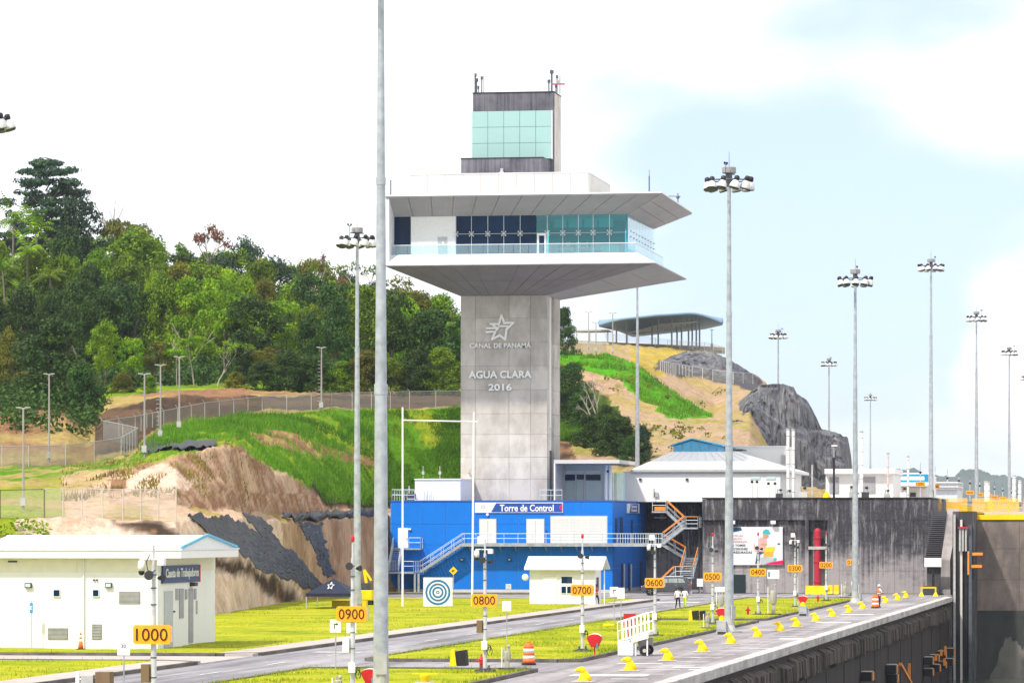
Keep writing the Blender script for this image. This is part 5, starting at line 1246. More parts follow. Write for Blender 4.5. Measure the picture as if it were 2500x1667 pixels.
def post_parts(par, cams, seed, h=6.0):
    rr = random.Random(seed)
    M().tube((0, 0, .12), (0, 0, h*.55), .095, .09, 12).tube((0, 0, h*.55), (0, 0, h-.7), .075, .065, 12).tube((0, 0, h-.7), (0, 0, h-.1), .04, .035, 8).build('pole', plain('post_grey', (.55, .56, .58), .45, .2, .2) if 'post_grey' not in MATS else MATS['post_grey'], par, auto=True)
    M().box(-.42, .42, -.42, .42, 0, .1).box(-.24, .24, -.24, .24, .1, .16).build('base_plate', conc_dark, par)
    bl = M()
    for a in (-.17, .17):
        for b in (-.17, .17): bl.tube((a, b, .1), (a, b, .3), .025, n=6)
    bl.build('anchor_bolts', steel_dark, par)
    for z in (1.9, 2.5, 4.1, 4.6, 5.0): M().lathe([(.10, z-.02), (.10, z+.02)], 12).build('strap', steel_dark, par)
    M().box(-.12, .13, -.26, -.09, 1.0, 1.38).build('junction_box', white_clean, par, bevel=.01)
    cable_loops(par, 1.05, seed)
    M().lathe([(.03, 0), (.06, .03), (.14, .2), (.15, .22)], 14).build('horn', black, par).matrix_local = Matrix.Translation((-.06, -.12, h-1.05)) @ Matrix.Rotation(rad(80), 4, 'X')
    M().lathe([(.03, 0), (.05, .03), (.11, .18), (.12, .2)], 14).build('horn', black, par).matrix_local = Matrix.Translation((.12, .04, h-1.1)) @ Matrix.Rotation(rad(80), 4, 'X') @ Matrix.Rotation(rad(70), 4, 'Y')
    if cams:
        M().box(-.42, .32, -.03, .03, h-.55, h-.5).build('cross_arm', white_clean, par)
        M().lathe([(.02, .12), (.10, .10), (.12, -.05), (.10, -.2)], 12, (-.36, -.06, h-.68)).build('dome_camera', white_clean, par, True); M().sphere((-.36, -.06, h-.92), .1, 10, 6).build('dome_lens', black, par)
        M().box(.16, .36, -.2, .12, h-.72, h-.52).build('box_camera', white_clean, par, bevel=.015); M().box(-.34, -.02, -.04, .0, h-.28, h+.06).build('panel_antenna', white_clean, par).rotation_euler = (0, 0, .2)
        M().path([(-.1, -.08, h-.4), (-.2, -.1, h-.6), (-.16, -.1, h-.85), (-.05, -.08, h-.95), (.08, -.08, h-.85)], .015, 5).build('cable', black, par)
    else:
        M().lathe([(.05, h-.1), (.07, h-.08), (.07, h+.06), (.05, h+.12), (.02, h+.14)], 10).build('beacon', red, par)
cam_set = {1000, 800, 600, 300}
for i in range(10):
    num = 1000 - 100*i; y_ = YX([375, 861, 1184, 1422, 1599, 1740, 1851, 1941, 2017, 2082][i], -30.5)
    t = thing('number_post', ['grey pole with amber board reading 1000 in front of the workers house', 'grey pole with amber board reading 0900 left of the nearest mast', 'grey pole with amber board reading 0800 beside the red hydrant', 'grey pole with amber board reading 0700 in front of the guard kiosk', 'grey pole with amber board reading 0600 in front of the parked car', 'grey pole with amber board reading 0500 left of the billboard mast', 'grey pole with amber board reading 0400 in front of the billboard', 'double pole with amber board reading 0300 right of the billboard', 'grey pole with amber board reading 0200 beside the red riser pipe', 'grey pole with amber board 0100 half hidden by a mast'][i], 'sign post', (-30.5, y_, .12), group='number posts along the apron')
    num_board(t, '%04d' % num, z=3.2); post_parts(t, num in cam_set, i)
    if num in (1000, 800, 900): M().box(-.36, -.11, -.15, .15, 1.75, 2.3).build('cabinet', brown_box if num != 900 else white, t, bevel=.01)
    if num == 300: M().tube((.22, .1, .1), (.22, .1, 5.4), .05, n=8).build('second_pole', MATS['post_grey'], t)
for i in range(11):
    sx = [2247, 2283, 2313, 2341, 2368, 2392, 2412, 2428, 2448, 2470, 2485][i]; D = 30.1*(16.65+1.0*i)
    x = -30.5; y_ = YX(sx, x); z = ZY([1181,1187,1192,1197,1202,1207,1209,1213,1216,1220,1223][i], x, y_) - 9.4
    t = thing('number_post', 'far amber number post on the upper lock, %s from the stained wall' % ['first', 'second', 'third', 'fourth', 'fifth', 'sixth', 'seventh', 'eighth', 'ninth', 'tenth', 'last'][i], 'sign post', (x, y_, 9.4), group='far number posts on the upper lock')
    b = M().box(-.58, .58, -.2, -.1, z-.28, z+.28).build('number_board', amber, t); text('%04d' % (1000-100*i), digit, b, (0, -.22, z), (.95, .33), ex=.02)
    M().tube((0, 0, 0), (0, 0, z+1.9), .06, n=8).build('pole', MATS['post_grey'], t); M().sphere((0, 0, z+1.4), .17, 8, 5).tube((0, 0, z+1.9), (0, 0, z+2.6), .02, n=5).build('horn', black, t)

# ================================================================ CASETA and KIOSK
CX0, CX1, CY, CYB = -62.0, -53.3, 213.9, 227.0
K = thing('worker_house', 'small flat white workers house with dark blue lettered sign at its corner', 'building', (-57.5, 213.9, .12), w=True)
cz = 4.95
M().box(CX0, CX1, CY, CYB, .05, cz).build('wall', weathered('hut_plaster', (.80, .80, .78), (.56, .53, .47), .3, (1.6, 1.6, .1), .9, lo=.5, hi=.72), K)
for sx_ in (205, 385): M().tube((XY(sx_, CY), CY-.07, .1), (XY(sx_, CY), CY-.07, cz-.02), .045, n=8).build('down_pipe', panel_white, K)
M().box(CX0-.3, CX1+.6, CY-.5, CYB+.3, .02, .12).build('footing', conc_pale, K)
M().box(CX0-.02, CX1+.02, CY-.012, CYB, cz-.75, cz-.01).build('eave_shade_band', cream, K)  # eave shade coloured onto the top of the house wall
RX1, RY0, RY1 = -51.9, 213.2, 226.8
M().box(CX0-1.3, RX1, RY0, RY1, cz, cz+.42).build('fascia', white_clean, K, bevel=.02)
M().box(CX0-1.35, RX1+.05, RY0-.06, RY1+.06, cz+.42, cz+.5).build('gutter', panel_white, K)
ridge_y = 219.5
M().prism([(RY0+.1, cz+.5), (RY1-.1, cz+.5), (ridge_y, cz+1.18)], 'x', CX0-1.2, RX1-.1).build('roof', roofw, K)
for s in ((RY0+.2, RY1-.2)):
    M().beam((RX1-.03, s, cz+.56), (RX1-.03, ridge_y, cz+1.24), .1, .14).build('barge_board', sky_blue, K)
M().box(CX0-1.2, RX1-.1, ridge_y-.15, ridge_y+.15, cz+1.16, cz+1.22).build('ridge_cap', panel_white, K)
def kf(name, mat, s0, s1, y0, y1, d=.04, par=None, d0=0): return wall_rect(name, mat, par or K, s0, s1, y0, y1, d0, d, CY)
kf('wall_seam', grey_box, 187.8, 188.6, 1367, 1399, .015)
for s0, s1 in ((130,148),(226,243)):
    w = kf('window', white_clean, s0, s1, 1437, 1456, .08); kf('pane', glass_dark, s0+2, s1-2, 1439.5, 1454, .1, w, .08)
for s0, s1, y0, y1, n in ((291,342,1443,1473,10),(117,166,1532,1560,9),(225,248,1523,1560,10)):
    v = kf('louvre', charcoal, s0, s1, y0, y1, .03)
    for k in range(n): kf('louvre_slat', grey_box, s0+.4, s1-.4, lerp(y0, y1, k/n)+.4, lerp(y0, y1, (k+.6)/n)+.4, .05, v, .03)
for s in (70, 266):
    l = kf('wall_lamp', charcoal, s-8, s+8, 1422, 1434, .16); kf('lamp_lens', frost, s-6, s+6, 1424, 1432, .18, l, .16)
kf('sensor', charcoal, 228, 232, 1413, 1417, .1); kf('sensor', charcoal, 235, 239, 1413, 1417, .1)
kf('vent_hole', charcoal, 20, 42, 1368, 1372, .05)
# sign wraps over the right-hand corner face
def kx(name, mat, s0, s1, y0, y1, d=.05, par=None, d0=0.0):
    ya, yb = YX(s0, CX1), YX(s1, CX1); ym = (ya+yb)/2; z0, z1 = ZY(y1, CX1, ym), ZY(y0, CX1, ym)
    return M().box(CX1+d0, CX1+d, ya, yb, z0, z1).build(name, mat, par or K)
sg = kx('name_sign', navy, 393, 484, 1379, 1421, .12); kx('sign_stripe', magenta, 482, 484, 1378, 1420, .14, sg, .12)
ya, yb = YX(399, CX1), YX(479, CX1); ym = (ya+yb)/2
text('Caseta de Trabajadores', white_clean, sg, (CX1+.14, ym, ZY(1400, CX1, ym)), (yb-ya, .62), rz=pi/2, ex=.03, bold=.01)
d = kx('door', MATS['door_grey'], 400, 420, 1442, 1580, .06); kx('handle', charcoal, 422, 424, 1490, 1494, .1)
for s0, s1, y0, y1 in ((428,434,1436,1464),(437,447,1436,1508),(451,456,1438,1462),(460,470,1436,1568),(473,478,1436,1462)): kx('window_strip', MATS['blind_grey'], s0, s1, y0, y1, .05)
kx('lamp', charcoal, 463, 470, 1421, 1430, .3); kx('notice', grey_box, 478, 481, 1465, 1498, .05)
# kiosk
q = G(1372, 1478); KX0, KX1 = XY(1293, q[1]), XY(1453, q[1]); KY = q[1]
KK = thing('guard_kiosk', 'little white guard kiosk with white gabled roof before the blue wall', 'kiosk', ((KX0+KX1)/2, KY, .12), w=True)
kz = ZY(1391, KX0, KY)
M().box(KX0, KX1, KY, KY+3.6, .1, kz+.5).build('wall', white, KK); M().box(KX0-.4, KX1+.4, KY-.5, KY+4, .02, .14).build('slab', conc_pale, KK)
M().box(KX0+.95, KX1+.01, KY-.012, KY+.02, kz-.4, kz).build('eave_shade_band', cream, KK)  # kiosk eave shade, drawn as a cream strip on the wall
KR0, KR1 = XY(1282, KY), XY(1466, KY); rt = ZY(1362, -50, KY+1.8)
for a, b in (((KY-.55, kz+.02), (KY+1.8, rt)), ((KY+4.15, kz+.02), (KY+1.8, rt))):
    M().hexa([(KR0,a[0],a[1]),(KR1+.25,a[0],a[1]),(KR1+.25,b[0],b[1]),(KR0,b[0],b[1])], [(KR0,a[0],a[1]+.16),(KR1+.25,a[0],a[1]+.16),(KR1+.25,b[0],b[1]+.16),(KR0,b[0],b[1]+.16)]).build('roof', roofw, KK)
M().prism([(KY+.05, kz+.45), (KY+3.55, kz+.45), (KY+1.8, rt-.1)], 'x', KX1-.1, KX1-.02).build('gable', charcoal, KK)
def kk(name, mat, s0, s1, y0, y1, d=.04, par=None, d0=0): return wall_rect(name, mat, par or KK, s0, s1, y0, y1, d0, d, KY)
dd = kk('door', white_clean, 1327, 1360, 1404, 1477, .06); kk('door_panel', grey_box, 1329, 1358, 1406, 1407, .07, dd, .06)
w = kk('window', white_clean, 1369, 1400, 1404, 1449, .06)
for s0, s1, y0, y1 in ((1371,1397,1407,1423),(1371,1382,1431,1447),(1385,1397,1431,1447)): kk('pane', glass_dark, s0, s1, y0, y1, .08, w, .06)
for k in range(5): kk('blind', plain('blind_green', (.05, .09, .08), .5) if k == 0 else MATS['blind_green'], 1385, 1397, 1408+k*3, 1409+k*3, .1, w, .08)
ya, yb = YX(1464, KX1), YX(1470, KX1); M().box(KX1, KX1+.04, KY+.8, KY+2, 1.3, 2.4).build('side_window', charcoal, KK)
M().tube((KX1+.75, KY+.3, 0), (KX1+.75, KY+.3, kz), .05, n=8).build('canopy_post', white_clean, KK)
M().sphere((KX0-.45, KY+.5, 2.4), .3, 10, 6, (1, .6, 1)).build('dish', white_clean, KK)

# ================================================================ TARGET, FRAME, TENT
def post_at(sx, sy): p = G(sx, sy); return p
p = G(1069, 1484); k = DP(p[0], p[1])/F
TG = thing('target_board', 'square white board with blue concentric rings on the lawn', 'target', (p[0], p[1], .1))
sz = 72*k; M().box(-sz/2, sz/2, 0, .1, .0, sz).build('board', white_clean, TG)
for r0, r1 in ((26, 31), (17.5, 22), (9.5, 14), (2.2, 4)): M().ring((0, sz/2), r0*k, r1*k, -.02, .0, 40).build('ring', ring_blue if r0 > 3 else charcoal, TG)
for x in (-sz*.35, sz*.35): M().beam((x, .12, sz*.7), (x, 1.3, 0), .08).build('strut', grey_box, TG)
p, q = G(985, 1484), G(1156, 1484); fy_ = p[1]
FR = thing('goal_frame', 'tall thin white goal shaped frame standing on the lawn', 'frame', ((p[0]+q[0])/2, fy_, .1), w=True)
xa, xb = XY(983, fy_), XY(1157, fy_); za, zb = ZY(994, xa, fy_), ZY(1006, xb, fy_)
M().tube((xa, fy_, .1), (xa, fy_, za), .095, .075, 12).build('post', white_clean, FR, auto=True); M().tube((xb-.15, fy_, .1), (xb, fy_, zb), .095, .075, 12).build('post', white_clean, FR, auto=True)
zc = ZY(1027, xa, fy_); M().tube((xa, fy_, zc+.05), (xb+.3, fy_, zc-.1), .055, n=8).build('crossbar', white_clean, FR)
p = G(815, 1488); k = DP(p[0], p[1])/F
TN = thing('canopy_tent', 'dark navy peaked canopy tent below the black plastic sheet', 'tent', (p[0], p[1], .1))
hw, eh, ah, dp = 56*k, 38*k, 74*k, 2.2
M()._a([(-hw,-dp,eh),(hw,-dp,eh),(hw,dp,eh),(-hw,dp,eh),(0,0,ah),(-hw,-dp,eh-.25),(hw,-dp,eh-.25),(hw,dp,eh-.25),(-hw,dp,eh-.25)], [(0,1,4),(1,2,4),(2,3,4),(3,0,4),(5,6,1,0),(6,7,2,1),(7,8,3,2),(8,5,0,3)]).build('canopy', navy_cloth, TN)
for x in (-hw+.05, hw-.05):
    for y in (-dp+.05, dp-.05): M().box(x-.04, x+.04, y-.04, y+.04, 0, eh).build('leg', grey_box, TN)
m = M(); zc = lerp(eh, ah, .5); yy = -dp*.5-.05
pts = [(.28*sin(2*pi*i/10)*(1 if i % 2 == 0 else .45), .28*cos(2*pi*i/10)*(1 if i % 2 == 0 else .45)) for i in range(10)]
for a, b in zip(pts, pts[1:]+pts[:1]): m.beam((a[0], yy-.12+a[1]*dp/ (ah-eh)*.9, zc+a[1]), (b[0], yy-.12+b[1]*dp/(ah-eh)*.9, zc+b[1]), .05)
m.build('emblem', white_clean, TN)
tx = text('CANAL DE PANAMÁ', white_clean, TN, (0, yy-.42, zc-.42), (1.1, .12), ex=.03)

# ================================================================ SMALL THINGS ALONG THE ROAD
# mooring bollards
bw = MATS['yellow_paint']
def bollard_mesh():
    m = M()
    m.lathe([(.30, 0), (.30, .05), (.23, .12), (.17, .3), (.15, .42)], 16)
    b = len(m.V); m.lathe([(.15, .40), (.16, .5), (.16, .6), (.13, .68), (.05, .71)], 16)
    m.V[b:] = [(v[0]-.06*(v[2]-.4)/.3, v[1], v[2]) for v in m.V[b:]]
    m.sphere((-.16, 0, .56), .15, 14, 8, (1.35, .8, .8)); m.sphere((-.36, 0, .52), .08, 10, 6, (1.2, .8, .8))
    b = len(m.V); m.tube((.08, 0, .45), (.34, 0, .02), .12, .15, 12)
    return m
bm_ = bollard_mesh().mesh('bollard', True); bm_.materials.append(yellow)
pl_ = M().box(-.5, .55, -.4, .4, 0, .03).mesh('bollard_plate'); pl_.materials.append(conc_pale)
BOL = [(1424,1664),(1536,1637),(1628,1613),(1712,1591),(1782,1572),(1847,1556),(1902,1541),(1943,1530),(1990,1517),(2030,1506),(2071,1496),(2104,1487),(2160,1472),(2190,1465),(2210,1459)]
nth = ['first', 'second', 'third', 'fourth', 'fifth', 'sixth', 'seventh', 'eighth', 'ninth', 'tenth', 'eleventh', 'twelfth', 'thirteenth', 'fourteenth', 'farthest']
for (sx, sy), w in zip(BOL, nth):
    p = G(sx, sy); t = thing('mooring_bollard', 'hooked yellow mooring bollard, %s from the near end of the apron' % w, 'bollard', (p[0], p[1], .02), group='yellow mooring bollards')
    shared(bm_, 'bollard', t, (0, 0, .03)); shared(pl_, 'foot_plate', t); t.scale = (.86, .86, .86); t.rotation_euler.z = .12*sin(sx)
# traffic sign plates on posts
def plate_sign(label, sx, sy_top, sy_bot, sy_base, w, draw=None, z0=0.12, thin=.03):
    p = G(sx, sy_base, z0); k = DP(p[0], p[1])/F
    t = thing('road_sign', label, 'sign', (p[0], p[1], z0))
    h = (sy_bot-sy_top)*k; zb = (sy_base-sy_bot)*k; W_ = w*k
    M().tube((0, .03, 0), (0, .03, zb+h*.9), thin, n=8).build('post', steel, t)
    pl2 = M().box(-W_/2, W_/2, -.02, .0, zb, zb+h).build('plate', white_clean, t, bevel=.008)
    if draw: draw(pl2, zb+h/2, h, W_)
    return t
blk = plain('sign_black', (.02, .02, .02), .6)
def arrow(par, zc, h, w):
    M().box(-w*.12, -w*.04, -.03, -.021, zc-h*.2, zc+h*.12).box(-w*.12, w*.12, -.03, -.021, zc+h*.12, zc+h*.2).prism([(w*.1, zc+h*.04), (w*.28, zc+h*.16), (w*.1, zc+h*.28)], 'y', -.03, -.021).build('arrow', blk, par)
def speed(par, zc, h, w):
    M().ring((0, zc), w*.33, w*.37, -.025, -.021, 28).build('circle', grey_box, par); text('30', blk, par, (0, -.026, zc+h*.1), (w*.36, h*.22), ex=.008)
def smalltext(par, zc, h, w): M().box(-w*.15, w*.15, -.026, -.021, zc-h*.02, zc+h*.03).box(-w*.1, w*.1, -.026, -.021, zc-h*.14, zc-h*.1).build('print', grey_box, par)
plate_sign('white plate with black right turn arrow beside the 0900 board', 819, 1512, 1543, 1636, 27, arrow)
plate_sign('plain white plate just behind the 0900 board', 858, 1520, 1545, 1600, 24)
plate_sign('white plate between the 0800 board and the kiosk', 1237, 1467, 1491, 1566, 22, smalltext)
plate_sign('white plate with turn arrow right of the kiosk', 1499, 1432, 1456, 1523, 20, arrow)
plate_sign('blank white plate overlapping the arrow plate right of the kiosk', 1516, 1434, 1461, 1515, 18)
plate_sign('white speed plate reading 30 near the workers house', 302, 1561, 1599, 1690, 32, speed)
plate_sign('blank white plate between the parked car and the 0500 board', 1709, 1412, 1431, 1463, 15, smalltext, 0)
t = plate_sign('wide white information plate with small blue figure beside the 0400 board', 1888, 1391, 1412, 1480, 29, lambda par, zc, h, w: (M().box(-w*.42, -w*.3, -.03, -.021, zc-h*.3, zc+h*.3).build('figure', navy, par), smalltext(par, zc, h, w)))
plate_sign('white plate hidden behind the mast near the 0500 board', 1757, 1432, 1444, 1520, 24)
# blue E plate by the workers house
p = (XY(77, 213.2), 213.2, 0); k = DP(p[0], p[1])/F; t = thing('letter_plate', 'slim blue plate with white letter E before the workers house', 'sign', (p[0], p[1], .12))
M().tube((0, 0, 0), (0, 0, 118*k), .025, n=6).build('post', grey_box, t); b = M().box(-4*k, 4*k, -.05, -.03, 88*k, 113*k).build('plate', plain('plate_blue', (.02, .30, .60), .5), t); text('E', white_clean, b, (0, -.06, 101*k), (5*k, 9*k), ex=.02, bold=.02)
# yellow diamond slope sign
p = G(1107, 1447); k = DP(p[0], p[1])/F; t = thing('warning_sign', 'yellow diamond warning sign with black slope mark before the blue wall', 'sign', (p[0], p[1], .1))
M().tube((0, 0, 0), (0, 0, 62*k), .04, n=8).build('post', grey_box, t); r = 10.5*k; zc = 52*k
dmd = M().prism([(-r, zc), (0, zc-r), (r, zc), (0, zc+r)], 'y', -.06, -.04).build('plate', yellow, t); M().prism([(-r*.5, zc+r*.12), (r*.45, zc-r*.28), (-r*.3, zc-r*.25)], 'y', -.075, -.061).box(-r*.3, r*.35, -.075, -.061, zc+r*.05, zc+r*.2).build('symbol', blk, dmd)
# hydrants
def hydrant(label, sx, sy, hpx):
    p = G(sx, sy, .12); k = DP(p[0], p[1])/F; h = hpx*k; s = h/.9
    t = thing('fire_hydrant', label, 'hydrant', (p[0], p[1], .12), group='red fire hydrants'); t.scale = (s, s, s)
    M().lathe([(.16, 0), (.16, .05), (.11, .06), (.11, .55), (.15, .56), (.15, .60), (.12, .64), (.10, .74), (.04, .8), (.04, .9)], 14).build('barrel', red, t, auto=True)
    for a in (-1, 1): M().tube((0, 0, .5), (a*.2, 0, .5), .065, n=10).tube((a*.2, 0, .5), (a*.24, 0, .5), .08, n=10).build('nozzle', red, t)
    M().tube((0, 0, .42), (0, -.2, .42), .08, n=10).build('pumper_nozzle', red, t)
hydrant('red fire hydrant at the foot of the 0800 post', 1175, 1634, 38); hydrant('red fire hydrant on the grass left of the 0400 post', 1826, 1502, 24); hydrant('small far red fire hydrant near the red riser pipe', 1997, 1469, 19)
# traffic drums and cone
def drum(label, sx, sy, hpx):
    p = G(sx, sy); k = DP(p[0], p[1])/F; s = hpx*k/1.05
    t = thing('traffic_drum', label, 'traffic drum', (p[0], p[1], .01), group='orange traffic drums'); t.scale = (s, s, s)
    M().lathe([(.34, 0), (.34, .06), (.30, .08)], 18).build('base_ring', rubber, t)
    zz = [.08, .26, .42, .58, .74, .90]; rr = [.29, .275, .262, .25, .238, .225]
    for k2 in range(5): M().lathe([(rr[k2], zz[k2]), (rr[k2+1], zz[k2+1]-.004)], 18).build('band', [orange, white_clean][k2 % 2], t, True)
    M().lathe([(.20, .90), (.16, .98), (.06, 1.0)], 18).box(-.1, .1, -.02, .02, .99, 1.06).build('top', orange, t)
drum('orange and white traffic drum on the kerb near the 0800 post', 1291, 1622, 56); drum('orange and white traffic drum beside the worker on the apron', 2137, 1484, 34)
p = (XY(197, 212.9), 212.9, 0); k = DP(p[0], p[1])/F; t = thing('traffic_cone', 'orange traffic cone with white bands before the workers house', 'traffic cone', (p[0], p[1], .13))
M().box(-.2, .2, -.2, .2, 0, .04).build('foot', charcoal, t); h = 40*k
for a, b, m_ in ((0, .42, orange), (.42, .58, white_clean), (.58, .68, orange), (.68, .82, white_clean), (.82, 1, orange)): M().lathe([(lerp(.15, .03, a), .04+a*h), (lerp(.15, .03, b), .04+b*h)], 14).build('cone_band', m_, t, True)
# fan shaped red buoy boxes
def buoy(label, sx, sy, hpx, stem=.45):
    p = G(sx, sy, .12); k = DP(p[0], p[1])/F; h = hpx*k
    t = thing('buoy_box', label, 'buoy box', (p[0], p[1], .12), group='red fan shaped buoy boxes'); b = h*stem; w = h*.36
    pts = [(-w*.45, b), (w*.45, b)] + [(w*1.0*cos(a), b + (h-b)*(.68+.32*sin(a))) for a in [pi*j/8 for j in range(9)]]
    M().prism(pts, 'y', -.16, .16).build('box', red, t, bevel=.01); M().tube((0, 0, 0), (0, 0, b), .035, n=8).build('stem', red, t)
    M().prism([(w*.92*cos(a), b + (h-b)*(.72+.34*sin(a))) for a in [pi*j/8 for j in range(9)]], 'y', -.1, .22).build('top_cover', white_clean, t)
    if stem < .42 and hpx > 40: M().box(w*.3, w*.5, -.24, -.17, b-.1, b+.2).build('tag', plain('tag_teal', (.03, .25, .33), .5), t)
buoy('red fan shaped buoy box right of the 0700 post', 1452, 1599, 52, .38); buoy('red fan shaped buoy box cut by the bottom edge at the nearest mast', 903, 1690, 58, .4)
buoy('red fan shaped buoy box behind the billboard mast', 1763, 1528, 44, .5); buoy('red fan shaped buoy box left of the 0300 hydrant', 1960, 1488, 34, .5)
t_ = G(930, 1690)
# grey machines (capstan sets)
def machine(label, sx, sy, hpx, wpx, sign=False, col=None):
    p = G(sx, sy, .12); k = DP(p[0], p[1])/F; h, w = hpx*k, wpx*k; c = col or MATS['machine_grey']
    t = thing('pump_unit', label, 'equipment', (p[0], p[1], .12), group='grey pump units on the islands')
    M().box(-w*.9, w*.9, -w*.4, w*.4, 0, .1).build('slab', conc_dark, t)
    M().box(-w*.22, w*.22, -.12, .12, .1, h*.35).build('pedestal', c, t)
    M().lathe([(w*.3, h*.35), (w*.36, h*.4), (w*.36, h*.72), (w*.28, h*.78)], 14).build('body', c, t, auto=True)
    for k2 in range(8): a = 2*pi*k2/8; M().box(w*.37*cos(a)-.015, w*.37*cos(a)+.015, w*.37*sin(a)-.015, w*.37*sin(a)+.015, h*.42, h*.7).build('fin', c, t)
    M().tube((-w*.2, 0, h*.78), (-w*.2, 0, h), .04, n=7).tube((w*.18, 0, h*.78), (w*.18, 0, h*.95), .05, n=7).sphere((w*.18, 0, h*.95), .09, 8, 5).build('valve', c, t)
    M().tube((-w*.6, .05, .1), (-w*.6, .05, h*.9), .03, n=7).build('conduit', white, t)
machine_grey = weathered('machine_grey', (.42, .40, .35), (.16, .15, .13), .7)
machine('grey pump unit on the island by the traffic drum', 1238, 1634, 60, 22); machine('grey pump unit at the foot of the 0500 post', 1727, 1534, 40, 16); machine('tall grey pump unit behind the white information plate', 1888, 1500, 76, 22); machine('grey pump unit beside the billboard mast', 1760, 1500, 62, 18); machine('small grey pump unit left of the 0100 board', 2062, 1459, 38, 12); machine('pump unit under the arrow plate, cut by the bottom edge', 826, 1690, 40, 26)
# yellow capped capstan at the bottom edge
p = G(1037, 1684, .12); k = DP(p[0], p[1])/F; t = thing('capstan', 'grey capstan with yellow cap at the bottom edge near the mast', 'equipment', (p[0], p[1], .12))
M().lathe([(.42, 0), (.42, .3), (.36, .34)], 16).build('drum', machine_grey, t); M().lathe([(.14, .34), (.2, .5), (.22, .6), (.1, .64)], 14).build('cap', yellow, t); M().box(-.5, .5, -.05, .05, .64, .68).build('bar', yellow, t)
# control cabinets on the apron with orange cap
def cabinet(label, sx, sy, hpx, wpx):
    p = G(sx, sy); k = DP(p[0], p[1])/F; h, w = hpx*k, wpx*k
    t = thing('control_cabinet', label, 'cabinet', (p[0], p[1], .01), group='grey control cabinets on the apron')
    M().box(-w/2, w/2, -.25, .25, .15, h*.72).build('case', steel, t, bevel=.02); M().box(-w*.42, w*.42, -.262, -.252, .3, h*.6).build('door', grey_box, t); M().box(-w*.4, w*.4, -.2, .2, 0, .15).build('plinth', charcoal, t)
    M().prism([(w/2, 0), (w*1.05, 0), (w/2, h*.7)], 'y', -.06, .06).build('brace', steel, t); M().lathe([(.16, h*.72), (.18, h*.74), (.14, h*.95), (.04, h)], 12, (0, 0, 0)).build('cap', yellow, t)
cabinet('grey control cabinet at the foot of the billboard mast', 1762, 1548, 46, 24); cabinet('grey control cabinet below the 0300 post', 1960, 1503, 34, 20); cabinet('grey control cabinet at the far mast foot', 2092, 1468, 32, 20)
# yellow and black chocks, concrete barriers
def chock(label, sx, sy, hpx, wpx):
    p = G(sx, sy, .05); k = DP(p[0], p[1])/F; h, w = hpx*k, wpx*k
    t = thing('wheel_chock', label, 'barrier', (p[0], p[1], .12), group='yellow ended dark chocks')
    M().prism([(-w/2, 0), (-w*.08, 0), (-w*.2, h), (-w*.42, h)], 'y', -.3, .3).build('yellow_end', yellow, t); M().prism([(-w*.02, 0), (w*.5, 0), (w*.42, h*.98), (-w*.14, h*.9)], 'y', -.3, .6).build('dark_body', rubber, t, bevel=.02)
chock('yellow ended dark chock on the near cross kerb by the 0800 hydrant', 1120, 1628, 40, 40); chock('yellow ended dark chock left of the 0500 post', 1694, 1516, 25, 24); chock('second yellow ended chock just left of the 0500 pump', 1712, 1515, 24, 20)
def jersey(label, s0, s1, y0, sy, rz=0):
    a, b = G(s0, sy), G(s1, sy); k = DP(a[0], a[1])/F; h = (sy-y0)*k; L_ = b[0]-a[0]
    t = thing('jersey_barrier', label, 'barrier', ((a[0]+b[0])/2, a[1], 0), group='yellow jersey barriers')
    M().prism([(-.3, 0), (.3, 0), (.3, .08), (.14, .3), (.09, h), (-.09, h), (-.14, .3), (-.3, .08)], 'x', -L_/2, L_/2).build('body', yellow, t, bevel=.02)
    for x in (-L_*.3, L_*.3): M().box(x-.12, x+.12, -.31, .31, 0, .06).build('fork_slot', charcoal, t)
jersey('long yellow jersey barrier at the foot of the red riser pipe', 1967, 2016, 1429, 1451); jersey('short yellow jersey barrier right of the long one', 2021, 2033, 1428, 1450); jersey('short yellow jersey barrier at the far right of the row', 2036, 2048, 1428, 1451)
p = G(1487, 1529, .12); t = thing('yellow_block', 'flat yellow block on the grass left of the white gangway', 'block', (p[0], p[1], .12)); M().box(-.35, .35, -.3, .3, 0, .18).build('block', yellow, t, bevel=.03); M().tube((0, 0, .18), (0, 0, .24), .06).build('knob', yellow, t)
p = G(860, 1484, .12); t = thing('yellow_box', 'yellow tool chest beside the navy tent', 'box', (p[0], p[1], .12)); M().box(-1.6, 1.2, -.4, .4, 0, .55).build('chest', yellow, t, bevel=.03); M().box(-1.62, 1.22, -.42, .42, .55, .62).build('lid', yellow, t)
# yellow drill rig partly hidden behind the number post
p = G(890, 1478, .12); t = thing('drill_rig', 'yellow drill rig parked between the tent and the nearest mast', 'machine', (p[0], p[1], .12))
M().box(-.9, .7, -.5, .5, .5, 1.3).build('body', yellow, t, bevel=.05); M().box(-.9, .7, -.6, -.3, 0, .45).build('track', rubber, t); M().box(-.9, .7, .3, .6, 0, .45).build('track', rubber, t)
M().beam((.3, -.1, 1.2), (.0, -.1, 3.0), .22).build('boom', yellow, t); M().beam((.0, -.1, 3.0), (.6, -.1, 2.1), .16).build('arm', yellow, t); M().box(-.2, .5, -.4, .4, 1.3, 1.9).build('engine_cover', charcoal, t)
for k2, sx in enumerate((922, 935)): pass
# near boxes at the bottom left
p = G(252, 1692, .12); t = thing('winch_box', 'brown steel winch boxes cut by the bottom edge, left of the speed plate', 'equipment', (p[0], p[1], .12))
M().box(-.25, .35, -.3, .3, 0, .85).build('box', brown_box, t, bevel=.02); M().box(-.85, -.35, -.2, .2, 0, .72).build('box', grey_box, t, bevel=.02); M().box(-1.1, -.95, -.05, .05, 0, .85).build('stake', white, t); M().tube((-.95, 0, .55), (-.3, 0, .6), .04, n=7).build('arm', white, t)
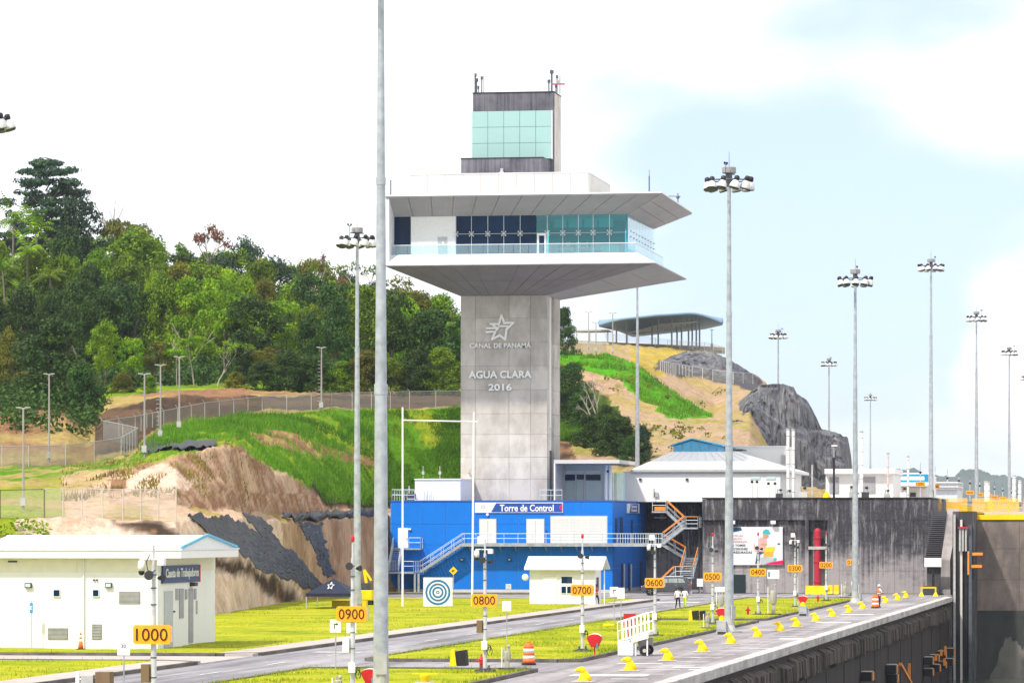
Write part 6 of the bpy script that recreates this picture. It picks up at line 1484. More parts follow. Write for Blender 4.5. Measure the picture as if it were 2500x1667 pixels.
# red notice board behind the gangway
p = G(1537, 1567, .12); k = DP(p[0], p[1])/F; t = thing('notice_board', 'red square board behind the white gangway', 'sign', (p[0], p[1], .12))
M().box(-15*k, 15*k, 0, .04, 40*k, 70*k).build('board', red, t); M().tube((-4*k, .05, 0), (-4*k, .05, 45*k), .05, n=8).build('post', red, t); M().tube((4*k, .05, 0), (4*k, .05, 45*k), .05, n=8).build('post', red, t)
# white gangway on wheels
p = G(1530, 1600); k = DP(p[0], p[1])/F
GW = thing('boarding_gangway', 'white mobile boarding gangway with picket sides on the apron kerb', 'gangway', (p[0], p[1], .02))
def gk(sx, sy, y=0): return (( sx-1530)*k, y, (1600-sy)*k)
M().box(gk(1511, 0)[0], gk(1549, 0)[0], -.5, .35, 0, 34*k).build('counterweight', white, GW, bevel=.03)
a0, a1 = gk(1511, 1568), gk(1585, 1546); wy_ = 1.5
x0, z0, x1, z1 = gk(1512, 0)[0], 32*k, gk(1586, 0)[0], 56*k
M().hexa([(x0,-.4,z0-.1),(x1,-.4,z1-.12),(x1,wy_,z1-.12),(x0,wy_,z0-.1)], [(x0,-.4,z0),(x1,-.4,z1),(x1,wy_,z1),(x0,wy_,z0)]).build('ramp_deck', white_clean, GW)
for yy, nm in ((-.45, 0), (wy_+.05, 1)):
    m = M()
    for f in (0.08, .55, 1.0): m.tube((x0, yy, z0+f*1.05), (x1, yy, z1+f*1.05), .03, n=6)
    m.build('hand_rail', white_clean, GW)
    for i in range(9):
        u = i/8; xx, zz = lerp(x0, x1, u), lerp(z0, z1, u); M().beam((xx, yy, zz), (xx-.04, yy, zz+1.05), .07, .04).build('picket', white_clean, GW)
M().hexa([(x0+.7,-.47,z0-.02),(x1,-.47,z1-.28),(x1,-.42,z1-.28),(x0+.7,-.42,z0-.02)], [(x0+.7,-.47,z0+.2),(x1,-.47,z1),(x1,-.42,z1),(x0+.7,-.42,z0+.2)]).build('side_beam', white, GW)
for xx in (x1-.1, x1-.7):
    for yy in (-.4, wy_): M().box(xx, xx+.07, yy, yy+.07, 0, z1-.2).build('leg', white, GW)
M().box(x1-.75, x1, wy_-.1, wy_, .25, z1-.3).build('back_panel', grey_box, GW)
wh = M().tube((0, -.09, 0), (0, .09, 0), .26, n=18).mesh('wheel', False); wh.materials.append(rubber)
for yy in (-.3, wy_-.2): 
    w = shared(wh, 'wheel', GW, (x0+1.35, yy, .26)); M().tube((0, -.1, 0), (0, .1, 0), .1, n=10).build('hub', grey_box, w)
M().beam((x0+1.1, -.3, .26), (x0+1.0, -.3, z0+.2), .06).build('axle_strut', steel_dark, GW)

# ================================================================ PARKED CAR
p = G(1624, 1453)
CAR = thing('parked_suv', 'dark grey sport utility car parked below the zigzag stair, facing left', 'car', (p[0], p[1]+1, 0), -.03)
paint = plain('car_paint', (.075, .08, .095), .22, .3, .1, spec=.6); car_glass = plain('car_glass', (.36, .40, .40), .12, var=.35, scale=1.2, spec=.6); CAR.scale = (1.05, 1.05, 1.1)  # pale glass colour stands in for sky reflected in the windows
lo = [(-2.25,.42),(-2.3,.62),(-2.22,.86),(-1.35,1.02),(-.95,1.06),(2.2,1.08),(2.28,.9),(2.3,.5),(2.2,.34),(-2.1,.32)]
def side_cut(pts): return pts
bd = M()
def loft(m, prof, ys):
    n = len(prof); b = len(m.V)
    for (y, inset, dz) in ys:
        cx = 0
        for (x, z) in prof: m.V.append((x*(1-inset), y, z*(1-.0) - dz*(1 if z > .7 else 0)))
    for k in range(len(ys)-1):
        for i in range(n):
            j = (i+1) % n; m.F.append((b+k*n+i, b+k*n+j, b+(k+1)*n+j, b+(k+1)*n+i))
    m.F.append(tuple(b+i for i in range(n))); m.F.append(tuple(b+(len(ys)-1)*n+i for i in range(n-1, -1, -1)))
loft(bd, lo, [(-.95,.04,.03),(-.9,.0,.0),(.9,.0,.0),(.95,.04,.03)]); bd.build('body', paint, CAR, bevel=.04)
cab = [(-1.05,1.06),(-.35,1.52),(.0,1.62),(1.35,1.66),(1.85,1.58),(2.15,1.08)]
cb = M(); loft(cb, cab, [(-.86,.0,.0),(-.74,.06,-.0),(.74,.06,0),(.86,0,0)]); cb.build('cabin', paint, CAR, bevel=.03)
for s in (-1, 1):
    y = s*.868
    for pts in ([(-.82,1.12),(-.3,1.46),(.25,1.52),(.25,1.12)], [(.32,1.12),(.32,1.52),(1.15,1.54),(1.2,1.12)], [(1.27,1.12),(1.22,1.54),(1.7,1.5),(1.92,1.14)]):
        M().plate([(x, y, z) for x, z in pts], (0, s*.012, 0)).build('side_window', car_glass, CAR)
    M().box(-.3, 1.75, y-s*.09, y-s*.02, 1.56, 1.62).build('roof_trim', steel, CAR)
    for x in (-.1, .95): M().box(x, x+.18, y*1.1, y*1.1+s*.02, .92, .95).build('door_handle', steel, CAR)
    M().box(-.75, -.6, s*.9, s*1.05, 1.08, 1.2).build('mirror', paint, CAR); M().box(-2.25, -1.95, s*.6, s*.92, .72, .84).build('headlight', frost, CAR); M().box(2.15, 2.3, s*.6, s*.9, .85, 1.02).build('tail_light', red, CAR)
    M().tube((-.1, s*.62, 1.68), (1.5, s*.62, 1.7), .025, n=6).build('roof_rail', steel, CAR)
    M().box(-1.1, 1.1, s*.94, s*.97, .3, .44).build('sill', charcoal, CAR)
M().plate([(-1.02,-.68,1.1),(-1.02,.68,1.1),(-.38,.62,1.5),(-.38,-.62,1.5)], (-.02, 0, .015)).build('windscreen', car_glass, CAR); M().plate([(2.16,-.62,1.14),(2.16,.62,1.14),(1.92,.6,1.52),(1.92,-.6,1.52)], (.02, 0, .01)).build('rear_window', glass_dark, CAR)
ty = M().lathe([(.22, -.11), (.33, -.11), (.36, -.07), (.36, .07), (.33, .11), (.22, .11)], 22).mesh('tyre', True); ty.materials.append(rubber)
rm_ = M().lathe([(.05, .09), (.22, .095), (.22, -.095), (.05, -.09)], 20).mesh('rim'); rm_.materials.append(steel)
for x in (-1.4, 1.38):
    for s in (-1, 1):
        w = thing.__wrapped__ if False else bpy.data.objects.new('wheel', M().tube((0, -.03, 0), (0, .03, 0), .1, n=10).mesh('hub')); w.data.materials.append(steel); COL.objects.link(w); w.parent = CAR; w.location = (x, s*.86, .36)
        shared(ty, 'tyre', w, (0, 0, 0), (pi/2, 0, 0)); shared(rm_, 'rim', w, (0, 0, 0), (pi/2, 0, 0))
        for k in range(5):
            a = 2*pi*k/5; M().beam((.05*cos(a), s*.1, .05*sin(a)), (.21*cos(a), s*.1, .21*sin(a)), .05, .02).build('spoke', grey_box, w)
        M().lathe([(.40, -.02), (.42, 0), (.40, .02)], 22).build('arch', black, CAR).matrix_local = Matrix.Translation((x, s*.945, .38)) @ Matrix.Rotation(pi/2, 4, 'X')

# ================================================================ PEOPLE
skin_c = plain('skin', (.33, .19, .12), .6, var=.1); shirt_w = plain('shirt_white', (.72, .72, .72), .7, var=.08); pants_d = plain('trousers_dark', (.018, .018, .024), .8, var=.2)
hiviz = plain('hi_vis_yellow', (.62, .80, .02), .6, var=.1); vest_r = plain('vest_red', (.55, .06, .05), .7, var=.15); vest_o = plain('vest_orange', (.80, .16, .05), .7, var=.1); shoe = plain('shoe_black', (.012, .012, .012), .5); hair_d = plain('hair_dark', (.012, .01, .01), .7)
def person(label, loc, rz, J, shirt, pants, vest=None, hat=None, held=None, h=1.74):
    root = thing('person', label, 'person', loc, rz); root.scale = (h/1.75,)*3
    P = dict(pel=(0,0,.95,.15,.11), sp=(0,0,1.15,.145,.10), ch=(0,0,1.36,.18,.115), nk=(0,0,1.49,.062,.06), hd=(0,-.015,1.60,.085,.10), ht=(0,-.01,1.70,.075,.09), nose=(0,-.10,1.60,.018,.018),
             sL=(.19,0,1.41,.065,.065), eL=(.25,.02,1.14,.048,.048), wL=(.26,-.06,.90,.036,.034), hL=(.26,-.09,.82,.042,.022), sR=(-.19,0,1.41,.065,.065), eR=(-.25,.02,1.14,.048,.048), wR=(-.26,-.06,.90,.036,.034), hR=(-.26,-.09,.82,.042,.022),
             pL=(.095,0,.90,.10,.10), kL=(.10,-.02,.50,.066,.066), aL=(.10,.03,.10,.048,.048), tL=(.11,-.13,.04,.042,.035), pR=(-.095,0,.90,.10,.10), kR=(-.10,-.02,.50,.066,.066), aR=(-.10,.03,.10,.048,.048), tR=(-.11,-.13,.04,.042,.035))
    for k, v in J.items(): P[k] = tuple(v) + P[k][3:]
    E = [('pel','sp'),('sp','ch'),('ch','nk'),('nk','hd'),('hd','ht'),('hd','nose'),('ch','sL'),('sL','eL'),('eL','wL'),('wL','hL'),('ch','sR'),('sR','eR'),('eR','wR'),('wR','hR'),('pel','pL'),('pL','kL'),('kL','aL'),('aL','tL'),('pel','pR'),('pR','kR'),('kR','aR'),('aR','tR')]
    for s in 'LR':
        hx, hy, hz = P['h'+s][:3]; wx, wy, wz_ = P['w'+s][:3]; d = Vector((hx-wx, hy-wy, hz-wz_)).normalized(); side = 1 if s == 'L' else -1
        for i in range(4):
            o = Vector((0, (i-1.5)*.021, 0)); q = Vector((hx, hy, hz)) + o + d*(.075 - abs(i-1.3)*.008) + Vector((-side*.02, 0, 0)); P['f%s%d' % (s, i)] = (q.x, q.y, q.z, .009, .009); E.append(('h'+s, 'f%s%d' % (s, i)))
        q = Vector((wx, wy, wz_)) + d*.05 + Vector((-side*.02, -.05, 0)); P['th'+s] = (q.x, q.y, q.z, .010, .010); E.append(('h'+s, 'th'+s))
    names = list(P); ix = {n: i for i, n in enumerate(names)}
    me = bpy.data.meshes.new('b'); me.from_pydata([P[n][:3] for n in names], [(ix[a], ix[b]) for a, b in E], [])
    o = bpy.data.objects.new('b', me); COL.objects.link(o)
    sk = o.modifiers.new('s', 'SKIN'); sb = o.modifiers.new('u', 'SUBSURF'); sb.levels = 1; sb.render_levels = 1
    for n in names: v = me.skin_vertices[0].data[ix[n]]; v.radius = P[n][3:]; v.use_root = (n == 'pel')
    dg = bpy.context.evaluated_depsgraph_get(); bm2 = bpy.data.meshes.new_from_object(o.evaluated_get(dg)); bpy.data.objects.remove(o)
    bm2.materials.clear()
    for m in (shoe, pants, shirt, skin_c): bm2.materials.append(m)
    el = {s: Vector(P['e'+s][:3]) for s in 'LR'}; wr = {s: Vector(P['w'+s][:3]) for s in 'LR'}; ha = {s: Vector(P['h'+s][:3]) for s in 'LR'}
    for f in bm2.polygons:
        c = f.center; i = 1
        if c.z < .085: i = 0
        elif c.z < .97: i = 1
        elif c.z < 1.485: i = 2
        else: i = 3
        for s in 'LR':
            if min((c-ha[s]).length, (c-wr[s]).length, (c-(wr[s]+el[s])/2).length, (c-(ha[s]*2-wr[s])).length) < .085 and abs(c.x) > .15: i = 3
        f.material_index = i; f.use_smooth = True
    b = link('body', bm2, root); b.name = 'body'
    hx, hy, hz = P['ht'][:3]
    if hat: 
        M().lathe([(.125, -.03), (.115, .02), (.09, .09), (.03, .12)], 14, (hx, hy, hz)).box(hx-.09, hx+.09, hy-.20, hy-.08, hz-.035, hz-.015).build('hat', hat, root, True)
    else: M().sphere((hx, hy+.015, hz-.02), .10, 12, 7, (1, 1.05, .95)).build('hair', hair_d, root, True)
    M().sphere((hx-.035, hy-.088, hz-.085), .012, 6, 4).sphere((hx+.035, hy-.088, hz-.085), .012, 6, 4).build('eyes', black, root)
    M().box(hx-.025, hx+.025, hy-.088, hy-.075, hz-.155, hz-.148).build('mouth', vest_r, root)
    if vest:
        m = M(); 
        for (z0, z1, a0, a1) in ((1.0, 1.2, .17, .175), (1.2, 1.40, .175, .20), (1.40, 1.46, .20, .14)):
            m.lathe([(a0, z0), (a1, z1)], 18); 
        m.V = [(x, y*.78, z) for x, y, z in m.V]; m.build('vest', vest, root, True)
        m = M(); m.lathe([(.181, 1.10), (.183, 1.14)], 18); m.V = [(x, y*.79, z) for x, y, z in m.V]; m.build('vest_band', white_clean, root)
    if held: held(root, P)
    return root
def radio(root, P): x, y, z = P['hR'][:3]; M().box(x-.03, x+.03, y-.05, y-.0, z-.05, z+.12).build('radio', black, root)
p = G(1456, 1478, .0)
person('guard in white shirt, red vest and dark trousers walking beside the kiosk', (p[0], p[1], .02), 1.0, dict(kL=(.10,-.16,.52), aL=(.10,-.18,.10), tL=(.11,-.34,.05), kR=(-.10,.02,.50), aR=(-.10,.26,.14), tR=(-.11,.16,.05), eL=(.24,.14,1.16), wL=(.25,.12,.92), hL=(.25,.10,.84), eR=(-.24,-.08,1.15), wR=(-.24,-.22,.98), hR=(-.24,-.28,.92)), shirt_w, pants_d, vest_r, black)
p = G(1655, 1486, .0)
person('worker in white shirt and black trousers walking below the parked car', (p[0], p[1], .01), .3, dict(kL=(.12,-.12,.52), aL=(.16,-.10,.10), tL=(.17,-.26,.05), kR=(-.10,.06,.50), aR=(-.14,.26,.12), tR=(-.15,.14,.05), eL=(.27,-.02,1.16), wL=(.30,-.20,1.08), hL=(.30,-.27,1.06)), shirt_w, pants_d, None, black, radio)
p = G(1672, 1486, .0)
person('worker in white shirt and bright yellow trousers beside the one in black', (p[0], p[1], .01), -.4, dict(kL=(.10,-.06,.50), kR=(-.10,.03,.50), aR=(-.10,.16,.11), tR=(-.11,.02,.045), eR=(-.26,-.06,1.16), wR=(-.22,-.24,1.10), hR=(-.18,-.30,1.10)), shirt_w, hiviz, None, navy)
p = G(2146, 1483, .0)
person('worker in white helmet, pink vest and navy trousers standing on the apron', (p[0], p[1], .01), 2.2, dict(eR=(-.27,-.10,1.18), wR=(-.16,-.28,1.16), hR=(-.10,-.33,1.18), eL=(.27,-.08,1.16), wL=(.18,-.28,1.14), hL=(.12,-.34,1.15)), shirt_w, pants_d, vest_o, white_clean, None, 1.85)

# ================================================================ FENCES, LIGHT POLES, PAVILION
link_m = mesh_mat('chain_link', (.26, .26, .25), .42); link_p = mesh_mat('chain_link_pale', (.62, .56, .52), .34); link_w = mesh_mat('chain_link_fine', (.5, .5, .48), .22)
def fence(label, pts, h, mat, at, step=2.6, arms=True, pm=None, lift=.05):
    P3 = [Vector(at(*q)) for q in pts]
    t = thing('chain_link_fence', label, 'fence', P3[0], w=True); pm = pm or grey_box
    run = []
    for i, (a, b) in enumerate(zip(P3, P3[1:])):
        n = max(1, round((b-a).length/step))
        for k in range(n):
            u = k/n; sx, sy = lerp(pts[i][0], pts[i+1][0], u), lerp(pts[i][1], pts[i+1][1], u); q = a.lerp(b, u)
            run.append(q)
    run.append(P3[-1])
    pm_ = M().tube((0, 0, -.3), (0, 0, h), .045, n=6)
    if arms: pm_.tube((0, 0, h), (-.22, -.18, h+.32), .03, n=5)
    pm_ = pm_.mesh('post'); pm_.materials.append(pm)
    for a in run: shared(pm_, 'post', t, a - P3[0])
    for a, b in zip(run, run[1:]):
        M().quad(a + Vector((0, 0, lift)), b + Vector((0, 0, lift)), b + Vector((0, 0, h)), a + Vector((0, 0, h))).build('mesh_panel', mat, t)
        M().beam(a + Vector((0, 0, h)), b + Vector((0, 0, h)), .05, .05).build('top_rail', pm, t)
    return t
fence('near stretch of the perimeter fence left of the earth mound', [(-60,1139),(70,1139),(160,1136),(230,1128),(296,1118),(337,1093)], 2.0, link_m, Lat)
fence('short return of the perimeter fence turning back to the trees', [(337,1093),(300,1084),(250,1074)], 2.0, link_m, Lat)
fence('long perimeter fence curving over the green grass slope', [(250,1074),(330,1062),(400,1047),(500,1027),(640,1011),(760,1004),(860,1001),(1000,998),(1128,996)], 1.95, link_m, Lat)
fence('pale mesh fence on the earth bank above the workers house', [(108,1263),(200,1263),(300,1264),(430,1265)], 2.15, link_p, Lat, 1.25, False, plain('pale_post', (.55, .5, .47), .6))
fence('thin dark fence at the left end of the earth bank', [(-60,1266),(0,1265),(108,1263)], 2.1, link_w, Lat, 2.4, False, charcoal)
fence('fence curving below the dark rock ledge under the pavilion', [(1612,910),(1650,916),(1690,922),(1740,930),(1790,936),(1838,938)], 2.0, link_m, Rat, 2.6, False, plain('pale_post2', (.7, .7, .72), .5))
fence('grey fence on the hill crest right behind the tower shaft', [(1368,862),(1420,862),(1480,864)], 2.0, link_m, Rat, 2.4, False)
fence('light railing round the hilltop pavilion', [(1600,842),(1660,848),(1720,852),(1764,862)], 1.3, link_w, lambda a, b: PD(a, b, 806), 2.0, False, plain('pale_post3', (.75, .76, .78), .5))
fence('white rails along the ramp left of the pavilion', [(1405,830),(1480,832),(1560,836),(1600,842)], 1.4, link_w, lambda a, b: PD(a, b, 806), 2.4, False, MATS['pale_post3'])
pole_m = weathered('light_pole_grey', (.34, .31, .29), (.2, .18, .17), .5)
def light_pole(label, sx, y0, base, arm=.55, lad=False):
    x, y, z = base; h = ZY(y0, x, y) - z
    t = thing('light_pole', label, 'light pole', base, group='fence light poles')
    M().tube((0, 0, -.3), (0, 0, h), .11, .07, 8).build('pole', pole_m, t); M().box(-arm, arm, -.06, .06, h, h+.08).build('cross_arm', grey_box, t)
    for s in (-1, 1): M().box(s*arm-.2, s*arm+.2, -.16, .12, h+.06, h+.14).build('lamp', grey_box, t, bevel=.02)
    M().box(-.22, .22, -.25, -.1, .5, 1.1).build('switch_box', grey_box, t)
    if lad:
        for k in range(14): M().box(-.42, -.14, -.03, .03, .4+k*.4, .44+k*.4).build('rung', grey_box, t)
for a in [('light pole by the dark tree at the near fence', 120, 915, (120,1130)), ('leftmost light pole on the yellow grass slope', 57, 998, (57,1250)), ('light pole at the corner where the fence turns back', 353, 915, (353,1118)), ('light pole just behind the fence corner pole', 392, 893, (392,1078)), ('light pole leaning over the middle of the curving fence', 438, 873, (438,1055)), ('light pole against the dark trees by the long fence', 785, 850, (785,1006))]:
    light_pole(a[0], a[1], a[2], Lat(*a[3]), .35, a[1] in (392, 785))
for a in [('hilltop light pole nearest the tower shaft', 1437, 763, (1437,855)), ('shorter hilltop light pole with small head', 1455, 788, (1455,864)), ('hilltop light pole left of the pavilion roof tip', 1496, 765, (1496,866))]: light_pole(a[0], a[1], a[2], Rat(*a[3]), .5)
light_pole('light pole at the right end of the pavilion', 1738, 806, PD(1738, 852, 812), .2)
# pavilion
PV = thing('pavilion', 'open hilltop pavilion with broad curved blue grey roof on slim columns', 'pavilion', PD(1620, 846, 815), w=True)
pav_m = plain('pavilion_underside', (.16, .26, .36), .6, var=.12, scale=.1)
yn = [(1462,797),(1490,788),(1520,782),(1600,773),(1680,768),(1700,769),(1720,774),(1745,783),(1764,792)]; yf2 = [(1462,798),(1510,809),(1545,823),(1600,817),(1660,811),(1720,804),(1764,794)]
m = M(); n, r = 50, 8
for i in range(n+1):
    sx = lerp(1462, 1764, i/n); a, b = Vector(PD(sx, pl(yn, sx), 800)), Vector(PD(sx, pl(yf2, sx), 842))
    for j in range(r+1): q = a.lerp(b, j/r); q.z += .9*sin(pi*j/r); m.V.append(tuple(q))
for i in range(n):
    for j in range(r): a = i*(r+1)+j; m.F.append((a, a+1, a+r+2, a+r+1))
o = m.build('roof', pav_m, PV, smooth=True); s = o.modifiers.new('t', 'SOLIDIFY'); s.thickness = .45; s.offset = 1
for k, (sx, d) in enumerate([(1505,815),(1530,812),(1556,812),(1592,820),(1607,812),(1640,810),(1653,826),(1664,812),(1681,812),(1690,815),(1700,812),(1708,815)]):
    u = (d-800)/42; b = Vector(PD(sx, 850, 811)); b = Vector(PD(sx, lerp(838, 858, (sx-1505)/200), d)); tz = lerp(PD(sx, pl(yn, sx), 800)[2], PD(sx, pl(yf2, sx), 842)[2], u)
    M().tube((b.x, b.y, b.z-1.5), (b.x, b.y, tz+.5), .17, n=8).build('column', plain('column_grey', (.28, .31, .34), .5) if k == 0 else MATS['column_grey'], PV)
for k in range(7):
    t = k/6; a, b = PD(lerp(1535, 1610, t), lerp(806, 786, t)+6, lerp(835, 812, t)), PD(lerp(1620, 1700, t), lerp(798, 778, t)+8, lerp(830, 806, t)); M().beam(a, b, .3, .12).build('roof_light', white_clean, PV)
M().hexa([PD(1400,850,806), PD(1770,864,806), PD(1770,864,850), PD(1400,850,850)], [PD(1400,838,806), PD(1770,857,806), PD(1770,846,850), PD(1400,830,850)]).build('terrace', plain('terrace_sand', (.5, .42, .3), .8), PV)
SR = thing('side_shelter', 'small flat shelter roof on posts left of the pavilion', 'shelter', PD(1450, 835, 840), w=True)
M().box(*[PD(1402,810,840)[0], PD(1488,810,840)[0]], PD(1440,810,838)[1], PD(1440,810,838)[1]+8, PD(1440,809,840)[2], PD(1440,806,840)[2]).build('roof', grey_box, SR)
for sx in (1408, 1440, 1484): a, b = PD(sx, 845, 840), PD(sx, 809, 840); M().tube(a, b, .1, n=6).build('post', grey_box, SR)

# ================================================================ TREES
LM = {'dark': leaf_mat('leaf_dark', (.012, .034, .006), (.036, .088, .010), (.10, .19, .016), .25), 'deep': leaf_mat('leaf_blue_green', (.012, .034, .018), (.032, .072, .034), (.085, .145, .055), .22),
 'mid': leaf_mat('leaf_mid', (.030, .066, .003), (.125, .225, .004), (.32, .45, .007), .32), 'bright': leaf_mat('leaf_bright', (.06, .15, .003), (.20, .37, .004), (.42, .58, .006), .36),
 'yellow': leaf_mat('leaf_yellow', (.10, .12, .004), (.29, .29, .007), (.54, .45, .012), .36), 'brown': leaf_mat('leaf_brown', (.07, .03, .016), (.21, .095, .035), (.36, .19, .05), .25), 'olive': leaf_mat('leaf_olive', (.05, .058, .006), (.15, .16, .012), (.31, .30, .022), .32)}
bark = weathered('bark', (.16, .13, .10), (.06, .05, .04), .7); bark_pale = weathered('bark_pale', (.38, .33, .28), (.2, .17, .14), .6)
def leaf_cloud(rr, clumps, per, size):
    V = []; Fc = []
    for (c, r, sq) in clumps:
        for _ in range(int(per * (r*r)/3.0)):
            d = Vector((rr.gauss(0, 1), rr.gauss(0, 1), rr.gauss(0, 1))); d.normalize(); q = rr.random()**.35
            p = Vector(c) + Vector((d.x*r*q, d.y*r*q, d.z*r*q*sq))
            n = (d + Vector((rr.gauss(0, .55), rr.gauss(0, .55), rr.gauss(0, .55)+.35))).normalized(); a = n.orthogonal().normalized(); a.rotate(Matrix.Rotation(rr.uniform(0, 6.28), 3, n)); b = n.cross(a)
            s = size*rr.uniform(.6, 1.3); k = len(V)
            V += [tuple(p - a*s*.6), tuple(p + b*s*.42 + n*s*.1), tuple(p + a*s*.6), tuple(p - b*s*.42 + n*s*.1)]; Fc.append((k, k+1, k+2, k+3))
    return V, Fc
def limb(m, rr, p, d, L, r, depth, tips):
    q = p; n = 3
    for i in range(n):
        d = (d + Vector((rr.gauss(0, .14), rr.gauss(0, .14), rr.gauss(0, .08)))).normalized(); e = q + d*(L/n); m.tube(q, e, r*(1-.22*i/n), r*(1-.22*(i+1)/n)*.95, 6, False); q = e
    if depth <= 0: tips.append(q); return
    for _ in range(rr.choice((2, 3)) if depth > 1 else 3):
        nd = (d + Vector((rr.gauss(0, .55), rr.gauss(0, .55), rr.uniform(-.15, .5)))).normalized(); limb(m, rr, q, nd, L*rr.uniform(.6, .8), r*.6, depth-1, tips)
def tree_meshes(kind, seed):
    rr = random.Random(seed*31+7); m = M(); cl = []; per = 170; size = .34
    if kind == 'round':
        H_, R_ = 12.0, 4.6; tips = []; limb(m, rr, Vector((0, 0, -1.5)), Vector((0, 0, 1)), 5.0, .22, 1, tips)
        for _ in range(46):
            a = rr.uniform(0, 6.28); z = rr.uniform(-.75, 1); w = math.sqrt(max(0, 1-z*z*.9))*rr.uniform(.45, 1); cl.append(((R_*w*cos(a)*.85, R_*w*sin(a)*.85, 7.4+z*3.9), rr.uniform(.9, 1.6), rr.uniform(.5, .8)))
    elif kind == 'bushy':
        H_, R_ = 12.0, 5.6; limb(m, rr, Vector((0, 0, -1.5)), Vector((0, 0, 1)), 9, .2, 0, [])
        for _ in range(95):
            a = rr.uniform(0, 6.28); z = rr.random(); w = (1-z**2.4*.82)*rr.uniform(.35, 1); cl.append(((R_*w*cos(a)*.86, R_*w*sin(a)*.86, .9 + z*10.2), rr.uniform(.9, 1.7), rr.uniform(.55, .85)))
    elif kind == 'tier':
        H_, R_ = 20.0, 6.5; tips = []; limb(m, rr, Vector((0, 0, -1.5)), Vector((0, 0, 1)), 18, .5, 0, tips)
        for k in range(11):
            z = 7.0 + k*1.22; w = R_*(.80 + .25*sin(pi*min(1, (k+1)/9)))*(1 if k < 9 else .75 if k < 10 else .45)
            for _ in range(19): a = rr.uniform(0, 6.28); q = w*rr.uniform(.25, 1); cl.append(((q*cos(a), q*sin(a)*.8, z + rr.uniform(-.35, .35)), rr.uniform(.8, 1.5), .32))
        for k in range(16): a = k*.4; m.tube((0, 0, 6+k*.7), (4.5*cos(a*2.1), 4.5*sin(a*2.1), 7.4+k*.75), .12, .04, 5)
    elif kind == 'umbrella':
        H_, R_ = 12.0, 5.2; tips = []; limb(m, rr, Vector((0, 0, -1.5)), Vector((.08, 0, 1)), 7.5, .24, 2, tips)
        for _ in range(40): a = rr.uniform(0, 6.28); q = R_*math.sqrt(rr.random()); cl.append(((q*cos(a), q*sin(a), 10.7 - .045*q*q + rr.uniform(-.5, .4)), rr.uniform(.8, 1.35), .42))
    elif kind == 'open':
        H_, R_ = 12.0, 4.5; tips = []; limb(m, rr, Vector((0, 0, -1.5)), Vector((0, 0, 1)), 5.5, .26, 3, tips); per = 140
        for t in tips: cl.append((tuple(t), rr.uniform(.75, 1.3), .7))
        k = 11.5/max(.1, max(t.z for t in tips)); m.V = [(x, y, z*k if z > 0 else z) for x, y, z in m.V]; cl = [((c[0], c[1], c[2]*k), r, s) for c, r, s in cl]
    elif kind == 'bare':
        H_, R_ = 9.0, 4.0; tips = []; limb(m, rr, Vector((0, 0, -.5)), Vector((0, 0, 1)), 2.6, .2, 4, tips)
        k = 8.8/max(t.z for t in tips); m.V = [(x*1.15, y, z*k if z > 0 else z) for x, y, z in m.V]
    elif kind == 'palm':
        H_, R_ = 10.0, 2.8; pts = [(0.15*i*i*.08, 0, i*1.05) for i in range(9)]
        for a, b in zip(pts, pts[1:]): m.tube(a, b, .15, .14, 8, False)
        top = Vector(pts[-1]); V = []; Fc = []
        for k in range(15):
            a = 2*pi*k/15 + rr.uniform(-.1, .1); el = rr.uniform(.1, 1.15); d = Vector((cos(a)*cos(el), sin(a)*cos(el), sin(el))); q = top.copy(); side = Vector((-sin(a), cos(a), 0))
            for s in range(11):
                e = q + d*.30; d = (d + Vector((0, 0, -.105))).normalized(); L_ = .95*sin(pi*(s+1.2)/12.5)
                for sg in (-1, 1):
                    tip = q + side*sg*L_*.75 + d*L_*.45 + Vector((0, 0, -.3*L_)); b = len(V); V += [tuple(q), tuple(q + d*.22), tuple(tip)]; Fc.append((b, b+1, b+2))
                q = e
        tm = m.mesh('trunk', True); mc = bpy.data.meshes.new('crown'); mc.from_pydata(V, [], Fc); return tm, mc, H_, R_*2
    tm = m.mesh('trunk', True)
    V, Fc = leaf_cloud(rr, cl, per, size); mc = None
    if V: mc = bpy.data.meshes.new('crown'); mc.from_pydata(V, [], Fc)
    return tm, mc, H_, R_*2
TV = {}
def variant(kind, seed, leaf):
    k = (kind, seed)
    if k not in TV: TV[k] = tree_meshes(kind, seed)
    return TV[k]
def plant(label, kind, seed, leaf, base, h, w, rz, name='forest_tree', cat='tree', group=None):
    a, c, H_, W_ = variant(kind, seed, leaf)
    t = thing(name, label, cat, base, rz, group); t.scale = (w/W_, w/W_, h/H_)
    for me_, nm, mt in ((a, 'trunk', bark_pale if kind in ('open', 'bare', 'umbrella') else bark), (c, 'crown', LM[leaf])):
        if me_ is None: continue
        if not me_.materials: me_.materials.append(mt)
        o = shared(me_, nm, t); o.material_slots[0].link = 'OBJECT'; o.material_slots[0].material = mt
    return t
def Lz(sx, D):
    for k in range(8):
        d0, d1 = Lrow(k, sx)[1], Lrow(k+1, sx)[1]
        if d0 <= D <= d1: return Lsurf(sx, k + (D-d0)/(d1-d0))
    return Lsurf(sx, 6.9)
def Ltree(label, kind, seed, leaf, sx, ytop, D, wpx, **kw):
    x, y, z = Lz(sx, D); zt = PD(sx, ytop, D)[2]
    return plant(label, kind, seed, leaf, (x, y, z-.3), zt-z+.3, wpx*D/F, seed*1.3 + sx*.01, **kw)
SKY = [(-100,520),(0,505),(150,530),(230,552),(300,545),(400,556),(470,572),(540,598),(610,600),(680,640),(760,648),(850,650),(920,680),(1000,700),(1060,722),(1130,745),(1250,760)]
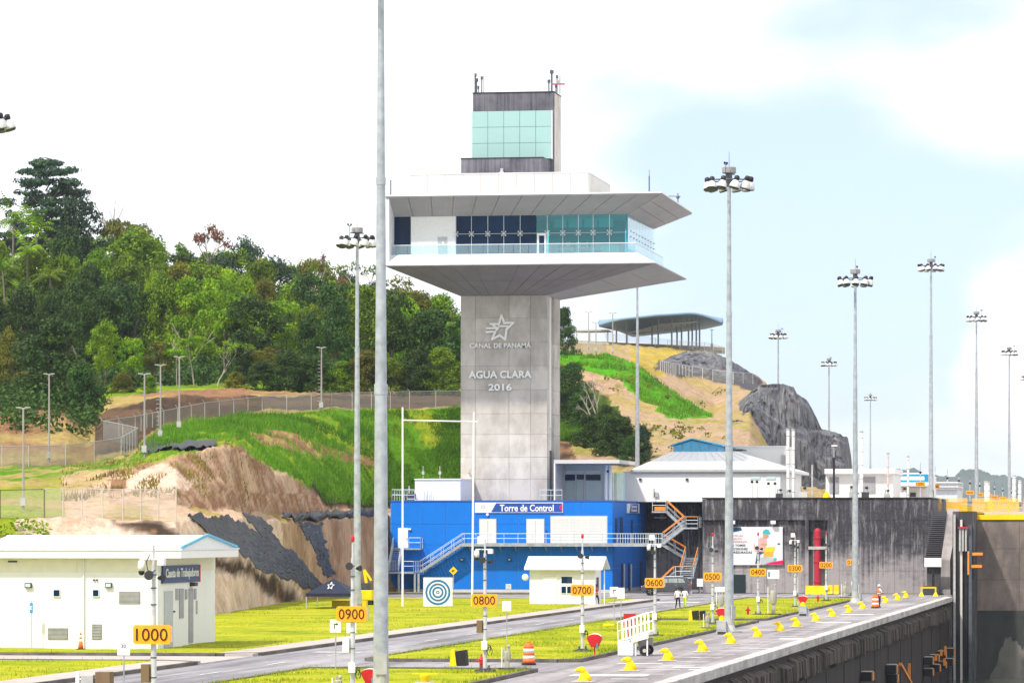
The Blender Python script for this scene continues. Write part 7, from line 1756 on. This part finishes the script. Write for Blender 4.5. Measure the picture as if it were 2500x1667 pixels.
# single trees one can point to
Ltree('giant dark layered tree towering above the wood at far left', 'tier', 1, 'deep', 112, 383, 655, 245)
Ltree('dark spreading crown just right of the giant layered tree', 'round', 2, 'deep', 190, 475, 650, 150)
Ltree('dark bushy tree under the giant layered tree', 'bushy', 1, 'dark', 165, 545, 640, 150)
Ltree('thin umbrella tree poking over the big rounded green crown', 'umbrella', 1, 'olive', 305, 520, 700, 120)
Ltree('big rounded green tree on the skyline left of the reddish one', 'bushy', 2, 'mid', 335, 546, 645, 285)
Ltree('sparse reddish brown tree on the skyline', 'open', 3, 'brown', 500, 545, 690, 125)
Ltree('dark dome shaped tree on the skyline right of the reddish one', 'round', 1, 'deep', 602, 580, 700, 115)
Ltree('yellowish flat topped tree on the skyline', 'umbrella', 2, 'yellow', 682, 630, 690, 120)
Ltree('grey brown rounded tree on the skyline left of the second mast', 'round', 2, 'olive', 765, 628, 690, 125)
Ltree('small bare twigged tree on the skyline near the second mast', 'open', 4, 'brown', 806, 618, 700, 60)
Ltree('open branched green tree on the skyline at the second mast', 'open', 5, 'mid', 852, 632, 650, 140)
Ltree('tree with bare pale branches under the tower cabin corner', 'open', 6, 'olive', 985, 672, 620, 150)
Ltree('dense green crown meeting the tower shaft', 'bushy', 3, 'mid', 1075, 712, 610, 150)
Ltree('bright green crown shining in the middle of the wood', 'round', 3, 'bright', 577, 712, 590, 120)
Ltree('big dark leaning tree standing by the near fence', 'bushy', 4, 'dark', 128, 772, 470, 245)
Ltree('second dark tree leaning down the slope below the big one', 'bushy', 1, 'dark', 205, 880, 462, 130)
Ltree('olive leaved shrub tree left of the big dark tree', 'bushy', 2, 'olive', 20, 790, 478, 100)
Ltree('low yellow green bush at the foot of the big dark tree', 'bushy', 3, 'olive', 60, 905, 475, 110)
for k, (sx, yt, w, leaf, kind, lb) in enumerate([(255,782,95,'bright','round','bright slender tree at the left end of the lawn row'), (322,822,85,'bright','round','bright green tree second in the lawn row'), (385,832,80,'olive','round','brownish tree third in the lawn row'), (432,842,75,'bright','umbrella','small bright tree in the lawn row behind the leaning pole'), (475,812,95,'bright','umbrella','bright green flat tree in the lawn row'), (530,830,95,'bright','open','open bright tree with pale forked trunk on the lawn'), (588,832,90,'dark','bushy','dark bushy tree reaching down to the lawn'), (650,845,95,'olive','round','olive tree with leaning pale trunk on the lawn edge')]):
    Ltree(lb, kind, k % 4 + 1, leaf, sx, yt, 505, w, group='trees in a row along the lawn')
for k, (sx, yt, D, w) in enumerate([(30,488,600,100),(100,515,590,95),(70,575,580,90),(130,640,575,90),(15,620,575,85),(60,690,560,90),(700,745,560,70),(870,700,600,80)]):
    Ltree('feathery palm %s' % ['highest of the palms at far left', 'right of the highest palm at far left', 'third from the top in the palm group', 'rightmost in the palm group under the giant tree', 'at the left edge in the palm group', 'lowest in the palm group', 'alone in the middle of the wood', 'grey green beside the second mast'][k], 'palm', k % 3 + 1, ['mid', 'mid', 'bright', 'mid', 'mid', 'mid', 'deep', 'deep'][k], sx, yt, D, w, name='palm_tree', cat='palm', group='palms in the wood')
for k, (sx, yt, w, lf) in enumerate([(640,880,110,'dark'),(705,850,130,'dark'),(770,862,130,'dark'),(835,880,120,'mid'),(895,850,130,'olive'),(955,870,130,'mid'),(1015,850,120,'dark'),(1080,845,140,'mid'),(575,905,70,'olive'),(300,905,75,'olive'),(365,915,60,'mid')]):
    Ltree('low %s tree, %s in the line right behind the long fence' % (dict(dark='dark', mid='green', olive='olive')[lf], ['first', 'second', 'third', 'fourth', 'fifth', 'sixth', 'seventh', 'last by the shaft', 'small at the lawn', 'small at left end', 'small by the corner pole'][k]), 'bushy', k % 4 + 1, lf, sx, yt, 487, w, group='low trees behind the long fence')
# the rows of the wood
rr = random.Random(11); ROWS = [(525, 'front row'), (552, 'second row'), (585, 'third row'), (620, 'fourth row'), (660, 'fifth row'), (700, 'hindmost row')]
ordn = ['first', 'second', 'third', 'fourth', 'fifth', 'sixth', 'seventh', 'eighth', 'ninth', 'tenth', 'eleventh', 'twelfth', 'thirteenth', 'fourteenth', 'fifteenth', 'sixteenth', 'seventeenth', 'eighteenth', 'nineteenth', 'twentieth']
cword = dict(dark='dark green', deep='blue green', mid='green', bright='bright green', yellow='yellow green', olive='olive', brown='brownish')
for ri, (D, rn) in enumerate(ROWS):
    n = 0; sx = -70 + rr.uniform(0, 40)
    while sx < 1175:
        w = rr.uniform(95, 160)*(1 - ri*.03)
        if not (ri == 0 and (sx < 620 or 690 > sx > 660)) and not (ri >= 4 and (sx < 30 or rr.random() < .12)):
            leaf = rr.choice([['dark', 'dark', 'mid', 'mid', 'dark'], ['bright', 'mid', 'dark', 'mid', 'bright'], ['mid', 'bright', 'dark', 'mid', 'mid', 'olive'], ['mid', 'bright', 'dark', 'mid', 'mid'], ['deep', 'dark', 'mid', 'mid'], ['deep', 'mid', 'dark', 'mid', 'mid']][ri])
            if ri == 1 and sx < 240: leaf = 'dark'
            if ri == 2 and 800 < sx < 850: leaf = 'brown'
            kind = rr.choice(['bushy', 'round', 'bushy', 'round', 'bushy', 'open'] if ri > 3 else ['bushy', 'bushy', 'round'])
            x, y, z = Lz(sx, D); yb = SXY(x, y, z)[1]; yt = max(yb - rr.uniform(170, 250), pl(SKY, sx) + rr.uniform(-4, 34))
            if yt < yb - 60:
                Ltree('%s tree, %s from the left in the %s of the hillside wood' % (cword[leaf], ordn[min(n, 19)], rn), kind, rr.randint(1, 4), leaf, sx, yt, D + rr.uniform(-9, 9), w*(1.15 if kind == 'bushy' else 1.3), group='trees of the hillside wood'); n += 1
        sx += w*rr.uniform(.5, .74)
# right of the tower
def Rtree(label, kind, seed, leaf, sx, ytop, ybase, wpx, **kw):
    x, y, z = Rat(sx, ybase); D = DP(x, y); return plant(label, kind, seed, leaf, (x, y, z-.4), (ybase-ytop)*D/F+.4, wpx*D/F, sx*.02, **kw)
Rtree('leafy dark tree showing right of the tower shaft top', 'bushy', 1, 'dark', 1378, 745, 866, 85)
for k, (sx, yt, yb, w, lf) in enumerate([(1385,905,1045,110,'dark'),(1425,945,1060,110,'dark'),(1480,985,1090,100,'dark'),(1525,1015,1115,95,'dark'),(1565,1035,1128,80,'deep'),(1545,1060,1128,90,'dark'),(1360,885,980,110,'olive'),(1440,1010,1090,110,'dark'),(1400,880,1000,120,'dark'),(1500,1000,1115,120,'dark')]):
    Rtree('dark bush on the slope right of the shaft, %s' % ['upper left', 'behind the bare tree', 'right of the bare tree', 'near the mast pole', 'lowest right by the white roof', 'in front of the mast pole', 'topmost yellowish', 'below the bare tree', 'big one at the shaft edge', 'big one under the bare tree'][k], 'bushy', k % 4 + 1, lf, sx, yt, yb, w, name='bush', cat='bush', group='dark bushes right of the shaft')
Rtree('leafless pale branched tree among the dark bushes', 'bare', 1, 'olive', 1462, 915, 1085, 125)
for k, (sx, yt, yb, w) in enumerate([(1728, 860, 878, 16), (1748, 872, 892, 12)]): Rtree('small pale green shrub on the dark rock ledge, %s' % ('left', 'right')[k], 'round', k+1, 'yellow', sx, yt, yb, w, name='bush', cat='bush', group='shrubs on the rock ledge')
# ---- grass and undergrowth, nobody could count them
def blades(name, label, mat, n, pick, h0, h1, w, seed):
    rr = random.Random(seed); V = []; Fc = []
    for _ in range(n):
        q = pick(rr)
        if q is None: continue
        p, k = q; h = rr.uniform(h0, h1)*k; a = rr.uniform(0, pi); dx, dy = cos(a)*w, sin(a)*w; lx, ly = rr.gauss(0, .3)*h, rr.gauss(0, .3)*h; b = len(V)
        V += [(p[0]-dx, p[1]-dy, p[2]-.1), (p[0]+dx, p[1]+dy, p[2]-.1), (p[0]+lx, p[1]+ly, p[2]+h)]; Fc.append((b, b+1, b+2))
    me = bpy.data.meshes.new(name); me.from_pydata(V, [], Fc); me.materials.append(mat); o = link(name, me); tag(o, label, 'grass', kind='stuff'); return o
gm = leaf_mat('tall_grass', (.05, .13, .006), (.11, .26, .008), (.22, .38, .015), .4, .12); gd_ = leaf_mat('dry_grass', (.12, .10, .02), (.28, .24, .04), (.42, .36, .08), .3, .15)
def pk(rr):
    sx = rr.uniform(350, 1130); v = 3.05 + .93*rr.random(); p = Lsurf(sx, v); sy = SXY(*p)[1]
    if inside((sx, sy), [(600,1058),(700,1052),(800,1088),(930,1122),(930,1138),(760,1118),(640,1088)]) and rr.random() < .8: return None
    if sx < 620 and v < 3.3: return None
    n = fbm(p[0]*.15, p[1]*.15, 4); 
    if n < -.25 and rr.random() < .7: return None
    return p, max(.25, .75 + 1.6*n)
blades('tall_grass', 'tall green grass covering the slope below the long fence', gm, 70000, pk, .22, .75, .06, 1)
blades('dry_grass', 'dry yellow grass tufts scattered over the earth mound', gd_, 7000, lambda rr: (lambda p: (p, 1) if fbm(p[0]*.3, p[1]*.3, 2) > .05 else None)(Lsurf(rr.uniform(150, 640), rr.uniform(2.2, 3.9))), .12, .4, .07, 2)
blades('hill_grass', 'green and dry grass on the slope right of the shaft', gm, 9000, lambda rr: (lambda s, y: (Rat(s, y), 1))(rr.uniform(1370, 1500), rr.uniform(1035, 1075)), .6, 1.5, .1, 3)
blades('hill_grass', 'short green grass on the band below the hilltop', gm, 12000, lambda rr: (lambda s, y: (Rat(s, y), 1) if inside((s, y), [(1370,866),(1480,866),(1560,893),(1640,953),(1740,1018),(1640,1022),(1570,980),(1500,905),(1370,885)]) else None)(rr.uniform(1370, 1745), rr.uniform(864, 1024)), .3, .7, .1, 4)
def pk2(rr):
    sx = rr.uniform(-60, 1140); p = Lsurf(sx, rr.uniform(5.9, 6.25) if sx > 250 else rr.uniform(4.6, 6.2)); return p, 1
V_rr = random.Random(5); cl = []
for _ in range(420):
    p, _k = pk2(V_rr); cl.append(((p[0], p[1], p[2]+V_rr.uniform(.2, 1.6)), V_rr.uniform(.8, 1.9), .8))
V, Fc = leaf_cloud(V_rr, cl, 55, .45); me = bpy.data.meshes.new('undergrowth'); me.from_pydata(V, [], Fc); me.materials.append(LM['dark']); tag(link('undergrowth', me), 'dark leafy undergrowth along the foot of the wood', 'undergrowth', kind='stuff')
cl = []
for _ in range(60): sx = V_rr.uniform(-20, 130); p = Lat(sx, V_rr.uniform(1278, 1480)); cl.append(((p[0], p[1]-.3, p[2]+.3), V_rr.uniform(.5, 1.1), .7))
V, Fc = leaf_cloud(V_rr, cl, 60, .35); me = bpy.data.meshes.new('weeds'); me.from_pydata(V, [], Fc); me.materials.append(LM['bright']); tag(link('weeds', me), 'bright green weeds on the bank left of the workers house', 'weeds', kind='stuff')

# short lawn grass, thicker along the kerbs
lm = leaf_mat('lawn_blades', (.12, .17, .003), (.26, .31, .004), (.42, .40, .012), .3, .25)
def lawn_pick(x0, x1, y0, y1):
    def f(rr):
        x = rr.uniform(x0, x1); y = rr.uniform(y0, y1); e = min(x-x0, x1-x, y-y0, y1-y)
        n = fbm(x*.25, y*.25, 7)
        if e > .5 and n < 0 and rr.random() < .75: return None
        return (x, y, .12), (1.5 if e < .25 else .8 + n)
    return f
for k, (a, b) in enumerate(ISL): blades('lawn_grass', 'short yellow green grass on the %s apron island' % ('near', 'middle', 'far')[k], lm, (16000, 26000, 9000)[k], lawn_pick(-39.3, -28.95, max(a, 130)-.1, b+.1), .05, .16, .035, 20+k)
blades('lawn_grass', 'short yellow green grass on the wide lawn before the blue wall', lm, 30000, lawn_pick(-85, -48.65, 206.9, 376), .05, .16, .04, 25)
blades('lawn_grass', 'short yellow green grass on the lawn at the bottom left', lm, 14000, lawn_pick(-75, -48.65, 150, 195.6), .05, .15, .03, 26)

cl = []
for _ in range(170):
    sx = V_rr.uniform(1480, 1800); sy = V_rr.uniform(1040, 1110) if V_rr.random() < .6 else V_rr.uniform(895, 1000)
    if sy < 1030 and not (sx < 1560 or V_rr.random() < .25): continue
    p = Rat(sx, sy)
    if fbm(p[0]*.08, p[1]*.08, 3) > -.1: cl.append(((p[0], p[1], p[2]+.2), V_rr.uniform(.4, 1.1), .6))
V, Fc = leaf_cloud(V_rr, cl, 70, .38); me = bpy.data.meshes.new('scrub'); me.from_pydata(V, [], Fc); me.materials.append(LM['olive']); tag(link('scrub', me), 'low olive scrub scattered on the dry hill right of the shaft', 'scrub', kind='stuff')

# ================================================================ HAZE (humid air over the far ridges)
hz_m = bpy.data.materials.new('haze'); hz_m.use_nodes = True; _n = hz_m.node_tree.nodes; _n.clear()
_o = _n.new('ShaderNodeOutputMaterial'); _v = _n.new('ShaderNodeVolumePrincipled'); _v.inputs['Color'].default_value = (.80, .88, 1, 1); _v.inputs['Density'].default_value = 0.00005; _v.inputs['Anisotropy'].default_value = 0.2
hz_m.node_tree.links.new(_v.outputs[0], _o.inputs['Volume'])
hz = M().box(-3500, 9500, -300, 27000, -20, 130).build('haze', hz_m); hz['kind'] = 'stuff'; hz['label'] = 'pale humid haze over the far ridges'
